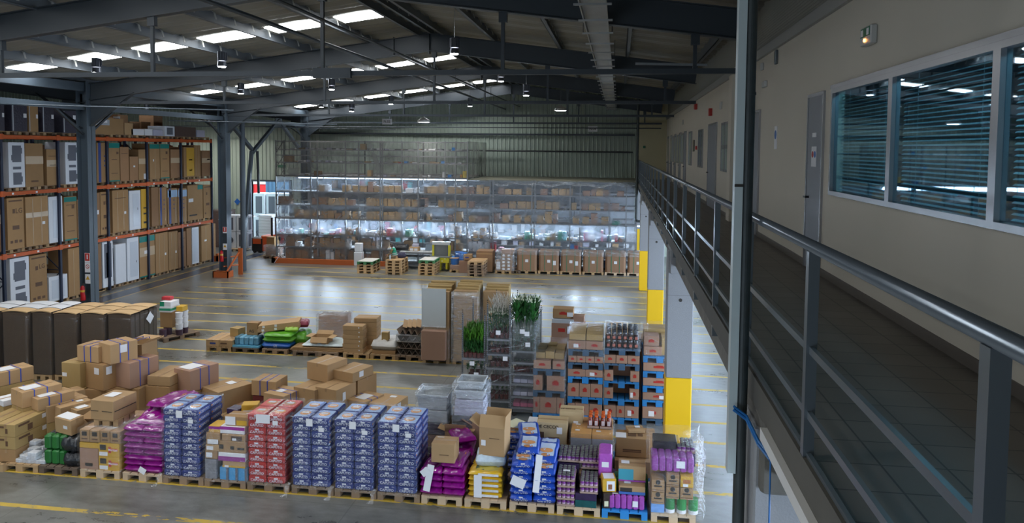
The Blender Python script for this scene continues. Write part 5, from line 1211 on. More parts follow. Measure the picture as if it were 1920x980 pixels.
for k in range(8):
    z = PH+k*.108; 
    if k % 2 == 0:
        sack(smesh_long[k % 3], x+rnd.uniform(-.01, .01), FY+.23, z, 0, 'purple sack lying crosswise in the tall pile, %s layer, front' % ORD[k], grp='purple sacks of the tall pile')
        sack(smesh_long[(k+1) % 3], x+rnd.uniform(-.01, .01), FY+.68, z, 0, 'purple sack lying crosswise in the tall pile, %s layer, behind the front one' % ORD[k], grp='purple sacks of the tall pile')
    else:
        sack(smesh2[k % 3], x-.2, FY+.32, z, 0, 'purple sack lying lengthwise in the tall pile, %s layer, rack side' % ORD[k], grp='purple sacks of the tall pile')
        sack(smesh2[(k+1) % 3], x+.2, FY+.32, z, 0, 'purple sack lying lengthwise in the tall pile, %s layer, gallery side' % ORD[k], grp='purple sacks of the tall pile')
    sack(smesh_long[(k+2) % 3], x, FY+.98, z, 0, 'purple sack at the back of the tall pile, %s layer' % ORD[k], grp='purple sacks of the tall pile')
sack(smesh[0], x+.02, FY+.55, PH+8*.108+.0, .1, 'purple sack with printed face sloping on top of the tall pile', (.12, .05))
sack(smesh[1], x+.10, FY+.85, PH+9*.108+.08, -.35, 'topmost purple sack, pushed askew on the tall pile', (.05, -.12))
wrap(x, FY+.58, .50, .86, 1.2, .60, 'stretch film round the middle of the tall purple sack pile', FILM, seed=77)
o = MB().box(-.07, -.003, 0, .07, 0, .11).build('delivery_note', WHITE, None, (x-.02, FY-.01, .16)); o.rotation_euler.y = .5; tag(o, 'small white label hanging at the foot of the tall purple pile', 'label')
# low purple pile
x = pc[10]
for k in range(4):
    z = PH+k*.118
    for s, nm in ((-1, 'rack side'), (1, 'gallery side')):
        hh = 0 if (k < 4) else 0
        sack(smesh2[(k+s) % 3], x+s*.195, FY+.31, z, 0, 'purple sack in the low pile, %s layer, %s front' % (ORD[k], nm), grp='purple sacks of the low pile')
        sack(smesh2[(k+s+1) % 3], x+s*.195, FY+.9, z, 0, 'purple sack in the low pile, %s layer, %s rear' % (ORD[k], nm), grp='purple sacks of the low pile')
sack(smesh2[0], x+.17, FY+.40, PH+4*.118, -.1, 'printed purple sack on top of the low pile, front', (.08, 0)); sack(smesh2[1], x+.20, FY+.95, PH+4*.118, .1, 'printed purple sack on top of the low pile, second from front', (.1, .1))
sack(smesh2[2], x+.14, FY+1.05, PH+5*.118+.05, .5, 'purple sack slumped over the back of the low pile')
o = MB().bar((0, -.03, .2), (.08, .0, .66), .12, .004, up=(0, 1, 0)).build('paper_strip', WHITE, None, (x-.26, FY-.02, .05)); tag(o, 'long white paper strip hanging down the low purple sacks', 'paper')
o = MB().bar((-.12, -.02, .24), (0, -.02, .34), .12, .004, up=(0, 1, 0)).build('paper_sheet', WHITE, None, (x-.22, FY-.03, .30)); tag(o, 'white paper sheet sticking out beside the low purple sacks', 'paper')
carton(x+.0, FY+.28, PH+4*.118+.09, .42, .36, .34, 'plain brown carton standing on the low purple sacks', CARD2, decals=[('F', .35, .40, .75, .43, INKB, 'printed_line'), ('T', .1, .75, .4, .8, WHITE, 'shipping_label')])
# ---- yellow feed bags
YB_ = M('yellow_feed_bag', (.70, .42, .02), .3, var=.1, coat=.3); YBP = print_mat('yellow_feed_print', (.66, .50, .05), (.10, .12, .06), (.75, .72, .70))
ym = [sack_mesh('feed_bag', .60, .40, .098, [YB_, YBP], seed=30+k, wr=.008) for k in range(3)]
x = pc[11]
for k in range(5):
    o = link('feed_bag', ym[k % 3], None, (x-.02, FY+.26, PH+k*.092), 0); tag(o, 'yellow feed bag with white printed edge, %s in its pile' % ORD[k], 'feed bag', 'yellow feed bags on one pallet')
    MB().box(-.12, -.203, .028, .24, -.198, .07).build('printed_edge', M('print_grey_white', (.6, .6, .6), .4, var=.4, vscale=25), o)
    o = link('feed_bag', ym[(k+1) % 3], None, (x-.02, FY+.70, PH+k*.092), 0); tag(o, 'yellow feed bag of the rear pile, %s up' % ORD[k], 'feed bag', 'yellow feed bags on one pallet')
o = MB().box(-.07, -.003, 0, .07, 0, .40).build('paper_strip', WHITE, None, (x-.14, FY+.045, .16)); tag(o, 'long white paper strip down the front of the yellow feed bags', 'paper')
o = link('feed_bag', sack_mesh('feed_bag', 0.55, .5, .21, [M('silver_wrapped_packs', (.42, .50, .56), .25, var=.5, vscale=14, bump=.4)], seed=41), None, (x+.02, FY+.52, PH+5*.092), .1); tag(o, 'film wrapped pack of pale blue cans lying on the yellow feed bags', 'shrink wrapped pack')
open_carton(x+.08, FY+.50, PH+5*.092+.20, .46, .40, .50, 'tall open carton with raised flaps on top of the yellow feed bags', CARD2, rz=-.12, ang=(-20, 25, 60, 5), flap=.22, decals=[('F', .08, .35, .26, .55, WHITE, 'shipping_label'), ('F', .4, .62, .8, .64, INKB, 'printed_line')])
# ---- loose blue and white flour bags
def flourbag_mesh(seed, w=.39, d=.58, h=.122):
    return sack_mesh('flour_bag', w, d, h, [M('flour_bag_blue', (.015, .07, .42), .35, var=.1, coat=.2), M('flour_bag_face', (.50, .60, .76), .4, var=.12, vscale=9)], seed=seed, sq=.22, wr=.006)
fbg = [flourbag_mesh(50+k) for k in range(3)]
def flour_bag(x, y, z, label, rz=0, tilt=(0, 0), face=True):
    o = link('flour_bag', rnd.choice(fbg), None, (x, y, z)); o.rotation_euler = (tilt[0], tilt[1], rz); tag(o, label, 'flour bag', 'loose blue and white flour bags')
    letters('CAPUTO', .06, LOGOW, o, (0, -.284, .05), 'F'); MB().box(-.035, -.288, .08, .035, -.281, .102).build('printed_badge', LOGOW, o)
    b = MB().lathe([(0, .127), (.12, .127), (.12, .123)], 0, .0, n=16); b.v = [(a, c*.55-.02, e) for a, c, e in b.v]; b.build('printed_pizza', PIZ, o)
    b = MB().lathe([(0, .127), (.08, .127), (.08, .123)], 0, .0, n=16); b.v = [(a, c*.6-.16, e) for a, c, e in b.v]; b.build('printed_pizza', PIZ, o)
    return o
x = pc[12]
for c_, (cx, nn) in enumerate(((-.19, 5), (.20, 5))):
    for k in range(nn):
        flour_bag(x+cx+rnd.uniform(-.012, .012), FY+.30+rnd.uniform(-.02, .02), PH+k*.118, 'blue and white flour bag, %s pile, %s from the pallet' % (('rack side front', 'gallery side front')[c_], ORD[k]), rnd.uniform(-.05, .05))
    for k in range(6):
        flour_bag(x+cx+rnd.uniform(-.012, .012), FY+.92, PH+k*.118, 'blue and white flour bag, %s pile, %s from the pallet' % (('rack side rear', 'gallery side rear')[c_], ORD[k]), rnd.uniform(-.05, .05))
flour_bag(x-.19, FY+.30, PH+5*.118, 'blue and white flour bag on top of the rack side front pile', .1)
flour_bag(x-.13, FY+.62, PH+6*.118+.01, 'blue and white flour bag sloping between the front and rear piles', .05, (.1, 0)); flour_bag(x+.2, FY+.55, PH+5*.118+.04, 'blue and white flour bag leaning at the gallery side', -.05, (.2, 0))
flour_bag(x-.2, FY+1.2, PH+6*.118+.03, 'blue and white flour bag farthest back on the rack side', .2, (.15, 0)); flour_bag(x-.5, FY+1.5, PH+5*.118, 'blue and white flour bag standing off behind the yellow feed bags', -.2)
pallet(x-.35, FY+1.95, 0, 'pallet behind the loose flour bags, mostly hidden', WOOD)
for k in range(5): flour_bag(x-.5, FY+1.6, PH+k*.118, 'blue and white flour bag of the hidden pile behind, %s up' % ORD[k])
o = MB().bar((0, -.04, 0), (.05, .06, .62), .11, .004, up=(0, 1, 0)).build('paper_strip', WHITE, None, (x+.07, FY+.0, PH+.22)); tag(o, 'long white paper strip draped over the loose flour bags', 'paper')
o = MB().bar((-.11, 0, .09), (.12, 0, .0), .17, .004, up=(0, 1, 0)).build('paper_sheet', WHITE, None, (x-.24, FY-.03, PH+.33)); tag(o, 'crumpled white sheet on the front of the loose flour bags', 'paper')
o = MB().bar((0, 0, .0), (.22, .28, .02), .28, .004).build('yellow_sheet', M('pale_yellow_paper', (.72, .70, .48), .6), None, (x-.62, FY+1.35, PH+.82)); tag(o, 'pale yellow sheet lying on the flour bags at the back', 'paper')
# ---- canned food trays
CANP = M('can_purple', (.20, .045, .24), .3, var=.5, vscale=16, metal=.1); CANT = M('can_lid', (.17, .175, .16), .5, .3, var=.3, vscale=30); TRAY = M('tray_card', (.38, .26, .2), .8); CANY = M('can_label_pink', (.50, .36, .42), .35, var=.3, vscale=20)
cm = MB().lathe([(0, .004), (.034, .004), (.036, .01), (.036, .03), (.036, .06), (.036, .098), (.033, .104), (.033, .1), (0, .1)], n=10); 
for i, f in enumerate(cm.f):
    zz = sum(cm.v[k][2] for k in f)/4
    cm.m[i] = 1 if zz > .0995 else (2 if (.09 < zz <= .0995 or .04 < zz < .05) else 0)
can_me = cm.mesh('can', [CANP, CANT, CANY])
def can_tray(x, y, z, nx, ny, label, sub=False, rz=0, canm=None, fronts=True):
    p = .0745; w, d = nx*p+.012, ny*p+.012
    r = empty('can_tray', (x, y, z), rz, label, 'tray of cans', 'trays of cans on one pallet')
    MB().box(-w/2, -d/2, 0, w/2, d/2, .004).box(-w/2, -d/2, 0, w/2, -d/2+.004, .035).box(-w/2, d/2-.004, 0, w/2, d/2, .035).box(-w/2, -d/2, 0, -w/2+.004, d/2, .035).box(w/2-.004, -d/2, 0, w/2, d/2, .035).build('tray', TRAY, r)
    for i in range(nx):
        for j in range(ny):
            o = link('can', canm or can_me, r, (-w/2+.006+p*(i+.5), -d/2+.006+p*(j+.5), 0))
    return w, d
x = pc[14-1]
TH = .108
lay = 0
# front rack-side pile: 5 trays of 4x6
w_, d_ = 4*.0745+.012, 6*.0745+.012
for k in range(5): can_tray(x-.22, FY+d_/2, PH+k*TH, 4, 6 if k == 4 else 3, 'tray of purple cat food cans in the rack side front pile, %s from the pallet' % ORD[k]) if k == 4 else can_tray(x-.22, FY+.12, PH+k*TH, 4, 3, 'tray of purple cat food cans in the rack side front pile, %s from the pallet' % ORD[k])
MBX = M('dark_shrink_pack', (.05, .03, .08), .2, var=.5, vscale=12, bump=.3); TEALP = M('teal_shrink_pack', (.02, .12, .12), .25, var=.4, vscale=12)
for k in range(2):
    carton(x+.12, FY+.20, PH+k*.12, .36, .38, .115, 'dark shrink wrapped pack of cans, %s layer, gallery side front' % ORD[k], (TEALP, MBX)[k], tape=None, name='shrink_pack', cat='pack')
for k in range(2): can_tray(x+.17, FY+.24, PH+.24+.0+k*TH, 4, 6, 'tray of purple cans on the dark packs, gallery side, %s' % ORD[k]) 
for k in range(3): can_tray(x+.17, FY+.80, PH+k*.22, 4, 7, 'tray of purple cans in the gallery side rear pile, %s up' % ORD[k])
can_tray(x+.17, FY+.80, PH+.56, 5, 8, 'top tray of purple cans in the gallery side rear pile')
for k in range(3): carton(x-.21, FY+.76, PH+k*.18, .36, .5, .175, 'dark shrink wrapped pack hidden behind the front can trays, %s layer' % ORD[k], MBX, tape=None, name='shrink_pack', cat='pack')
can_tray(x-.21, FY+.80, PH+.545, 5, 7, 'top tray of purple cans in the rack side rear pile')
o = MB().box(-.06, -.03, 0, .06, .03, .002).build('paper_note', WHITE, None, (x-.22, FY+.2, PH+4*TH+.107)); tag(o, 'small white note on top of the can trays', 'paper')
# ---- blue pallet
x = pc[14]
PPK = M('purple_pouch_pack', (.36, .08, .40), .25, var=.35, vscale=13, bump=.4, coat=.3)
def pouch_pack(x, y, z, n, w, d, h, label, mat=PPK, rz=0, grp=None):
    b = MB()
    for i in range(n): b.rbox(-w/2+w/n*(i+.5), 0, 0, w/n-.006, d, h, ch=.022)
    o = b.build('shrink_pack', mat, None, (x, y, z), rz); return tag(o, label, 'shrink wrapped pack', grp)
q = pouch_pack(x+.03, FY+.14, PH, 6, .60, .20, .24, 'shrink wrapped row of six purple packs at the front of the blue pallet'); MB().box(.10, -.105, .06, .19, -.101, .16).build('barcode_label', WHITE, q); MB().box(-.24, -.05, .241, -.14, .02, .243).build('shipping_label', WHITE, q)
carton(x+.12, FY+.22, PH+.245, .44, .24, .14, 'open topped carton with dark cat print on the front purple packs', CARD2, decals=[('F', 0, 0, 1, .35, M('carton_blue_foot', (.05, .14, .4), .5), 'printed_band'), ('F', .05, .3, .5, .8, INK, 'printed_mark'), ('T', .2, .4, .45, .7, WHITE, 'shipping_label')])
GRC = M('green_canister', (.03, .26, .06), .35, var=.2)
carton(x-.30, FY+.16, PH, .15, .24, .26, 'black and brown printed pet food carton at the blue pallet corner', M('dark_print_carton', (.07, .045, .035), .4, var=.8, vscale=16), tape=None, decals=[('F', .1, .15, .55, .5, M('pale_yellow_paper', (0,0,0)), 'shipping_label')], rz=.15)
carton(x-.28, FY+.22, PH+.265, .23, .26, .22, 'yellow and white printed pet food carton on the blue pallet', YELP, tape=None, decals=[('F', .3, .1, .9, .85, WHITE, 'printed_panel'), ('F', .4, .2, .7, .6, M('orange_brown', (.4, .14, .04), .5), 'printed_mark'), ('T', .1, .1, .9, .9, WHITE, 'top_print')], rz=.15)
pouch_pack(x+.10, FY+.52, PH, 3, .60, .26, .40, 'pack of green canisters behind the open carton', GRC)
carton(x-.03, FY+.33, PH+.25, .16, .10, .14, 'small yellow box standing before the green canisters', YELP, tape=None)
carton(x+.12, FY+.42, PH+.42, .46, .30, .24, 'brown carton with turquoise corner print above the green canisters', CARD2, decals=[('F', 0, .0, .55, .78, M('turquoise_print', (.05, .32, .42), .5), 'printed_band'), ('F', 0, -.12, 1, .0, PPK, 'printed_band'), ('T', .1, .3, .4, .7, WHITE, 'shipping_label')])
q = pouch_pack(x-.34, FY+.62, PH+.35, 1, .24, .5, .45, 'tall purple and yellow pouch pack standing at the back of the blue pallet'); MB().box(-.06, -.256, .22, .06, -.251, .31).build('shipping_label', WHITE, q); MB().box(-.10, -.256, .02, .10, -.251, .07).build('printed_band', YELP, q)
carton(x-.30, FY+.62, PH, .3, .5, .34, 'dark carton under the tall purple pouch pack', MBX, tape=None)
# ---- wrapped mixed load, gallery end
_c0, _p0, _t0 = carton, pouch_pack, can_tray
def scaled(s):
    global carton, pouch_pack, can_tray
    carton = lambda x, y, z, w, d, h, *a, **k: _c0(x, y, PH+(z-PH)*s, w, d, h*s, *a, **k)
    pouch_pack = lambda x, y, z, n, w, d, h, *a, **k: _p0(x, y, PH+(z-PH)*s, n, w, d, h*s, *a, **k)
    can_tray = lambda x, y, z, *a, **k: _t0(x, y, PH+(z-PH)*s, *a, **k)
def unscaled():
    global carton, pouch_pack, can_tray
    carton, pouch_pack, can_tray = _c0, _p0, _t0
scaled(.85)
x = pc[15]
gt = pouch_pack
for k in range(3):
    r = empty('green_canister', (x-.05+.19*k, FY+.12, PH), 0, 'green canister with white foot label in the wrapped mixed load, %s from the rack side' % ORD[k], 'canister', 'green canisters of the wrapped load')
    MB().cyl((0, 0, 0), (0, 0, .25), .08, n=16).build('canister', GRC, r); MB().cyl((0, 0, 0), (0, 0, .06), .082, n=16).build('foot_label', WHITE, r)
carton(x-.26, FY+.14, PH, .22, .22, .18, 'blue and white printed pack at the foot of the wrapped load', M('blue_white_print', (.12, .25, .5), .3, var=.8, vscale=18), tape=None)
def pcart(x, y, z, lb, w=.215, h=.24, mat=CARD, d=.3):
    o = carton(x, y, z, w, d, h, lb, mat, tape=None, name='printed_carton', group='small printed cartons of the wrapped load')
    MB().cyl((0, -d/2-.004, h*.68), (0, -d/2-.001, h*.68), .04, n=16).build('printed_emblem', INK, o); decal(o, w, d, h, 'F', .2, .36, .8, .46, INK, 'printed_mark'); decal(o, w, d, h, 'F', .05, .12, .95, .16, INKB, 'printed_line')
pcart(x-.26, FY+.16, PH+.185, 'small brown printed carton, wrapped load, low rack side'); pcart(x-.26, FY+.16, PH+.43, 'small brown printed carton, wrapped load, upper rack side')
pcart(x-.02, FY+.16, PH+.31, 'small brown printed carton, wrapped load, low middle'); pcart(x-.02, FY+.16, PH+.555, 'small brown printed carton, wrapped load, upper middle')
pcart(x+.21, FY+.16, PH+.31, 'small brown printed carton, wrapped load, gallery side')
carton(x+.21, FY+.16, PH+.555, .215, .3, .21, 'orange yellow printed carton in the wrapped load', YELP, tape=None, decals=[('F', .2, .08, .6, .35, WHITE, 'barcode_label'), ('F', .2, .4, .8, .75, M('orange_brown', (0,0,0)), 'printed_mark')])
carton(x, FY+.75, PH, .68, .8, .78, 'large brown carton behind the small printed ones of the wrapped load', CARD)
q = pouch_pack(x-.02, FY+.30, PH+.80, 6, .70, .42, .30, 'wide purple pouch pack on top of the wrapped load'); MB().box(.06, -.216, .08, .20, -.212, .2).build('shipping_label', WHITE, q)
carton(x-.13, FY+.62, PH+1.02, .40, .36, .24, 'black topped carton at the top of the wrapped load', BLACKP, tape=None); carton(x+.05, FY+.7, PH+1.0, .16, .3, .22, 'yellow box at the top of the wrapped load', YELP, tape=None)
w2, d2 = can_tray(x+.22, FY+.62, PH+1.06, 4, 6, 'tray of gold lidded cans at the top of the wrapped load')
carton(x+.22, FY+.62, PH+.79, .32, .46, .26, 'dark carton under the gold lidded cans', MBX, tape=None)
wrap(x+.02, FY+.55, .12, .84, 1.22, 1.12, 'loose cloudy stretch film over the whole wrapped mixed load', FILM, seed=31, bulge=.03)
b = MB(); r_ = random.Random(4); V = []; nz = 9; ny = 9
for j in range(nz+1):
    for i in range(ny+1): V.append((.03*r_.random()+.05*math.sin(i*1.3+j)*.5, -.55+1.2*i/ny, 1.2*j/nz))
me = bpy.data.meshes.new('film_sheet'); me.from_pydata(V, [], [(j*(ny+1)+i, j*(ny+1)+i+1, (j+1)*(ny+1)+i+1, (j+1)*(ny+1)+i) for j in range(nz) for i in range(ny)]); me.materials.append(film('bright_film', white=.6, gloss=.2, col=(.85, .9, .98), scale=5, bumps=1.6)); me.polygons.foreach_set('use_smooth', [True]*len(me.polygons))
tag(link('film_sheet', me, None, (x+.48, FY+.55, .1)), 'thick shiny film hanging off the gallery side of the wrapped load', 'plastic sheet')
unscaled(); scaled(.86)
# ---- wrapped mixed cartons (slot 6)
x = pc[5]
SBL = M('sky_blue_pack', (.06, .32, .62), .4, var=.1)
for k in range(3): carton(x-.02+.18*k, FY+.14, PH, .165, .25, .27, 'sky blue pack at the foot of the mixed cartons, %s from the rack side' % ORD[k], SBL, tape=None, name='printed_pack', decals=[('F', .75, 0, 1, 1, GREYF, 'printed_band')])
carton(x-.28, FY+.14, PH, .22, .26, .42, 'grey shrink pack at the foot of the mixed cartons', M('grey_shrink', (.2, .2, .22), .25, var=.7, vscale=14, bump=.4), tape=None)
carton(x+.17, FY+.20, PH+.275, .44, .36, .13, 'low brown carton with orange band and barcode', CARD2, decals=[('F', 0, 0, 1, .3, YELP, 'printed_band'), ('F', .1, .02, .28, .35, WHITE, 'barcode_label')])
carton(x+.13, FY+.20, PH+.41, .52, .36, .17, 'white topped carton with purple zigzag base', WHITE, tape=None, decals=[('F', 0, 0, 1, .55, M('purple_print', (.34, .04, .3), .4, var=.3, vscale=20), 'printed_band')])
carton(x+.13, FY+.22, PH+.585, .54, .38, .24, 'brown printed carton with round marks in the mixed pile', CARD, decals=[('F', .05, .3, .2, .7, INK, 'printed_mark'), ('F', .45, .3, .58, .6, INK, 'printed_emblem'), ('F', .7, .3, .95, .5, INK, 'printed_mark')])
carton(x+.16, FY+.22, PH+.83, .46, .36, .14, 'brown carton with white label near the top of the mixed pile', CARD, decals=[('F', .4, .1, .85, .8, M('dark_print_carton', (0,0,0)), 'printed_band'), ('F', .45, .15, .62, .5, WHITE, 'barcode_label')])
carton(x-.27, FY+.16, PH+.43, .24, .28, .17, 'brown carton with paper label, rack side of the mixed pile, lower', CARD, decals=[('F', .1, .2, .6, .8, WHITE, 'barcode_label')])
carton(x-.25, FY+.16, PH+.605, .26, .28, .13, 'pale carton, rack side of the mixed pile', CARD2, decals=[('F', .1, .2, .6, .8, WHITE, 'barcode_label')])
carton(x-.24, FY+.18, PH+.74, .26, .3, .24, 'brown carton with white half label, rack side of the mixed pile, upper', CARD, decals=[('F', .1, .05, .9, .45, WHITE, 'printed_panel')])
carton(x+.12, FY+.24, PH+.975, .48, .34, .15, 'white carton with purple top edge on the mixed pile', WHITE, tape=None, decals=[('F', 0, .55, 1, 1, M('purple_print', (0,0,0)), 'printed_band'), ('F', .1, .1, .9, .5, WHITE, 'printed_panel')])
carton(x-.23, FY+.22, PH+.985, .22, .3, .14, 'yellow and purple printed carton on the mixed pile', YELP, tape=None, decals=[('F', 0, .5, 1, .9, M('purple_print', (0,0,0)), 'printed_band')])
carton(x+.18, FY+.27, PH+1.13, .44, .3, .20, 'brown carton with hanging white paper on the mixed pile', CARD, decals=[('F', .0, .1, .45, 1, WHITE, 'paper'), ('F', .5, .1, .95, .6, YELP, 'printed_panel')])
carton(x+.05, FY+.85, PH, .7, .7, 1.15, 'large brown carton at the back of the mixed pile', CARD)
carton(x+.1, FY+.8, PH+1.155, .3, .24, .2, 'bright yellow box on the back of the mixed pile', YELP, tape=None, rz=.3, decals=[('F', .1, .1, .9, .4, WHITE, 'printed_panel')]); carton(x-.15, FY+.72, PH+1.155, .26, .24, .12, 'black packs on the back of the mixed pile', MBX, tape=None, rz=-.2); carton(x+.0, FY+.55, PH+1.16, .22, .18, .05, 'white box lying on the mixed pile', WHITE, tape=None, rz=.2)
wrap(x+.02, FY+.55, .13, .85, 1.2, .92, 'stretch film round the mixed cartons', FILM, seed=12, taper=.04)
unscaled(); scaled(.87)
# ---- pet food cartons (slot 3)
x = pc[2]
for i in range(2):
    for k in range(2):
        lab = ('yellow pet food carton with dog bone print, %s, %s side' % (('bottom', 'second layer')[k], ('rack', 'gallery')[i]))
        if i == 1: carton(x+.18, FY+.22, PH+k*.30, .42, .4, .295, lab, YELP, tape=None, decals=[('F', .08, .5, .38, .88, INK, 'printed_emblem'), ('F', .05, .08, .45, .35, WHITE, 'printed_panel'), ('F', .5, .45, .95, .62, REDG, 'bone_print'), ('F', .5, .58, .62, .75, REDG, 'bone_print'), ('F', .5, .3, .62, .48, REDG, 'bone_print')], texts=[('Markies', .06, WHITE, 'F', .72, .53)])
carton(x-.23, FY+.22, PH, .38, .4, .46, 'tall brown carton beside the yellow pet food cartons', CARDP, decals=[('F', .3, .15, .7, .3, INK, 'printed_mark')])
carton(x-.22, FY+.22, PH+.465, .40, .4, .12, 'yellow strip carton under the brown top layer', YELP, tape=None)
for k in range(4): carton(x-.31+.21*k, FY+.22, PH+.60, .20, .4, .27, 'small brown printed carton of the wrapped top layer, %s from the rack side' % ORD[k], CARD, tape=None, name='printed_carton', decals=[('F', .25, .5, .75, .85, INK, 'printed_emblem'), ('F', .2, .2, .8, .3, INKB, 'printed_line')], group='top layer of the pet food pallet')
carton(x, FY+.8, PH, .76, .7, .85, 'wrapped block of cartons at the back of the pet food pallet', CARD)
wrap(x, FY+.5, .14, .84, 1.05, .80, 'stretch film with folds round the pet food cartons', FILM, seed=5, bulge=.02)
pallet(x+.0, FY+.45, PH+.765, 'small wooden frame between the pet food load and the big carton', WOOD, w=.5, d=.5)
carton(x-.0, FY+.44, PH+1.045, .50, .62, .42, 'long brown carton with white sheet lying on the pet food pallet', CARD2, rz=-.08, decals=[('T', .2, .35, .62, .75, WHITE, 'paper_sheet'), ('F', .02, .44, .35, .47, INK, 'printed_line'), ('F', .5, .44, .95, .47, INK, 'printed_line'), ('R', .05, .44, .95, .48, INK, 'printed_line')])
carton(x+.55, FY+1.3, PH+.6, .3, .3, .4, 'yellow carton glimpsed behind the long carton', YELP, tape=None)
unscaled()
# ---- green litter bags (slot 2)
x = pc[1]
GBG = M('litter_bag_green', (.02, .15, .03), .35, var=.2); GBB = M('litter_bag_black', (.02, .022, .025), .25, var=.4, vscale=10, bump=.4)
def litter(x, y, z, rz, label):
    r = empty('litter_bag', (x, y, z), rz, label, 'cat litter bag', 'green and black cat litter bags')
    b = MB().rbox(0, 0, 0, .15, .34, .275, ch=.03); b.build('bag', GBG, r); MB().rbox(.0, .06, .005, .154, .25, .275, ch=.03).build('black_print', GBB, r)
    letters('CA', .10, LOGOW, r, (.079, .05, .19), 'R')
for k in range(3):
    litter(x-.30+.16*k, FY+.26, PH, .0, 'green and black litter bag in the lower row, %s from the rack side' % ORD[k]); litter(x-.31+.16*k, FY+.28, PH+.28, .0, 'green and black litter bag in the upper row, %s from the rack side' % ORD[k])
b = sack_mesh('litter_bag', .36, .42, .26, [GBB], seed=61, wr=.02); tag(link('litter_bag', b, None, (x+.24, FY+.24, PH), .2), 'large black litter bag lying beside the green ones, lower', 'cat litter bag'); tag(link('litter_bag', b, None, (x+.20, FY+.26, PH+.27), -.1), 'large black litter bag beside the green ones, upper', 'cat litter bag')
carton(x+.0, FY+.34, PH+.57, .44, .28, .30, 'brown carton with white sheet standing on the litter bags', CARD2, rz=-.25, decals=[('T', .05, .1, .9, .9, WHITE, 'paper_sheet'), ('F', .55, .4, .8, .6, WHITE, 'shipping_label')], tilt=(.08, .04))
open_carton(x+.33, FY+.85, PH+.1, .42, .4, .55, 'open brown carton with white paper behind the litter bags', CARD, rz=.2, ang=(50, 20, 60, 80), flap=.18)
carton(x+.05, FY+.88, PH, .3, .4, .1, 'low brown carton behind the litter bags', CARD)
# ---- small white packs (slot 1)
x = pc[0]
WPK = M('white_printed_pack', (.55, .57, .60), .4, var=.5, vscale=22)
for i in range(4):
    for j in range(3):
        for k in range(1 + (i+j) % 3 + (1 if j == 2 else 0)):
            o = MB().rbox(0, 0, 0, .19, .15, .068, ch=.006).build('white_pack', WPK, None, (x-.12+.17*i+.02*j, FY+.14+.17*j, PH+k*.07), rnd.uniform(-.25, .25)); tag(o, 'small white printed pack on the first pallet, %s row, %s column, %s up' % (ORD[j], ORD[i], ORD[k]), 'pack', 'small white packs on the first pallet')
for i in range(3):
    for k in range(3):
        o = MB().rbox(0, 0, 0, .2, .16, .068, ch=.006).build('white_pack', WPK, None, (x-.0+.19*i, FY+.7, PH+k*.07), rnd.uniform(-.2, .2)); tag(o, 'small white printed pack at the back of the first pallet, %s column, %s up' % (ORD[i], ORD[k]), 'pack', 'small white packs on the first pallet')

# ================================================================== LEFT GROUP OF CARTONS BEHIND
def pal_stack(x, y, label, mat=WOOD, rz=0, w=.8, d=1.2): return pallet(x, y, 0, label, mat, rz, w, d)
def dprint(): return [('F', .08, .68, .42, .85, INKB, 'printed_mark'), ('F', .5, .25, .62, .65, INKB, 'printed_emblem'), ('R', .75, .55, .95, .9, WHITE, 'barcode_label'), ('R', .1, .68, .4, .85, INKB, 'printed_mark'), ('R', .35, .1, .48, .6, INKB, 'printed_emblem')]
# olive cartons at the frame edge
for (px_, yb_, pyt_, nn, nm) in ((38, 12.35, 797, 3, 'first olive stack at the frame edge'), (78, 13.5, 765, 3, 'second olive stack near the frame edge')):
    X_ = atY(px_, 830, yb_)[0]-.2-(.14 if yb_ < 13 else 0); zt_ = atY(px_-18, pyt_, yb_)[1]; hh = (zt_-PH)/nn
    pal_stack(X_-(.2 if yb_ > 13 else .36), yb_+.5, 'wooden pallet under the %s' % nm, WOOD, w=.8)
    for k in range(nn):
        for i in range(2):
            carton(X_-.42*i, yb_+.48, PH+k*hh, .40, .9, hh-.005, 'olive brown printed carton, %s, %s layer, %s' % (nm, ORD[k], ('outer', 'inner')[i]), CARD3 if k > 0 else CARD, decals=(dprint() if k else [('R', .1, .3, .6, .5, WHITE, 'shipping_label')]) if i == 0 else (), axis='y')
# strapped cartons with white sheets
def strapped(x, y, z, w, d, h, label, rz=.0, sheet=True, mat=CARD2, **k):
    return carton(x, y, z, w, d, h, label, mat, rz=rz, strap=None, decals=([('T', .25, .15, .75, .6, WHITE, 'paper_sheet')] if sheet else []) + k.get('dec', []), axis=k.get('axis', 'y'), tilt=k.get('tilt'))
def put(px, py, z, w, d, h, label, rz=.25, sheet=True, st=True, mat=CARD2, dec=(), under=True, Y=None):
    """px,py: pixel of the base corner nearest the viewer at height z"""
    X_, Y_ = fl(px, py, z)
    c_, s_ = math.cos(rz), math.sin(rz)
    cx, cy2 = X_+(-w/2*c_*0)-0, Y_
    o = carton(X_, Y_+d/2*c_, z, w, d, h, label, mat, rz=rz, decals=([('T', .2, .12, .8, .55, WHITE, 'paper_sheet')] if sheet else []) + list(dec), axis='y')
    if st: straps(o, round(w, 2), round(d, 2), round(h, 2), at=(.3, .62), axis='y')
    return o
RZ = -.45
base_blocks = []
def stackbox(px, pyb, z, w, d, h, label, **k):
    if z > PH+.03:
        X_, Y_ = fl(px, pyb, z); rz = k.get('rz', RZ)
        carton(X_, Y_+d/2*math.cos(rz), PH, w-.01, d-.01, z-PH-.005, 'brown carton supporting the %s' % ' '.join(label.split()[:9]), CARD3, rz=rz, axis='y')
    return put(px, pyb, z, w, d, h, label, **dict(dict(rz=RZ), **k))
for i, (px, py) in enumerate(((20, 800), (75, 800), (130, 795), (60, 765), (185, 770))):
    X_, Y_ = fl(px, py+8); pallet(X_, Y_+.6, 0, 'pallet under the strapped cartons behind the front row, %s of the group' % ORD[i], (WOOD, WOODM)[i % 2], w=.8)
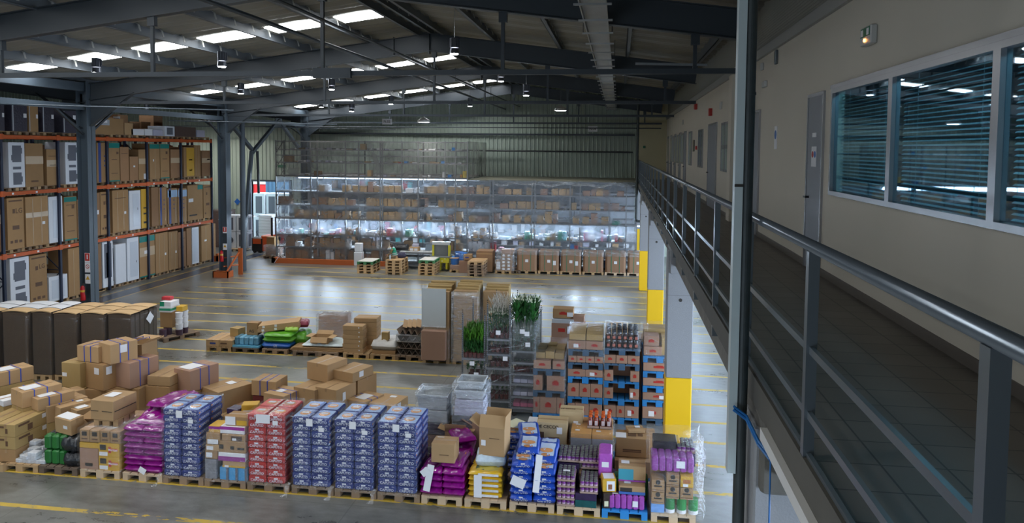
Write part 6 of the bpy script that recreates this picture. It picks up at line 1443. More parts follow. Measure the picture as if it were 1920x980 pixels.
stackbox(12, 760, .80, .40, .8, .12, 'white flat carton with grey side near the frame edge', mat=WHITE, sheet=False, st=False)
stackbox(0, 722, .95, .5, .7, .3, 'brown strapped carton cut by the frame edge at mid height')
stackbox(45, 762, .95, .50, .75, .32, 'brown strapped carton with white sheet, top of the rack side cluster')
stackbox(75, 768, .90, .42, .70, .24, 'brown carton with white sheet beside the strapped one')
stackbox(92, 790, .62, .50, .80, .34, 'long strapped carton with white sheet before the tall brown stacks')
stackbox(112, 765, .62, .36, .55, .30, 'small brown carton with two labels behind the long strapped one', st=False)
stackbox(116, 800, .52, .42, .62, .42, 'square brown carton with small white patch', st=False, sheet=False, dec=[('T', .55, .6, .8, .8, WHITE, 'shipping_label')])
o = stackbox(146, 800, .52, .34, .50, .36, 'brown carton with green handwriting', st=False, dec=[]); letters('Topp', .13, M('green_marker', (.05, .2, .02), .6), o, (0, -.255, .2), 'F')
# big pile with handles and labels beside the tall stacks
X0, Y0 = -11.72, 14.75
pallet(X0-.2, Y0+.55, 0, 'pallet under the high pile of brown cartons', WOOD); pallet(X0+.65, Y0+.65, 0, 'second pallet under the high pile of brown cartons', WOODM)
carton(X0-.35, Y0+.30, PH, .52, .5, .62, 'brown carton at the base of the high pile, rack side, lower', CARD3); carton(X0-.35, Y0+.30, PH+.63, .50, .48, .56, 'square brown carton with small label, rack side of the high pile', CARD3, decals=[('F', .05, .45, .3, .6, WHITE, 'shipping_label')], rz=-.1)
carton(X0+.25, Y0+.45, PH, .62, .7, .60, 'brown carton at the base of the high pile, middle', CARD); carton(X0+.25, Y0+.45, PH+.61, .64, .70, .58, 'brown carton with two white labels in the high pile', CARD, rz=-.3, decals=[('F', .55, .6, .8, .85, WHITE, 'barcode_label'), ('R', .1, .6, .3, .9, WHITE, 'barcode_label')])
carton(X0+.85, Y0+.60, PH, .60, .7, .62, 'brown carton at the base of the high pile, gallery side', CARD); c1 = carton(X0+.85, Y0+.62, PH+.63, .50, .75, .58, 'strapped brown carton with torn open top at the gallery side of the high pile', CARDP, rz=-.3, strap='y')
c2 = carton(X0+.0, Y0+.42, PH+1.20, .60, .50, .36, 'strapped brown carton high in the pile, rack side', CARD2, rz=-.15, strap='x'); c3 = carton(X0+.52, Y0+.45, PH+1.20, .50, .62, .44, 'strapped brown carton high in the pile with white label', CARD2, rz=-.45, decals=[('R', .35, .5, .6, .9, WHITE, 'barcode_label')], strap='y')
c4 = open_carton(X0+.55, Y0+1.15, PH+1.08, .60, .48, .38, 'topmost strapped carton with one flap open on the high pile', CARD2, rz=-.15, ang=(80, 85, None, 60), flap=.24); straps(c4, .62, .5, .42, at=(.3, .6), axis='x'); carton(X0+.55, Y0+1.15, PH, .62, .55, 1.14, 'tall brown carton behind the high pile', CARD)
# cartons between the high pile and the flour stacks
X1, Y1 = fl(300, 790)
pallet(X1+.1, Y1+.6, 0, 'pallet behind the purple sacks', WOOD); pallet(X1+1.0, Y1+.6, 0, 'pallet behind the rack side flour stack', WOOD)
carton(X1-.12, Y1+.55, PH, .60, .9, .62, 'long brown carton with label behind the purple sacks', CARD, axis='y'); carton(X1-.10, Y1+.55, PH+.63, .56, .85, .22, 'flat brown carton behind the purple sacks', CARD2, axis='y')
s_ = carton(X1+.45, Y1+.75, PH+.45, .55, .8, .50, 'strapped brown carton with white sheets sticking out of its top', CARDP, rz=-.35, axis='y', strap='y', decals=[('T', .1, .1, .8, .6, WHITE, 'paper_sheet')]); carton(X1+.42, Y1+.75, PH, .5, .8, .44, 'brown carton under the strapped one behind the purple sacks', CARD)
carton(X1+1.15, Y1+.85, PH, .75, .9, .50, 'broad brown carton with small label behind the rack side flour stack', CARD2, rz=-.5, axis='y', decals=[('T', .3, .55, .6, .75, WHITE, 'shipping_label')])
# tall dark brown wrapped stacks
TOPC = M('stack_top_tan', (.56, .37, .185), .8, var=.06, vscale=1.5); WTOP = M('stack_top_white', (.62, .63, .66), .7, var=.05); SIDE = M('flat_carton_edges', (.075, .05, .032), .8, var=.25, vscale=14, bump=.3, bscale=40)
def tallstack(xl, yf, w, d, h, topmat, label, layers=3):
    r = empty('flat_carton_stack', (xl+w/2, yf+d/2, PH), 0, label, 'stack of flat cartons', None)
    b = MB(); n = 20
    for i in range(6):
        y0, y1 = -d/2+d*i/6+.004, -d/2+d*(i+1)/6-.004; b.rbox(0, (y0+y1)/2, 0, w-.01*(i % 2), y1-y0, h-.02-.01*(i % 2), ch=.02)
    b.build('folded_cartons', SIDE, r)
    for i in range(3):       # bowed top sheets
        b = MB(); y0, y1 = -d/2+d*i/3+.006, -d/2+d*(i+1)/3-.006
        if i == 0 and topmat is WTOP: mt = TOPC
        else: mt = topmat
        m_ = 10; hw = w/2+.012
        for k in range(m_):
            a0, a1 = -hw+2*hw*k/m_, -hw+2*hw*(k+1)/m_; f = lambda a: h+.035*(1-(a/hw)**2)+.012*i
            b.quad((a0, y0, f(a0)), (a1, y0, f(a1)), (a1, y1, f(a1)), (a0, y1, f(a0))); b.quad((a0, y0, f(a0)-.025), (a1, y0, f(a1)-.025), (a1, y0, f(a1)), (a0, y0, f(a0)))
        b.build('top_sheet', mt, r)
    pallet(xl+w/2, yf+.58, 0, 'wooden pallet under the %s' % label.replace('wrapped stack of flat cartons', 'stack'), WOOD, w=round(w, 2), d=1.15)
    return r
h0 = 1.68
DT = 1.15
for k, (a, c, y, tm, lb) in enumerate(((-16.85, -16.12, 17.15, WTOP, 'white topped wrapped stack of flat cartons cut by the frame edge'), (-16.05, -15.32, 17.25, WTOP, 'white topped wrapped stack of flat cartons, second from the frame edge'), (-15.27, -14.72, 17.35, WTOP, 'white topped wrapped stack of flat cartons beside the tan topped ones'))):
    tallstack(a, y, c-a, DT, h0, tm, lb)
    wrap((a+c)/2, y+DT/2, PH+.02, c-a+.03, DT+.04, h0-.12, 'dull stretch film round the white topped stack, %s from the frame edge' % ORD[k], FILMD, seed=80+k)
for k, (a, c, y, tm, lb) in enumerate(((-14.68, -14.02, 17.40, TOPC, 'tan topped wrapped stack of flat cartons, first of three'), (-13.97, -13.30, 17.5, TOPC, 'tan topped wrapped stack of flat cartons, second of three'), (-13.26, -12.60, 17.6, TOPC, 'tan topped wrapped stack of flat cartons, third, with diamond label'))):
    r = tallstack(a, y, c-a, DT, h0-.02, tm, lb)
    wrap((a+c)/2, y+DT/2, PH+.02, c-a+.03, DT+.04, h0-.14, 'dull stretch film round the %s tan topped stack' % ORD[k], FILMD, seed=90+k)
    if k == 2:
        o = MB().box(-.001, -.12, -.12, .001, .12, .12).build('diamond_label', WHITE, r, (.36, .2, 1.4)); o.rotation_euler.x = .78
# dark carton lot to the left
# small far pallet beside the tall stacks
X2, Y2 = fl(308, 640)
pallet(X2+.05, Y2+.55, 0, 'dark pallet with paint tubs beyond the tall brown stacks', WOODM, rz=-.5)
for k in range(4):
    for i in range(2): 
        o = MB().lathe([(0, 0), (.10, 0), (.115, .16), (.12, .165), (.12, .18), (0, .18)], n=14).build('paint_tub', [WHITE, M('dark_lid', (.06, .03, .05), .4)][0 if k else 1], None, (X2+.30, Y2+.35+.3*i, PH+k*.185)); tag(o, 'round tub in the paint pile beyond the brown stacks, %s up, %s stack' % (ORD[k], ('near', 'far')[i]), 'tub', 'paint tubs')
for i in range(3): o = MB().lathe([(0, 0), (.12, 0), (.12, .22), (0, .22)], n=14).build('paint_tub', M('dark_lid', (0,0,0)), None, (X2-.1-.2*(i == 2), Y2+.1+.27*i, PH)); tag(o, 'dark tub on the paint pallet, %s from the front' % ORD[i], 'tub', 'paint tubs')
carton(X2-.12, Y2+.55, PH+.23, .42, .5, .50, 'brown carton with barcode on the paint pallet', CARD, decals=[('R', .5, .6, .8, .85, WHITE, 'barcode_label')]); carton(X2-.12, Y2+.5, PH+.735, .40, .5, .18, 'white and green printed carton on the paint pallet', WHITE, tape=None, decals=[('F', 0, .3, 1, .7, GRN, 'printed_band'), ('R', 0, .3, 1, .7, GRN, 'printed_band')])
carton(X2-.12, Y2+.5, PH+.92, .38, .46, .15, 'second white and green printed carton on the paint pallet', WHITE, tape=None, decals=[('F', 0, 0, .4, 1, GRN, 'printed_band')]); carton(X2+.28, Y2+.55, PH+.75, .22, .3, .16, 'yellow and white box on the paint tubs', YELP, tape=None); carton(X2-.25, Y2+.6, PH+1.08, .3, .2, .10, 'red box on top of the paint pallet', REDG, tape=None)

# ================================================================== CARTONS BEHIND THE FLOUR STACKS
pallet(-7.95, 16.2, 0, 'pallet with strapped cartons behind the flour stacks, rack side', WOOD); pallet(-6.85, 16.4, 0, 'pallet with brown cartons behind the flour stacks, middle', WOOD); pallet(-5.6, 16.6, 0, 'pallet with flat cartons behind the flour stacks, gallery side', WOOD)
c_ = carton(-8.05, 16.2, PH+.30, .62, .55, .35, 'strapped brown carton behind the red flour stack, upper rack side', CARD2, strap='x', rz=-.05); carton(-8.05, 16.2, PH, .6, .5, .29, 'dark red carton under the strapped brown one', M('dark_red_card', (.12, .015, .015), .6))
carton(-7.55, 15.85, PH, .60, .62, .48, 'strapped brown carton with label, just behind the red flour stack', CARD2, rz=-.3, decals=[('T', .3, .3, .6, .6, WHITE, 'shipping_label')], strap='y')
carton(-8.4, 15.75, PH, .6, .4, .12, 'flat brown carton on the floor level behind the mixed pile', CARDP)
carton(-6.95, 16.2, PH, .62, .7, .55, 'long brown carton behind the red flour stack, lower', CARD2, rz=-.3, axis='y'); carton(-6.40, 16.15, PH, .60, .72, .60, 'brown carton with white side label, lower middle', CARD2, rz=-.3, axis='y', decals=[('R', .3, .5, .45, .8, WHITE, 'shipping_label')])
carton(-6.85, 16.75, PH+.56, .64, .70, .42, 'plain brown carton topping the middle group', CARD2, rz=-.35, axis='y'); carton(-6.2, 16.75, PH+.605, .60, .75, .22, 'brown carton beside the topping one, with side label', CARD2, rz=-.35, axis='y', decals=[('R', .3, .3, .5, .9, WHITE, 'shipping_label')])
carton(-6.15, 16.9, PH, .6, .7, .60, 'brown carton supporting the side labelled one', CARD, rz=-.35)
carton(-5.75, 16.35, PH, .5, .7, .28, 'strapped brown carton with white sheet between two flour stacks', CARD2, rz=-.35, axis='y', decals=[('T', .2, .2, .75, .7, WHITE, 'paper_sheet')], strap='y')
carton(-5.20, 16.35, PH, .62, .75, .24, 'flat brown carton behind the middle flour stack', CARD2, rz=-.2, axis='y', decals=[('T', .4, .7, .65, .85, WHITE, 'shipping_label'), ('R', .3, .3, .5, .9, WHITE, 'shipping_label')])
# wrapped crates
GRC2 = M('grey_white_crate', (.50, .53, .55), .45, var=.1); 
X3, Y3 = atY(803, 780, 13.75)[0], 13.65
pallet(X3+.05, Y3+.5, 0, 'pallet with pale wrapped crates behind the flour stack', WOODM)
for k in range(4): carton(X3+.05, Y3+.45, PH+k*.24, .60, .5, .235, 'wrapped crate behind the gallery side flour stack, %s up' % ORD[k], [MBX, CARDP, MBX, GRC2][k], tape=None, name='crate', cat='crate')
def bin_(x, y, z, w, d, h, label, mat, rz=0):
    b = MB(); t = .015; e = .92
    V = [(-w/2*e, -d/2*e, 0), (w/2*e, -d/2*e, 0), (w/2*e, d/2*e, 0), (-w/2*e, d/2*e, 0), (-w/2, -d/2, h), (w/2, -d/2, h), (w/2, d/2, h), (-w/2, d/2, h)]
    b.v = V; b.f = [(0, 3, 2, 1), (0, 1, 5, 4), (1, 2, 6, 5), (2, 3, 7, 6), (3, 0, 4, 7)]; b.m = [0]*5
    i = len(b.v); b.v += [(x_*.95, y_*.95, z_+(.01 if z_ < .01 else 0)) for x_, y_, z_ in V]; b.f += [(i+1, i+2, i+3, i), (i+4, i+5, i+1, i), (i+5, i+6, i+2, i+1), (i+6, i+7, i+3, i+2), (i+7, i+4, i, i+3)]; b.m += [0]*5
    b.box(-w/2-.02, -d/2-.02, h-.03, w/2+.02, -d/2, h).box(-w/2-.02, d/2, h-.03, w/2+.02, d/2+.02, h).box(-w/2-.02, -d/2, h-.03, -w/2, d/2, h).box(w/2, -d/2, h-.03, w/2+.02, d/2, h)
    o = b.build('plastic_bin', mat, None, (x, y, z), rz); return tag(o, label, 'bin')
bin_(X3+.05, Y3+.45, PH+.97, .6, .5, .30, 'pale wrapped open bin behind the gallery side flour stack', GRC2)
wrap(X3+.05, Y3+.45, PH, .66, .56, 1.32, 'cloudy film over the pale crates behind the flour stack', FILMW, seed=44)
X3, Y3 = atY(880, 760, 13.8)[0], 13.7; scaled(.92)
pallet(X3, Y3+.5, 0, 'pallet with the white display trays', WOODM)
carton(X3-.22, Y3+.3, PH, .40, .5, .55, 'rose brown wrapped carton under the white trays, rack side', CARDP); carton(X3+.22, Y3+.3, PH, .44, .5, .55, 'rose brown wrapped carton under the white trays, gallery side', CARDP, decals=[('F', .4, .4, .6, .55, INKB, 'printed_mark')])
carton(X3, Y3+.3, PH+.56, .80, .55, .03, 'white sheet board on the rose brown cartons', WHITE, tape=None)
for k in range(3): carton(X3-.02, Y3+.3, PH+.60+k*.13, .62, .45, .125, 'black crate under the white trays, %s up' % ORD[k], GBB, tape=None, name='crate', cat='crate')
for k in range(2): carton(X3+.0, Y3+.3, PH+1.0+k*.17, .58-.02*k, .45, .165, 'white display tray in film, %s up' % ORD[k], M('lilac_white', (0,0,0)), tape=None, name='display_tray', cat='tray')
unscaled(); bin_(X3, Y3+.3, PH+1.25, .56, .42, .17, 'grey white open tray near the top of the film wrapped pile', GRC2); bin_(X3, Y3+.42, PH+1.40, .5, .42, .16, 'grey white open tray topping the film wrapped pile', GRC2, .0)
wrap(X3, Y3+.32, PH+.52, .66, .55, 1.02, 'bright stretch film over the white display trays', FILMW, seed=45, bulge=.025)
# open cartons behind the low purple sacks
open_carton(-3.00, 13.8, PH+.25, .42, .42, .42, 'open empty carton with blue sticker behind the low purple sacks', CARD2, ang=(10, 30, 70, 80), flap=.15, decals=[('F', .03, .05, .25, .25, SBL, 'sticker')]); carton(-3.0, 13.8, PH, .5, .5, .24, 'brown carton under the open empty one', CARD); pallet(-3.0, 14.1, 0, 'pallet behind the low purple sacks', WOODM)
open_carton(-2.55, 13.9, PH+.25, .30, .36, .50, 'tall open carton with upright flap behind the low purple sacks', CARDP, ang=(5, 10, 60, 80), flap=.24); carton(-2.55, 13.9, PH, .36, .4, .24, 'brown carton under the tall open one', CARD)

# ---- cream pasta cartons
X4 = -1.12; Y4 = 13.75
pallet(X4+.05, Y4+.5, 0, 'pallet under the cream pasta cartons', WOOD)
for k in range(2):
    for i in range(2): carton(X4-.2+.5*i, Y4+.4, PH+k*.22, .46, .5, .215, 'brown carton below the cream pasta cartons, %s layer, %s side' % (ORD[k], ('rack', 'gallery')[i]), CARD)
CRM = M('cream_carton', (.50, .37, .20), .75, var=.05)
carton(X4-.06, Y4+.30, PH+.44, .58, .38, .42, 'cream pasta carton with dark lettering and figure print', CRM, texts=[('DE CECCO', .085, INK, 'F', .36, .80)], decals=[('F', .10, .10, .24, .55, INKB, 'figure_print'), ('F', .66, .5, .84, .8, WHITE, 'barcode_label'), ('F', .38, .3, .75, .33, INKB, 'printed_line'), ('F', .38, .22, .75, .25, INKB, 'printed_line')])
carton(X4+.28, Y4+.72, PH+.44, .46, .38, .50, 'taller cream pasta carton behind the lettered one', CRM, decals=[('F', .6, .5, .8, .65, WHITE, 'barcode_label')], texts=[('DE CECCO', .06, INKB, 'T', .35, .4)])
carton(X4-.42, Y4+.55, PH, .3, .4, .72, 'white and dark carton standing beside the cream cartons', WHITE, tape=None, decals=[('F', 0, .1, 1, .5, YELP, 'printed_band')])
# ---- orange cartons with bottles
X5, Y5 = -.42, 13.7
pallet(X5, Y5+.55, 0, 'pallet under the orange cartons with ketchup bottles', WOOD, w=.8)
ORC = M('orange_carton', (.66, .33, .09), .7, var=.05); SILV = M('silver_band', (.40, .41, .44), .3, .3)
for lay in range(2):
    for i in range(2):
        for j in range(3):
            o = carton(X5-.2+.4*i, Y5+.22+.3*j, PH+lay*.34+.05, .385, .285, .325, 'orange carton with silver band, %s layer, %s side, %s from the front' % (ORD[lay], ('rack', 'gallery')[i], ORD[j]), ORC, tape=None, group='orange cartons with silver bands', decals=[('F', 0, .0, 1, .72, SILV, 'silver_band'), ('T', .2, .4, .42, .6, WHITE, 'shipping_label')] if j == 0 or lay == 1 else ())
carton(X5, Y5+.55, PH, .78, .95, .045, 'flat board under the orange cartons', CARD, tape=None)
wrap(X5, Y5+.52, PH, .84, 1.0, .74, 'stretch film round the orange cartons', FILM, seed=51)
KET = M('ketchup_red_brown', (.22, .03, .015), .15, coat=.5); KCAP = M('orange_cap', (.70, .12, .02), .4)
bt_b = MB().lathe([(0, 0), (.045, 0), (.048, .02), (.048, .12), (.036, .16), (.02, .185), (.02, .2)], n=12).mesh('bottle', KET); bt_b.polygons.foreach_set('use_smooth', [True]*len(bt_b.polygons))
bt_c = MB().cyl((0, 0, .19), (0, 0, .225), .034, n=12).mesh('cap', KCAP); bt_l = MB().box(-.03, -.0505, .04, .03, -.047, .13).mesh('bottle_label', M('bottle_label', (.6, .5, .5), .4))
for t in range(2):
    tx = X5+.02+.24*t; ty = Y5+.62
    o = MB().box(-.115, -.26, 0, .115, .2, .006).box(-.115, -.26, 0, .115, -.255, .05).box(-.115, -.26, 0, -.11, .2, .05).box(.11, -.26, 0, .115, .2, .05).build('bottle_tray', TRAY, None, (tx, ty-.02, PH+.725)); tag(o, 'cardboard tray holding ketchup bottles, %s side' % ('rack', 'gallery')[t], 'tray')
    for i in range(2):
        for j in range(3):
            r = empty('ketchup_bottle', (tx-.055+.11*i, ty-.19+.12*j, PH+.733), 0, 'ketchup bottle with orange cap on the orange cartons, %s tray, %s row, %s' % (('rack side', 'gallery side')[t], ORD[j], ('first', 'second')[i]), 'bottle', 'ketchup bottles on the orange cartons')
            link('bottle', bt_b, r); link('cap', bt_c, r); link('bottle_label', bt_l, r)
# ---- brown cartons behind the blue pallet
X6, Y6 = .38, 13.7
pallet(X6, Y6+.5, 0, 'pallet behind the blue pallet with pet food', WOODB)
carton(X6, Y6+.35, PH, .72, .8, .30, 'wide brown carton with label behind the blue pallet', CARD, decals=[('F', .2, .8, .4, .9, WHITE, 'shipping_label')]); carton(X6-.03, Y6+.32, PH+.31, .62, .42, .36, 'brown carton with dark pot print and white sheet', CARD, decals=[('F', .2, .35, .75, .42, INKB, 'printed_line'), ('F', .2, .27, .75, .32, INKB, 'printed_line'), ('T', .35, .25, .6, .75, INKB, 'pot_print'), ('T', .65, .3, .8, .6, INKB, 'printed_mark'), ('T', -.02, .0, .3, .6, WHITE, 'paper_sheet')])
carton(X6+.12, Y6+.62, PH+.31, .55, .3, .33, 'brown carton behind the pot printed one', CARD2); carton(X6+.02, Y6+.50, PH+.68, .32, .28, .05, 'flat brown carton with label topping the pot printed one', CARD2, rz=.2, decals=[('T', .5, .5, .8, .8, WHITE, 'shipping_label')])

# ================================================================== ROW OF TROLLEYS AND FRUIT BOX PALLETS  (Y about 16.5 .. 17.5)
TY = 16.75
TRG = M('trolley_zinc', (.17, .18, .19), .4, .6); SHF = M('trolley_shelf', (.14, .145, .15), .5, .3)
LEAF = M('leaf_green', (.02, .10, .02), .45, var=.5, vscale=5); LEAF2 = M('bright_leaf_green', (.07, .22, .02), .45, var=.5, vscale=4); LEAFW = M('white_leaf_tip', (.62, .66, .50), .5); STEM = M('stem_green', (.03, .08, .03), .6); POTR = M('terracotta_pot', (.11, .03, .025), .6); FEATH = M('feathery_white', (.55, .52, .46), .6, var=.2)
def trolley(x, y, shelves, h, label, w=.56, d=1.3):
    r = empty('flower_trolley', (x, y, 0), 0, label, 'trolley')
    pm_ = MB().box(-.017, -.017, .12, .017, .017, h)
    for k in range(int(h/.05)): pm_.box(-.012, -.0185, .15+.05*k, .012, -.017, .175+.05*k, 1)
    pm_ = pm_.mesh('post', [TRG, INK])
    for sx in (-1, 1):
        for sy in (-1, 1): link('post', pm_, r, (sx*(w/2-.017), sy*(d/2-.017), 0))
    MB().box(-w/2, -d/2, .12, w/2, d/2, .18).build('base', TRG, r)
    wm = MB().cyl((0, -.02, .055), (0, .02, .055), .055, n=14).mesh('wheel', INK)
    for sx in (-1, 1):
        for sy in (-1, 1): link('wheel', wm, r, (sx*(w/2-.06), sy*(d/2-.08), 0))
    for z in shelves: MB().box(-w/2+.02, -d/2+.02, z-.02, w/2-.02, d/2-.02, z).box(-w/2, -d/2-.005, z-.03, w/2, -d/2+.02, z+.012, 1).build('shelf', [SHF, M('trolley_lip', (.22, .23, .25), .4, .4)], r)
    return r
def plant_mesh(kind, seed):
    r = random.Random(seed); b = MB()
    def leaf(p, d, l, w, m, tip=None):
        d = d.normalized(); s = d.cross(Vector((0, 0, 1))).normalized() if abs(d.z) < .99 else Vector((1, 0, 0)); n = s.cross(d)
        q = [p, p+d*l*.35+s*w/2+n*w*.1, p+d*l*.35-s*w/2+n*w*.1, p+d*l*.75+s*w*.35, p+d*l*.75-s*w*.35, p+d*l]
        i = len(b.v); b.v += [tuple(v) for v in q]; b.f += [(i, i+1, i+2), (i+1, i+3, i+4, i+2), (i+3, i+5, i+4)]; b.m += [m, m, tip if tip is not None else m]
    if kind == 'spike':       # upright soft green
        for k in range(90):
            a = r.uniform(0, 6.28); z = r.uniform(.0, .42); rr = r.uniform(0, .07)
            leaf(Vector((rr*math.cos(a), rr*math.sin(a), z)), Vector((math.cos(a)*.45, math.sin(a)*.45, 1)), .15, .028, 0 if z < .22 else 1)
    elif kind == 'lily':
        for k in range(3): b.cyl((.02*math.cos(k*2.1), .02*math.sin(k*2.1), 0), (.05*math.cos(k*2.1), .05*math.sin(k*2.1), .60), .006, n=5, m=2)
        for k in range(34):
            a = r.uniform(0, 6.28); z = r.uniform(.36, .60); leaf(Vector((.03*math.cos(a), .03*math.sin(a), z)), Vector((math.cos(a), math.sin(a), r.uniform(.6, 1.8))), r.uniform(.13, .2), .045, 0)
        for k in range(9):
            a = r.uniform(0, 6.28); leaf(Vector((.04*math.cos(a), .04*math.sin(a), .58)), Vector((math.cos(a)*.5, math.sin(a)*.5, 1.2)), .20, .04, 0, 3)
    else:                     # feathery white
        for k in range(4): b.cyl((0, 0, 0), (.05*math.cos(k*1.6), .05*math.sin(k*1.6), .55), .005, n=5, m=2)
        for k in range(50):
            a = r.uniform(0, 6.28); z = r.uniform(.40, .70); rr = r.uniform(0, .07)
            leaf(Vector((rr*math.cos(a), rr*math.sin(a), z)), Vector((math.cos(a)*r.uniform(.3, 1), math.sin(a)*r.uniform(.3, 1), r.uniform(.3, 1.4))), r.uniform(.08, .18), .012, 4)
        for k in range(16):
            a = r.uniform(0, 6.28); leaf(Vector((.04*math.cos(a), .04*math.sin(a), r.uniform(.1, .4))), Vector((math.cos(a), math.sin(a), 1)), .15, .03, 0)
        for k in range(8):
            a = r.uniform(0, 6.28); rr = .06; leaf(Vector((rr*math.cos(a), rr*math.sin(a), .42)), Vector((math.cos(a), math.sin(a), .8)), .07, .04, 3)
    return b.mesh('leaves', [LEAF, LEAF2, STEM, LEAFW, FEATH])
PM_ = {k: [plant_mesh(k, i) for i in range(3)] for k in ('spike', 'lily', 'feather')}
pot_me = MB().lathe([(0, 0), (.045, 0), (.058, .11), (.062, .11), (.062, .125), (.052, .125), (.05, .1), (0, .1)], n=12).mesh('pot', POTR)
def plants(kind, x, y, z, nx, ny, w, d, nm, sc=1.0):
    n = 0
    for j in range(ny):
        for i in range(nx):
            n += 1; r = empty('potted_plant', (x-w/2+w*(i+.5)/nx+rnd.uniform(-.01, .01), y-d/2+d*(j+.5)/ny, z), rnd.uniform(0, 6), '%s, %s row from the front, %s' % (nm, ORD[j], ORD[i]), 'potted plant', nm)
            link('pot', pot_me, r); o = link('leaves', rnd.choice(PM_[kind]), r, (0, 0, .1)); o.scale = (sc, sc, sc)
trX = [-3.27, -2.68, -2.13]
trolley(-3.28, TY+.65, [.75, 1.32], 2.35, 'flower trolley with bright green plants on its top shelf'); plants('spike', -3.28, TY+.5, 1.32, 5, 4, .50, 1.0, 'bright green upright plant on the rack side flower trolley', 1.15)
plants('lily', -3.28, TY+.4, .75, 3, 3, .45, .7, 'dark green plant, middle shelf, rack side trolley', .45)
trolley(-2.69, TY+.65, [.35, .75, 1.12, 1.45, 1.80], 2.62, 'flower trolley with white feathery flowers on top'); plants('feather', -2.69, TY+.45, 1.80, 4, 3, .48, .8, 'white feathery flower on the middle flower trolley', 1.1)
plants('lily', -2.69, TY+.3, 1.45, 4, 2, .46, .35, 'dark leafed plant, second shelf, middle trolley', .35); plants('lily', -2.69, TY+.3, 1.12, 4, 2, .46, .35, 'small leafy plant, third shelf, middle trolley', .3); plants('lily', -2.69, TY+.3, .35, 4, 2, .46, .4, 'leafy plant on the low shelf of the middle trolley', .4); plants('lily', -2.69, TY+.3, .75, 4, 1, .46, .2, 'potted plant with red pot on the middle trolley', .35)
trolley(-2.10, TY+.65, [.22, .48, .78, 1.02, 1.28, 1.55], 2.25, 'flower trolley with big white tipped leaves on top'); plants('lily', -2.10, TY+.45, 1.55, 3, 3, .50, .9, 'large white tipped leafy plant on the gallery side trolley', 1.45)
plants('lily', -2.10, TY+.2, 1.02, 5, 1, .5, .2, 'small red potted plant on the gallery side trolley', .25)
for k, z in enumerate((.22, .48, .78)): 
    for i in range(3): carton(-2.27+.17*i, TY+.25, z, .16, .3, .09, 'pale seed tray on the gallery side trolley, %s shelf, %s' % (ORD[k], ORD[i]), M('lilac_white', (0,0,0)) if k else PNK, tape=None, name='seed_tray', cat='tray', group='pale trays on the gallery side trolley')
for k, (x_, h_, lb) in enumerate(((-3.28, 1.2, 'rack side'), (-2.69, 2.2, 'middle'), (-2.10, 1.95, 'gallery side'))):
    wrap(x_, TY+.63, .2, .60, 1.32, h_, 'clear film wrapped round the %s flower trolley' % lb, film('trolley_film', white=.06, gloss=.05, col=(.6, .65, .7), scale=3, bumps=1.4), seed=60+k, bulge=.02)
for k, (x_, z_) in enumerate(((-3.30, 1.18), (-3.2, .92), (-2.69, 1.93), (-2.13, 1.98), (-2.02, 1.93), (-2.52, 1.33), (-2.0, 1.68))):
    o = MB().box(-.055, -.002, 0, .055, 0, .10).build('trolley_label', WHITE, None, (x_, TY-.06, z_)); tag(o, 'white label on the flower trolleys, %s counted from the rack side' % ORD[k], 'label', 'white labels on the trolleys')
wrap(-2.10, TY+.55, 1.56, .55, 1.1, .62, 'grey green film sleeve holding the white tipped plants', film('sleeve_film', white=.55, gloss=.08, col=(.10, .14, .11), scale=4, bumps=1.2, lo=.8, hi=.3), seed=68, bulge=.02)
# film strips hanging diagonal
o = MB().bar((-.3, 0, 1.55), (.75, 0, 1.75), .02, .012).bar((-.25, 0, .75), (.3, 0, 1.05), .02, .012).bar((-.25, 0, .35), (.28, 0, .95), .02, .01).bar((.3, 0, 1.1), (.85, 0, 1.2), .02, .012).build('twisted_film', FILMW, None, (-2.68, TY-.07, 0)); tag(o, 'twisted strands of film tied across the flower trolleys', 'plastic film')

# ---- fruit box pallets: several layers separated by blue pallets
FR = M('fruit_box', (.36, .21, .14), .75, var=.12); 
def fbox(x, y, z, w, d, h, label, mat=FR, lab=None, printed=True):
    dec = []
    if printed: dec += [('F', .32, .38, .68, .62, RED, 'fruit_print'), ('F', .40, .60, .60, .70, RED, 'fruit_print')]
    if lab: dec += [('F', lab, .2, lab+.28, .65, WHITE, 'barcode_label')]
    return carton(x, y, z, w, d, h, label, mat, tape=None, decals=dec, name='fruit_carton')
def fcolumn(x0, x1, yf, levels, nm):
    """levels: (thickness, [(u0,u1,labelpos)...], pallet material)"""
    z = 0; w = round(x1-x0, 2); xc = (x0+x1)/2
    for k, (h, boxes, pm2) in enumerate(levels):
        pallet(xc, yf+.6, z, '%s pallet in the %s, %s from the floor' % ('blue' if pm2 in (WOODB,) else 'dark', nm, ORD[k]), pm2, w=w); z += PH+.003
        for i, (u0, u1, lp) in enumerate(boxes):
            fbox(x0+(u0+u1)/2*w, yf+.22, z, (u1-u0)*w-.01, .4, h-.008, 'brown fruit carton in the %s, %s layer, %s' % (nm, ORD[k], ORD[i]), lab=lp)
        carton(xc, yf+.82, z, w-.02, .74, h-.01, 'block of brown cartons behind the %s, %s layer' % (nm, ORD[k]), FR, tape=None, name='fruit_carton')
        z += h
    return z
DBL = M('wrapped_blue_pallet', (.05, .11, .19), .5, var=.2)
z1 = fcolumn(-1.87, -1.14, TY-.05, [(.38, [(0, .22, None), (.22, .75, None), (.75, 1, None)], WOODB), (.36, [(0, .3, None), (.42, 1, None)], DBL), (.20, [(0, .56, None), (.6, 1, None)], DBL)], 'fruit column next to the trolleys')
for i in range(3):
    for j in range(3): carton(-1.72+.22*i, TY+.25+.3*j, z1, .21, .28, .14+.03*((i+j) % 2), 'small tan carton topping the fruit column next to the trolleys, %s, %s row' % (ORD[i], ORD[j]), CARD3, tape=None, group='small tan cartons on the fruit column')
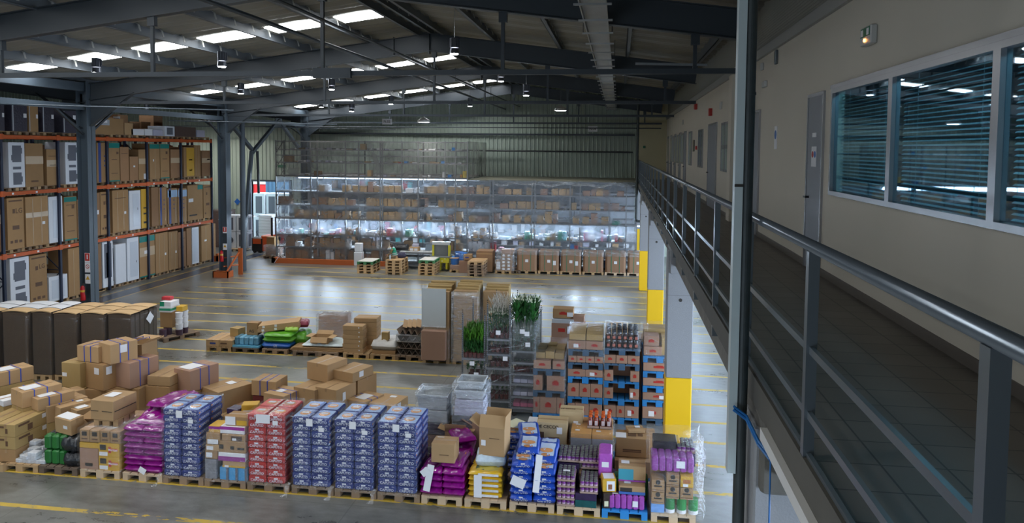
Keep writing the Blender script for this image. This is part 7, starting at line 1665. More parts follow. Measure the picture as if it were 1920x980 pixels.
wrap(-1.505, TY+.55, .1, .78, 1.22, z1+.15, 'stretch film round the fruit column next to the trolleys', FILM, seed=71, bulge=.02)
z2 = fcolumn(-1.07, -.28, TY-.05, [(.28, [(0, .22, None), (.22, .62, None), (.62, 1, None)], WOODB), (.32, [(0, .33, None), (.33, .66, None), (.66, 1, None)], WOODB), (.18, [(0, .5, None), (.5, 1, .25)], WOODB), (.16, [(0, .25, None), (.25, .5, None), (.5, .75, None), (.75, 1, None)], DBL), (.20, [(0, .5, .3), (.5, 1, None)], DBL)], 'high fruit column')
for i in range(2):
    for j in range(5): carton(-.87+.39*i, TY+.12+.22*j, z2, .37, .21, .14, 'long tan carton in the top layer of the high fruit column, %s side, %s row' % (('rack', 'gallery')[i], ORD[j]), CARD3, tape=None, group='long tan cartons on the high fruit column')
wrap(-.675, TY+.55, z2-.4, .84, 1.24, .55, 'stretch film round the top of the high fruit column', FILM, seed=72, bulge=.02)
z3 = fcolumn(-.25, .54, TY-.05, [(.28, [(0, .36, .1), (.36, .6, None), (.6, 1, .2)], WOODB), (.26, [(0, .27, None), (.72, 1, .1)], WOODB), (.26, [(0, .27, None), (.74, 1, None)], WOODB), (.20, [(0, .33, None), (.33, .66, None), (.66, 1, None)], DBL)], 'fruit column topped with jars')
pallet(.145, TY+.55, z3, 'dark pallet carrying the jars on the fruit column', DBL, w=.79)
JR = M('dark_jar', (.035, .018, .02), .12, coat=.5); JL = M('jar_lid', (.16, .17, .19), .3, .6); JLB = M('jar_label', (.45, .12, .08), .5)
jm = MB().lathe([(0, 0), (.05, 0), (.055, .02), (.055, .12), (.04, .145)], n=12).mesh('jar_body', JR); jl = MB().cyl((0, 0, .14), (0, 0, .175), .046, n=12).mesh('lid', JL); jb = MB().box(-.03, -.058, .03, .03, -.054, .09).mesh('jar_label', JLB)
n = 0
for j in range(6):
    for i in range(6):
        for k in range(2 if j not in (2,) else 1):
            r = empty('jar', (.145-.31+.125*i, TY+.06+.17*j, z3+PH+.003+k*.178), 0, 'dark jar with grey lid on the fruit column, %s row, %s across, %s layer' % (ORD[j], ORD[i], ORD[k]), 'jar', 'dark jars on the fruit column')
            link('jar_body', jm, r); link('lid', jl, r); link('jar_label', jb, r) if j == 0 else None
wrap(.145, TY+.5, z3+.1, .80, 1.15, .42, 'stretch film round the dark jars', FILM, seed=73, bulge=.015)
z4 = fcolumn(.62, 1.36, TY-.05+.05, [(.28, [(0, .62, .3), (.62, 1, None)], DBL), (.18, [(0, 1, .5)], WOODB), (.19, [(0, 1, None)], WOODB), (.20, [(0, 1, None)], WOODB)], 'fruit column behind the yellow pillar')
pallet(.99, TY+.6, z4, 'topmost blue pallet in the fruit column behind the yellow pillar', WOODB, w=.74)
fbox(.83, TY+.3, z4+PH+.003, .40, .5, .2, 'lower wide fruit carton on top behind the yellow pillar'); fbox(.80, TY+.3, z4+PH+.21, .34, .4, .22, 'upper fruit carton on top behind the yellow pillar'); carton(1.18, TY+.35, z4+PH+.003, .3, .5, .4, 'tan carton on top behind the yellow pillar', CARD3); carton(.99, TY+.85, z4+PH+.003, .7, .5, .48, 'tan carton block at the back on top behind the yellow pillar', CARD3)
wrap(1.0, TY+.6, z4, .80, 1.2, .68, 'stretch film over the top of the column behind the yellow pillar', FILM, seed=74, bulge=.02)
# narrow brown stack between columns
carton(.58, TY+1.55, 0, .28, .6, 1.65, 'narrow brown crate stack between the jars and the yellow pillar', CARDD)
# ---- brown pile behind the fruit columns
X7, Y7 = -1.45, 20.1
pallet(X7+.1, Y7+.5, 0, 'pallet under the pile behind the fruit columns', WOODM)
for k, (h, w) in enumerate(((.45, .66), (.45, .66), (.40, .62), (.12, .6))): carton(X7, Y7+.3, PH+sum((.45, .45, .40, .12)[:k]), w, .5, h-.005, 'brown carton in the pile behind the fruit columns, %s up' % ORD[k], CARDP if k < 3 else GRC2, tape=None, decals=[('F', .3, .4, .6, .65, RED, 'fruit_print'), ('F', .7, .3, .95, .8, WHITE, 'barcode_label')] if k < 3 else ())
fbox(X7+.0, Y7+.3, PH+1.43, .56, .4, .26, 'top brown carton with red print above the fruit columns', CARD, lab=.7); carton(X7+.46, Y7+.3, PH, .3, .5, 1.28, 'tall rose carton column beside the pile behind the fruit columns', CARDP); carton(X7+.4, Y7+.3, PH+1.29, .36, .4, .2, 'rose brown carton beside the top one behind the fruit columns', CARDP)
pallet(.02, Y7+.4, 0, 'pallet under the flat tan cartons behind the jars', WOODM)
carton(.02, Y7+.3, PH, .62, .6, 1.10, 'brown carton block behind the jars', CARD)
for i in range(5): carton(-.22+.12*i, Y7+.3, PH+1.11, .115, .6, .16, 'upright tan carton behind the jars, %s of five' % ORD[i], CARD2, tape=None, group='upright tan cartons')

# ================================================================== MIDDLE ROW OF PALLETS
DY = 20.75
pallet(-11.95, DY+.6, 0, 'wooden pallet with flat cartons at the rack end of the middle row', WOOD); carton(-12.15, DY+.45, PH, .42, .9, .20, 'flat brown carton with dark print, rack end of the middle row', CARD2, axis='y', decals=[('F', .3, .35, .75, .6, NAVY, 'printed_mark')]); carton(-11.72, DY+.45, PH, .42, .9, .20, 'flat brown carton beside the printed one, rack end of the middle row', CARD2, axis='y', decals=[('F', .1, .4, .6, .6, INKB, 'printed_mark')])
carton(-11.65, DY+.6, PH+.205, .34, .30, .26, 'small tan carton standing on the flat cartons of the middle row', CARD3, rz=-.3)
pallet(-11.1, DY+.6, 0, 'dark pallet with blue canned packs in the middle row', WOODD); 
for i in range(5): q = pouch_pack(-11.42+.155*i, DY+.3, PH+.06, 1, .15, .4, .24, 'film wrapped pack of pale blue cans in the middle row, %s' % ORD[i], M('pale_blue_cans', (.12, .30, .42), .3, var=.6, vscale=12), grp='pale blue packs')
o = MB().box(-.42, 0, 0, .42, .9, .055).build('blue_film_sheet', M('light_blue_plastic', (.12, .38, .55), .3, var=.3, vscale=8, bump=.4), None, (-11.1, DY+.02, PH)); tag(o, 'light blue plastic sheet under the canned packs', 'plastic sheet')
carton(-11.05, DY+.5, PH+.305, .36, .26, .38, 'brown carton with handwritten letters in the middle row', CARD, texts=[('AG', .12, INK, 'F', .45, .3)]); carton(-10.7, DY+1.0, PH, .4, .4, .55, 'white foam box behind the handwritten carton', STYRO, tape=None)
pallet(-10.15, DY+.6, 0, 'wooden pallet with green and blue bags in the middle row', WOODM)
BBG = M('blue_bag', (.01, .10, .42), .35, var=.15); GNB = M('green_bag', (.10, .34, .02), .35, var=.2)
o = sack(sack_mesh('bag', .88, .8, .17, [BBG], seed=91, sq=.25), -10.15, DY+.45, PH, 0, 'blue bag lying at the bottom of the green and blue pile'); letters('LPS', .08, LOGOW, o, (0, -.398, .08), 'F')
for k in range(2): sack(sack_mesh('bag', .92-.06*k, .75, .15, [GNB], seed=92+k, sq=.3), -10.12, DY+.45, PH+.17+k*.14, .03*k, 'green bag on the blue one in the middle row, %s' % ORD[k])
sack(sack_mesh('bag', .40, .55, .16, [M('lime_bag', (.32, .55, .06), .35)], seed=95), -9.85, DY+.6, PH+.44, .3, 'lime green bag end on top of the green pile'); sack(sack_mesh('bag', .35, .5, .2, [M('maroon_bag', (.22, .02, .05), .35)], seed=96), -9.65, DY+.95, PH+.5, .3, 'maroon bag end behind the green pile')
sack(sack_mesh('bag', .5, .7, .4, [GNB], seed=97, sq=.3), -9.68, DY+.85, PH, .1, 'green bag standing at the back of the middle row')
for k in range(2): carton(-10.25, DY+.62, PH+.50+k*.10, 1.25-.05*k, .62, .095, 'long flat carton laid across the green bags, %s' % ('lower', 'upper')[k], CARD2, rz=.28, tape=None, tilt=(0, -.10), decals=[('F', .1, .2, .16, .9, WHITE, 'tape_tab'), ('F', .4, .2, .46, .9, WHITE, 'tape_tab')])
# low wide pallet with white film and open boxes
pallet(-9.15, DY+.55, 0, 'wooden pallet, rack side, under the white foil and open boxes', WOODM, w=.8); pallet(-8.45, DY+.55, 0, 'wooden pallet, gallery side, under the white foil and open boxes', WOODM, w=.6)
for k in range(3): carton(-8.85+.03*k, DY+.6, PH+k*.035, 1.65, 1.15, .034, 'large flat board under the white foil, %s' % ORD[k], CARD, tape=None, rz=.02*k, name='card_sheet', cat='card sheet')
o = link('foil_sheet', sack_mesh('foil', 1.25, .95, .09, [M('white_foil', (.62, .72, .74), .4, var=.1, bump=.5)], seed=99, wr=.02, sq=.2), None, (-8.72, DY+.55, PH+.105), .05); tag(o, 'crumpled white foil sheet on the wide pallet of the middle row', 'plastic sheet')
open_carton(-8.80, DY+.35, PH+.19, .52, .40, .20, 'low open carton with folded out flaps on the white foil', CARD2, ang=(150, 60, 85, 95), flap=.17)
o = MB().box(-.45, -.28, 0, .45, -.27, .85).box(-.45, -.28, 0, -.44, .28, .85).box(.44, -.28, 0, .45, .28, .88).box(-.45, .27, 0, .45, .28, .88).build('open_octabin', CARDP, None, (-8.75, DY+1.25, PH+.0), .15); o.rotation_euler.x = -.10; tag(o, 'big open bulk carton in torn film, leaning back behind the white foil', 'box')
wrap(-8.75, DY+1.25, PH, .98, .64, .90, 'torn film hanging from the big open bulk carton', FILMW, seed=101, rz=.15, bulge=.04)
# stack of flat brown cartons
pallet(-7.6, DY+.6, 0, 'wooden pallet under the piled flat brown cartons', WOOD)
for k in range(6): carton(-7.72+(.0 if k % 2 else .02), DY+.22, PH+k*.135, .62, .36, .13, 'flat brown carton with small sticker, front pile, %s up' % ORD[k], CARD2, rz=rnd.uniform(-.03, .03), decals=[('F', .78, .5, .84, .75, WHITE, 'sticker')], group='flat brown cartons of the middle row')
for k in range(7): carton(-7.50, DY+.75, PH+k*.135, .70, .50, .13, 'flat brown carton, rear pile, %s up' % ORD[k], CARD2, rz=.05, group='flat brown cartons of the middle row')
# white film low load
pallet(-6.78, DY+.6, 0, 'wooden pallet under the low load in white film', WOOD, w=.76)
carton(-6.78, DY+.55, PH, .72, .95, .10, 'flat carton under the white film load', CARD, tape=None); o = link('film_bundle', sack_mesh('foil', .78, 1.0, .26, [M('milky_wrapping', (.55, .53, .50), .35, var=.2, bump=.8, bscale=12)], seed=105, wr=.03, sq=.25), None, (-6.78, DY+.55, PH+.10), 0); tag(o, 'low bundle crumpled in milky film in the middle row', 'plastic bundle')
carton(-6.80, DY+.35, PH+.36, .20, .18, .24, 'small tan carton standing on the milky film bundle', CARD3)
# corner boards: zigzag bundles
pallet(-6.0, DY+.6, 0, 'dark pallet under the zigzag cardboard profiles', WOODM)
for k in range(4):
    b = MB(); n = 8
    for i in range(n):
        x0 = -.36+.72*i/n; x1 = x0+.72/n; za, zb = (.02, .17) if i % 2 else (.17, .02)
        b.bar((x0, 0, za), (x1, 0, zb), .012, .95) if False else b.quad((x0, -.5, za), (x1, -.5, zb), (x1, .5, zb), (x0, .5, za)); b.quad((x0, -.5, za+.012), (x1, -.5, zb+.012), (x1, .5, zb+.012), (x0, .5, za+.012)); b.quad((x0, -.5, za), (x0, -.5, za+.012), (x1, -.5, zb+.012), (x1, -.5, zb))
    b.box(-.38, -.5, 0, .38, .5, .012)
    o = b.build('zigzag_profile', M('profile_card', (.22, .165, .12), .8, var=.15), None, (-6.0, DY+.55, PH+k*.195), rnd.uniform(-.03, .03)); tag(o, 'bundle of zigzag cardboard profiles, %s from the pallet' % ORD[k], 'cardboard profile', 'zigzag cardboard profiles')
for i in range(5):
    b = MB().bar((0, -.5, 0), (0, .5, 0), .13, .012).build('corner_board', CARD2, None, (-6.28+.14*i, DY+.65, PH+.80+.01*i), .25); b.rotation_euler.y = .3; tag(b, 'loose cardboard strip on top of the zigzag profiles, %s' % ORD[i], 'cardboard strip', 'loose cardboard strips')
wrap(-6.0, DY+.55, PH+.4, .78, 1.05, .22, 'stretch film round the zigzag profiles', FILMW, seed=107)
# tall upright board packs
def boardpack(x0, x1, yf, h, label, white=False, n=5, lean=.0):
    w = x1-x0; xc = (x0+x1)/2
    pallet(xc, yf+.55, 0, 'wooden pallet under the %s' % label, WOOD, w=round(min(w, .95), 2), d=1.1)
    for k in range(n):
        o = MB().rbox(0, 0, 0, w-.04-.02*(k % 3), .17, h+.04*k+.012*((k*7) % 3), ch=.01).build('upright_board_pack', (CARD3 if k else CARD2), None, (xc+.012*((k*5) % 3), yf+.12+.18*k, PH)); tag(o, 'board pack in the %s, %s from the front' % (label, ORD[k]), 'board pack')
boardpack(-5.55, -4.75, DY-.1, 1.95, 'tall board stack with white panel', n=5)
o = MB().box(-.37, -.012, 0, .35, .0, 1.12).build('white_board', M('white_board', (.60, .64, .63), .4, var=.04), None, (-5.20, DY-.115, PH+.92)); tag(o, 'large white panel leaning on the front of the tall board stack', 'panel')
o = MB().rbox(0, 0, 0, .72, .20, .86, ch=.02).build('board_carton', CARDP, None, (-5.17, DY-.24, PH)); tag(o, 'brown wrapped carton in front of the tall board stack', 'box')
wrap(-5.15, DY+.35, .1, .84, 1.2, 1.0, 'stretch film round the lower half of the board stack with white panel', FILM, seed=111, bulge=.02)
boardpack(-4.66, -3.93, DY-.1, 2.0, 'tall wrapped board stack in the middle', n=5)
wrap(-4.295, DY+.4, .1, .78, 1.15, 2.0, 'stretch film round the tall middle board stack', FILMW, seed=112, bulge=.015)
boardpack(-3.85, -3.1, DY+.2, 1.95, 'tall board stack behind the flower trolleys', n=4)
wrap(-3.47, DY+.65, .1, .80, 1.1, 1.5, 'stretch film round the board stack behind the flower trolleys', FILM, seed=113, bulge=.02)
# ================================================================== FAR SIDE OF THE HALL
# octagonal bulk cartons with green straps
GST = M('green_strap', (.02, .22, .12), .4); BULK = M('bulk_carton', (.30, .175, .10), .75, var=.1, vscale=2)
for k in range(6):
    a, c = -5.03+1.105*k, -3.97+1.105*k; xc = (a+c)/2; w = 1.0; yf = 36.7+.06*k; d = 1.0; h = .98
    nm = '%s from the packing side' % ORD[k]
    pallet(xc, yf+.55, 0, 'wooden pallet under the large bulk carton, %s' % nm, WOODL if k > 3 else WOOD, w=1.05, d=1.1)
    r = empty('bulk_carton', (xc, yf+.52, PH), 0, 'large brown bulk carton with green straps and filmed top, %s' % nm, 'bulk carton', 'bulk cartons before the shelving')
    b = MB(); cch = .09; P = [(-w/2+cch, -d/2), (w/2-cch, -d/2), (w/2, -d/2+cch), (w/2, d/2-cch), (w/2-cch, d/2), (-w/2+cch, d/2), (-w/2, d/2-cch), (-w/2, -d/2+cch)]
    b.v = [(x, y, 0) for x, y in P]+[(x, y, h) for x, y in P]; b.f = [tuple(range(7, -1, -1)), tuple(range(8, 16))]+[(i, (i+1) % 8, 8+(i+1) % 8, 8+i) for i in range(8)]; b.m = [0]*10
    b.build('carton_body', BULK, r)
    for s in (-.2, .2):
        MB().box(s-.012, -d/2-.008, -.02, s+.012, -d/2-.002, h+.02).box(s-.012, -d/2-.008, h+.018, s+.012, d/2, h+.024).build('strap', GST, r)
    MB().box(-.07, -d/2-.006, .42, .08, -d/2-.002, .56).build('shipping_label', WHITE, r)
    if k in (1, 2): MB().box(.22, -d/2-.006, .30, .36, -d/2-.002, .52).build('shipping_label', WHITE, r)
    sm = shell_mesh(w+.03, d+.03, .22, 200+k, .03, mat=FILMW); sm.transform(Matrix.Translation((0, 0, h-.19))); link('film_cap', sm, r)
# printed piles left of them
pallet(-5.65, 37.0, 0, 'wooden pallet with small labelled cartons before the shelving', WOOD); pallet(-5.2, 37.2, 0, 'second pallet behind the small labelled cartons', WOODD)
carton(-5.9, 36.7, PH, .28, .5, .50, 'brown carton with large white label in the small carton pile', CARDD, decals=[('F', .15, .1, .9, .9, WHITE, 'barcode_label')])
for k in range(5):
    for i in range(2): carton(-5.62+.26*i, 36.65, PH+k*.17, .25, .5, .165, 'small brown carton with white label, %s layer, %s' % (ORD[k], ('first', 'second')[i]), CARDD, tape=None, decals=[('F', .25, .25, .75, .85, WHITE, 'shipping_label')], group='small labelled cartons')
carton(-5.45, 36.75, PH+.86, .62, .6, .20, 'flattened open carton on the small labelled pile', CARDP, rz=.1)
wrap(-5.55, 36.8, PH, .85, .8, 1.05, 'torn film over the small labelled cartons', FILMW, seed=121, bulge=.03)
carton(-6.62, 36.9, PH-.1, .82, .8, 1.05, 'brown bulk carton with dark flanks behind the stacked pallets', CARDD, decals=[('F', 0, .84, 1, .9, CARD, 'printed_band')]); carton(-7.45, 36.5, .62, .40, .4, .30, 'brown carton with purple mark on the far pile', CARD, decals=[('F', .2, .4, .7, .6, NAVY, 'printed_mark')]); carton(-7.5, 36.5, 0, .7, .6, .60, 'brown carton base behind the stacked pallets', CARDP)
# pallet stacks
def pstack(x, y, n, topmat, nm, rz=.0, mt=WOOD):
    for k in range(n):
        pallet(x+rnd.uniform(-.015, .015), y+rnd.uniform(-.015, .015), k*PH, 'empty pallet, %s, %s from the floor' % (nm, ORD[k]), topmat if k == n-1 else mt, rz=rz+rnd.uniform(-.02, .02), group='empty pallets of the %s' % nm)
    o = MB().box(-.37, -.57, 0, .37, .57, .012).build('cover_board', M('pale_board', (.66, .64, .60), .6) if topmat is not WOOD else CARD2, None, (x, y, n*PH), rz); tag(o, 'flat board on top of the %s' % nm, 'board')
pstack(-12.4, 35.75, 4, WOODG, 'pallet stack with green top nearest the gate'); pstack(-10.9, 35.65, 5, WOOD, 'pallet stack the worker sits on')
pstack(-9.3, 35.85, 5, WOODG, 'pallet stack with green top beside the yellow machine'); pstack(-6.85, 35.95, 5, WOOD, 'pallet stack before the bulk cartons', mt=WOODM)
# tall white foam blocks
pX, pY = fl(673, 497)
o = MB().rbox(0, 0, 0, .42, .4, .72, ch=.02).build('foam_box', STYRO, None, (pX, pY, 0)); tag(o, 'tall white foam box on the floor behind the green topped pallets', 'foam box'); o = MB().rbox(0, 0, 0, .36, .36, .45, ch=.02).build('foam_box', STYRO, None, (pX, pY, .73)); tag(o, 'smaller white foam box on the tall one', 'foam box')
# packing table
t = empty('packing_table', (-10.0, 37.3, 0), 0, 'long grey packing table with lower shelf before the shelving', 'table')
MB().box(-1.15, -.35, .86, 1.15, .35, .90).build('table_top', M('table_top_white', (.6, .62, .64), .5), t)
for sx in (-1.1, 1.1):
    for sy in (-.3, .3): MB().box(sx-.025, sy-.025, 0, sx+.025, sy+.025, .86).build('leg', CHROME, t)
MB().box(-1.1, -.3, .12, 1.1, .3, .16).build('lower_shelf', M('dark_shelf', (.12, .13, .14), .5), t); MB().box(-1.13, -.34, .80, 1.13, -.32, .86).build('apron', CHROME, t)
r = empty('laptop', (-9.75, 37.25, .90), -.1, 'open laptop with grey blue back on the packing table', 'laptop'); MB().box(-.19, -.13, 0, .19, .13, .02).build('keyboard_base', CHROME, r); MB().bar((0, .13, .01), (0, .24, .32), .38, .012, up=(0, 1, 0)).build('screen', M('laptop_lid', (.14, .19, .24), .3), r)
r = empty('label_printer', (-9.15, 37.2, .90), 0, 'black label printer with white front on the packing table', 'printer'); MB().rbox(0, 0, 0, .34, .34, .26, ch=.03).build('printer_body', BLACKP, r); MB().box(-.08, -.176, .1, .06, -.171, .2).build('front_panel', WHITE, r)
carton(-10.45, 37.3, .90, .50, .36, .20, 'white and brown carton on the packing table', CARD2, decals=[('F', .1, .1, .45, .7, WHITE, 'shipping_label'), ('F', .55, .1, .9, .7, WHITE, 'shipping_label')]); carton(-10.42, 37.35, 1.105, .3, .25, .14, 'lilac white box stacked on the table carton', M('lilac_white', (0,0,0)), tape=None)
sack(sack_mesh('bag', .7, .45, .30, [BLACKP], seed=131, wr=.03), -11.15, 37.3, .90, .1, 'black jacket heaped on the packing table behind the worker', cat='jacket')
# yellow strapping machine
ym_ = empty('strapping_machine', (-9.05, 36.6, 0), 0, 'yellow strapping machine with square arch and white top bar', 'machine')
MY = M('machine_yellow', (.60, .52, .03), .45, var=.1)
ym_.location = (-8.92, 36.85, 0)
MB().rbox(0, 0, .42, .98, .7, .28, ch=.02).rbox(0, 0, .02, .06, .5, .4, ch=.01).build('body', MY, ym_); MB().box(-.50, -.38, .70, .50, .38, .74).build('table_top', CHROME, ym_)
for s in (-1, 1): MB().box(s*.42-.05, -.06, .74, s*.42+.05, .10, 1.42).build('arch_post', MY, ym_)
MB().box(-.47, -.07, 1.30, .47, .11, 1.46).build('top_bar', LAMPW, ym_); MB().box(-.37, .0, .74, .37, .02, 1.30).build('mesh_screen', M('mesh_screen', (.2, .21, .2), .5, .3, var=.4, vscale=40), ym_)
MB().box(.30, -.32, .0, .40, -.22, .45).box(-.40, -.32, 0, -.30, -.22, .45).box(.30, .2, .0, .40, .3, .45).box(-.40, .2, 0, -.30, .3, .45).build('leg', MY, ym_); MB().cyl((.35, -.27, .05), (.35, -.34, .05), .06, n=14).build('wheel', INK, ym_)
MB().cyl((.56, 0, .55), (.72, 0, .55), .20, n=18).build('strap_reel', BLG, ym_)
for (u, v) in ((.25, .62), (.1, .5)): MB().box(u, -.356, v, u+.05, -.351, v+.04).build('button', WHITE, ym_)
# blue tubs
pallet(-7.95, 36.85, 0, 'wooden pallet with blue tubs', WOOD); carton(-7.95, 36.7, PH, .78, .8, .22, 'film wrapped carton base under the blue tubs', CARDP)
BTB = M('blue_tub', (.01, .17, .60), .3)
for k, (dx, dy, z, w) in enumerate(((-.22, -.1, .22, .40), (.2, -.05, .22, .42), (.2, -.05, .52, .40), (-.1, .35, .50, .4), (-.05, .35, .22, .4))):
    o = MB().lathe([(0, 0), (w/2-.03, 0), (w/2, .27), (w/2+.015, .27), (w/2+.015, .30), (0, .30)], n=16).build('blue_tub', BTB, None, (-7.95+dx, 36.7+dy, PH+z)); tag(o, 'bright blue plastic tub, %s' % ('front low, beside the machine', 'front low, beside the carton stack', 'upper, on the second front tub', 'upper rear', 'lower rear')[k], 'tub')
o = MB().box(-.22, -.2, 0, .22, .2, .02).build('card_sheet', CARD2, None, (-8.17, 36.6, PH+.53)); tag(o, 'small card sheet lying on the blue tub beside the machine', 'card sheet')
wrap(-7.95, 36.75, PH, .84, 1.0, .80, 'stretch film round the blue tubs', FILM, seed=133, bulge=.03)
# worker sitting on the pallet stack
SK = M('skin', (.50, .26, .17), .5); HAIR = M('dark_hair', (.03, .015, .01), .6); VEST = M('green_vest', (.0, .25, .13), .6, var=.08, vscale=6); SLV = M('olive_jumper', (.17, .12, .045), .8, var=.1); PANT = M('khaki_trousers', (.22, .16, .09), .8); JEAN = M('dark_boot', (.03, .04, .08), .6)
SZt = 5*PH+.012
wk = empty('person', (-10.97, 35.55, SZt), 0, 'person in a green reflective vest sitting on stacked pallets, looking down at their hands', 'person')
wk.scale = (.9, .9, .88)
def skin_obj(nm, verts, edges, radii, mats, parent, sub=2, root=0):
    me = bpy.data.meshes.new(nm); me.from_pydata(verts, edges, []); o = bpy.data.objects.new(nm, me); COL.objects.link(o)
    md = o.modifiers.new('skin', 'SKIN'); md.use_smooth_shade = True
    for i, r in enumerate(radii):
        sv = me.skin_vertices[0].data[i]; sv.radius = (r if isinstance(r, tuple) else (r, r)); sv.use_root = (i == root)
    s = o.modifiers.new('sub', 'SUBSURF'); s.levels = sub; s.render_levels = sub
    dg = bpy.context.evaluated_depsgraph_get(); m2 = bpy.data.meshes.new_from_object(o.evaluated_get(dg)); bpy.data.objects.remove(o)
    m2.name = nm; m2.materials.clear()
    for m in mats: m2.materials.append(m)
    m2.polygons.foreach_set('use_smooth', [True]*len(m2.polygons))
    return link(nm, m2, parent)
# facing -X; hips at origin; knees forward (-X) over the front edge then feet down
bv = [(0, 0, .12), (-.03, 0, .28), (-.08, 0, .42), (-.12, 0, .52), (-.17, 0, .58), (-.20, 0, .66), (-.22, 0, .74),   # pelvis..head
      (-.13, -.17, .49), (-.20, -.22, .28), (-.38, -.12, .20), (-.13, .17, .49), (-.20, .22, .28), (-.38, .08, .20),           # arms
      (-.02, -.10, .10), (-.42, -.14, .12), (-.44, -.15, -.28), (-.52, -.15, -.36), (-.02, .10, .10), (-.42, .12, .12), (-.46, .13, -.28), (-.54, .13, -.36)]
be = [(0, 1), (1, 2), (2, 3), (3, 4), (4, 5), (5, 6), (3, 7), (7, 8), (8, 9), (3, 10), (10, 11), (11, 12), (0, 13), (13, 14), (14, 15), (15, 16), (0, 17), (17, 18), (18, 19), (19, 20)]
br = [(.14, .11), (.13, .10), (.15, .11), (.10, .09), .05, .085, .09, .065, .048, .033, .065, .048, .033, .10, .07, .05, .05, .10, .07, .05, .05]
body = skin_obj('body', bv, be, br, [SLV, SK, PANT, JEAN], wk)
for p in body.data.polygons:
    c = p.center
    if c.z > .565 and c.x < -.08: p.material_index = 1
    elif c.x < -.355 and c.z > .15 : p.material_index = 1
    elif c.z < -.22: p.material_index = 3
    elif c.z < .19 and not (abs(c.y) > .16 and c.x > -.3 and c.z > .16): p.material_index = 2
# vest: shell over torso
vv = [(0, 0, .14), (-.03, 0, .28), (-.08, 0, .42), (-.12, 0, .51), (-.12, -.12, .52), (-.12, .12, .52)]
skin_obj('vest', vv, [(0, 1), (1, 2), (2, 3), (3, 4), (3, 5)], [(.185, .15), (.175, .14), (.195, .145), (.13, .11), .10, .10], [VEST], wk)
for z, x in ((.20, -.02), (.30, -.045)):
    b = MB(); n = 20
    for i in range(n):
        a0, a1 = 2*math.pi*i/n, 2*math.pi*(i+1)/n; f = lambda a, zz: (x+.162*math.cos(a), .205*math.sin(a), zz)
        b.quad(f(a0, z), f(a1, z), f(a1, z+.035), f(a0, z+.035))
    b.build('reflective_band', M('reflective_grey', (.55, .58, .56), .3), wk)
hd = MB(); 
hm = bpy.data.meshes.new('hair'); import bmesh
bm = bmesh.new(); bmesh.ops.create_uvsphere(bm, u_segments=18, v_segments=12, radius=.112)
for v in bm.verts: v.co = Vector((v.co.x*1.02-.205, v.co.y*.92, v.co.z*1.05+.735))
bmesh.ops.delete(bm, geom=[v for v in bm.verts if v.co.x < -.25 and v.co.z < .76], context='VERTS'); bm.to_mesh(hm); bm.free(); hm.materials.append(HAIR); link('hair', hm, wk)
MB().lathe([(0, 0), (.014, .0), (.004, .03)], 0, 0, n=8).build('nose', SK, wk, (-.318, 0, .69)); MB().box(-.305, -.03, .655, -.297, .03, .662).build('mouth', M('lip', (.35, .1, .09), .5), wk)
for s in (-1, 1): MB().cyl((-.300, s*.035, .722), (-.308, s*.035, .722), .010, n=8).build('eye', INK, wk); MB().rbox(-.20, s*.098, .69, .03, .014, .05, ch=.006).build('ear', SK, wk)
for s, (hx, hy, hz) in ((-1, (-.40, -.10, .20)), (1, (-.40, .07, .20))):
    hv = [(0, 0, 0), (-.05, 0, 0)]; he = [(0, 1)]; hr = [.024, .026]
    for f in range(4):
        y = -.026+.0175*f; L_ = (.032, .038, .036, .028)[f]; k = len(hv)
        hv += [(-.065, y, 0), (-.065-L_, y, -.008), (-.068-L_*1.5, y, -.030)]; he += [(1, k), (k, k+1), (k+1, k+2)]; hr += [.009, .008, .007]
    k = len(hv); hv += [(-.025, -s*.03, .005), (-.055, -s*.05, 0)]; he += [(0, k), (k, k+1)]; hr += [.011, .009]
    h_ = skin_obj('hand', hv, he, hr, [SK], wk, sub=1); h_.location = (hx, hy, hz)
sack(sack_mesh('backpack', .42, .34, .26, [M('dark_backpack', (.03, .03, .06), .7, var=.3)], seed=140, wr=.02), -10.72, 35.85, SZt, .3, 'dark backpack lying on the pallets behind the seated worker', cat='backpack')
r = empty('water_bottle', (-11.12, 35.2, SZt), 0, 'clear drink bottle standing beside the seated worker', 'bottle'); MB().lathe([(0, 0), (.04, 0), (.04, .16), (.015, .21), (.015, .23)], n=12).build('bottle', M('bottle_clear', (.5, .6, .68), .15), r); MB().cyl((0, 0, .23), (0, 0, .25), .018, n=10).build('cap', BLG, r)
# photo tripod with jacket
tX, tY = fl(532, 490); tY -= .45
r = empty('tripod_stand', (tX, tY, 0), 0, 'light metal tripod stand by the end of the orange rail', 'tripod')
for a in (0, 2.1, 4.2): MB().cyl((0, 0, .42), (.38*math.cos(a), .38*math.sin(a), .01), .012, n=6).build('leg', CHROME, r)
MB().cyl((0, 0, .25), (0, 0, 1.25), .014, n=8).build('pole', CHROME, r); MB().rbox(0, 0, 1.2, .12, .10, .22, ch=.03).build('head', BLACKP, r)
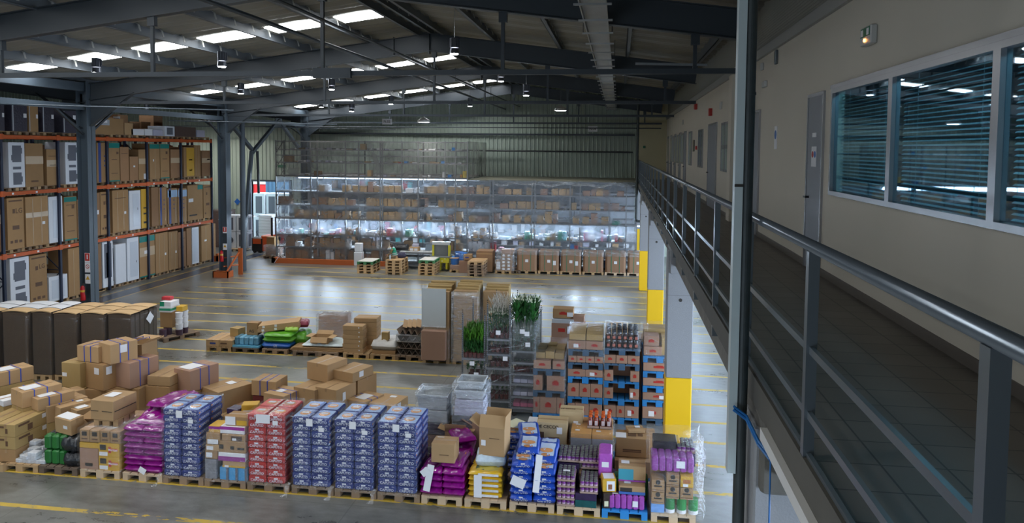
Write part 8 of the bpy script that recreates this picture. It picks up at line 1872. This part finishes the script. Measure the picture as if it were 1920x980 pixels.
# warehouse truck with rider seat, appliances and goods near the gate
def reach_truck(x, y, rz, label, s=1.0):
    r = empty('pallet_truck', (x, y, 0), rz, label, 'pallet truck')
    OR = M('truck_orange', (.62, .09, .02), .35, var=.1)
    MB().rbox(0, 0, .08, .75, .8, .85, ch=.06).build('motor_housing', BLACKP, r); MB().rbox(.55, 0, .10, .65, .78, .95, ch=.05).build('body_cover', OR, r); MB().rbox(-.02, -.41, .55, .5, .02, .3, ch=.005).build('side_panel', OR, r)
    MB().bar((.85, 0, .3), (.85, 0, 1.9), .5, .08).box(.80, -.3, .2, .9, -.22, 2.1).box(.80, .22, .2, .9, .3, 2.1).build('mast', INK, r)
    for sy in (-.26, .26): MB().box(.9, sy-.08, .06, 2.05, sy+.08, .11).build('fork', INK, r)
    wm = MB().cyl((0, -.05, .1), (0, .05, .1), .10, n=16).mesh('wheel', INK)
    for (a, c) in ((-.2, -.3), (-.2, .3), (.7, -.3), (.7, .3)): link('wheel', wm, r, (a, c, 0))
    MB().tube([(-.1, 0, .9), (-.25, 0, 1.2), (-.25, .15, 1.25)], .02).build('tiller', INK, r); return r
a = fl(472, 474); reach_truck(a[0]+.35, a[1]+.4, .0, 'orange and black pallet truck parked before the far gate')
def appliance(x, y, z, w, d, h, label, rz=0, door='glass'):
    r = empty('boxed_appliance', (x, y, z), rz, label, 'appliance'); MB().rbox(0, 0, 0, w, d, h, ch=.03).build('foam_body', STYRO, r)
    if door == 'round':
        MB().cyl((0, -d/2-.015, h*.5), (0, -d/2, h*.5), w*.28, n=20).build('door_ring', GREYF, r); MB().cyl((0, -d/2-.02, h*.5), (0, -d/2-.01, h*.5), w*.19, n=20).build('door_glass', INK, r)
    else:
        MB().box(-w*.28, -d/2-.006, h*.12, w*.28, -d/2-.001, h*.86).build('recess', GREYF, r)
        MB().box(w/2+.001, -d*.25, h*.12, w/2+.006, d*.25, h*.86).build('side_recess', GREYF, r)
    return r
a = fl(455, 470)
pallet(a[0]-.4, a[1]+.35, 0, 'pallet under the white foam appliances beside the round post', WOODL)
appliance(a[0]-.75, a[1]+.3, PH, .68, .68, .98, 'white washing machine in foam at the bottom beside the round post', 0, 'round'); appliance(a[0]-.02, a[1]+.3, PH, .68, .68, .98, 'white boxed appliance at the bottom beside the pallet truck', 0)
appliance(a[0]-.75, a[1]+.3, PH+.99, .68, .68, 1.0, 'white foam appliance on the washing machine'); appliance(a[0]-.02, a[1]+.3, PH+.99, .68, .68, 1.0, 'white foam appliance with dark window, upper, beside the pallet truck')
# piles in the gateway
a = fl(505, 484)
pallet(a[0]+.1, a[1]+.5, 0, 'pallet with crumpled grey film bundle beside the shelving corner', WOODM); carton(a[0]+.1, a[1]+.4, PH, .72, .7, .5, 'brown wrapped carton pile beside the shelving corner', CARDP, rz=.1); carton(a[0]+.0, a[1]+.45, PH+.52, .5, .5, .5, 'upper brown carton beside the shelving corner', CARD, rz=-.1)
wrap(a[0]+.1, a[1]+.42, PH, .85, .85, .6, 'cloudy film bundle beside the shelving corner', FILMW, seed=150, bulge=.05)
for i in range(6):
    carton(-20.6+.30*i, 42.9-.05*i, .0, .28, .5, .9+.12*(i % 3), 'dark printed carton in the mixed pile before the gate, %s' % ORD[i], [CARDD, REDG, WHITE, MBX, PNK, CARD][i], tape=None)
    o = MB().lathe([(0, 0), (.10, .0), (.13, .08), (.10, .16), (0, .18)], n=12).build('round_parcel', [WHITE, PNK, WHITE, M('lilac_white', (0,0,0)), REDG, WHITE][i], None, (-20.6+.30*i, 42.7-.05*i, .93+.12*(i % 3))); tag(o, 'small round parcel on the mixed pile before the gate, %s' % ORD[i], 'parcel')
# dark wrapped pile behind the column and yellow sign box on the wall
carton(-24.4, 43.1, 0, 1.1, 1.0, 2.3, 'brown wrapped pile against the back wall left of the gate', M('dark_brown_wrap', (0,0,0)), tape=None); wrap(-24.4, 43.1, 0, 1.2, 1.1, 2.32, 'film round the brown pile against the back wall', FILM, seed=151)
for k in range(2): carton(-27.2, 42.8, k*1.2, 1.6, 1.0, 1.15, 'brown carton behind the rack end, %s' % ('lower', 'upper')[k], CARDD)
carton(-27.0, 42.9, 2.4, 1.2, .8, .6, 'white carton with yellow print behind the rack end', WHITE, decals=[('F', .3, .2, .7, .8, YELP, 'printed_mark')])
for (x, z, mt, nm) in ((-23.9, 2.75, M('order_blue', (0,0,0)), 'blue diamond'), (-23.5, 2.85, M('orange_goods', (0,0,0)), 'orange')):
    o = MB().box(-.15, -.005, -.15, .15, .005, .15).build('safety_sign', mt, None, (x, YB-.06, z)); o.rotation_euler.y = .78 if 'diamond' in nm else 0; tag(o, 'small %s sign on the back wall by the gate' % nm, 'sign')
o = MB().box(-.25, -.02, 0, .25, .0, .16).build('exit_notice', M('exit_green', (0,0,0)), None, (-21.0+.1, YB-.05, 4.95)); tag(o, 'dark green exit plate above the far gate', 'sign')
# outside the gate: appliances, red lorry, blue containers
ob = 46.2
for i in range(4):
    for k in range(2):
        appliance(-23.4+.85*i, ob+.1*i, PH+k*1.55, .8, .8, 1.5, 'white foam wrapped appliance in the yard beyond the gate, %s, %s row' % (ORD[i], ('lower', 'upper')[k]))
    pallet(-23.4+.85*i, ob+.1*i, 0, 'pallet in the yard beyond the gate, %s' % ORD[i], WOOD)
for k in range(9): carton(-22.5, 45.2, PH+k*.19, .9, .7, .185, 'white flat carton in the yard stack, %s up' % ORD[k], WHITE, tape=None, group='white flat cartons in the yard')
pallet(-22.5, 45.2, 0, 'pallet under the white flat cartons in the yard', WOOD)
r = empty('lorry', (-27.0, 55, 0), 0, 'bright red lorry side beyond the far gate', 'lorry'); LR = M('lorry_red', (.75, .01, .01), .5)
MB().rbox(0, 0, .9, 9, 2.4, 2.45, ch=.08).build('body', LR, r); MB().box(-4.5, -1.22, 3.36, 4.5, 1.2, 3.75).build('white_roof_edge', WHITE, r)
for i in range(8): MB().box(-4.4+1.15*i, -1.23, 1.0, -4.33+1.15*i, -1.2, 3.3).build('side_rib', M('dark_red', (.25, .0, .0), .5), r)
for i in range(3): MB().cyl((-3+3*i, -1.2, .5), (-3+3*i, -.9, .5), .5, n=20).build('wheel', INK, r)
o = MB().box(-1.2, 0, 0, 2.5, 2.5, 3.4); 
for i in range(12): o.box(-1.2+.3*i, -.04, .1, -1.05+.3*i, 0, 3.3)
o = o.build('shipping_container', M('container_blue', (.08, .16, .26), .5), None, (-23.55, 49.5, 1.0)); tag(o, 'blue ribbed container beyond the gate, above the white appliances', 'container')
b = MB().box(-1, 0, 0, 2, .5, 1.0).build('container_support', CONCD, None, (-23.55, 49.6, 0)); tag(b, 'low loading ramp under the blue container', 'ramp')
a = fl(503, 440); reach_truck(-20.75, 44.9, 0, 'small orange and black truck standing in the gateway')
# wooden pallets leaning by the gate
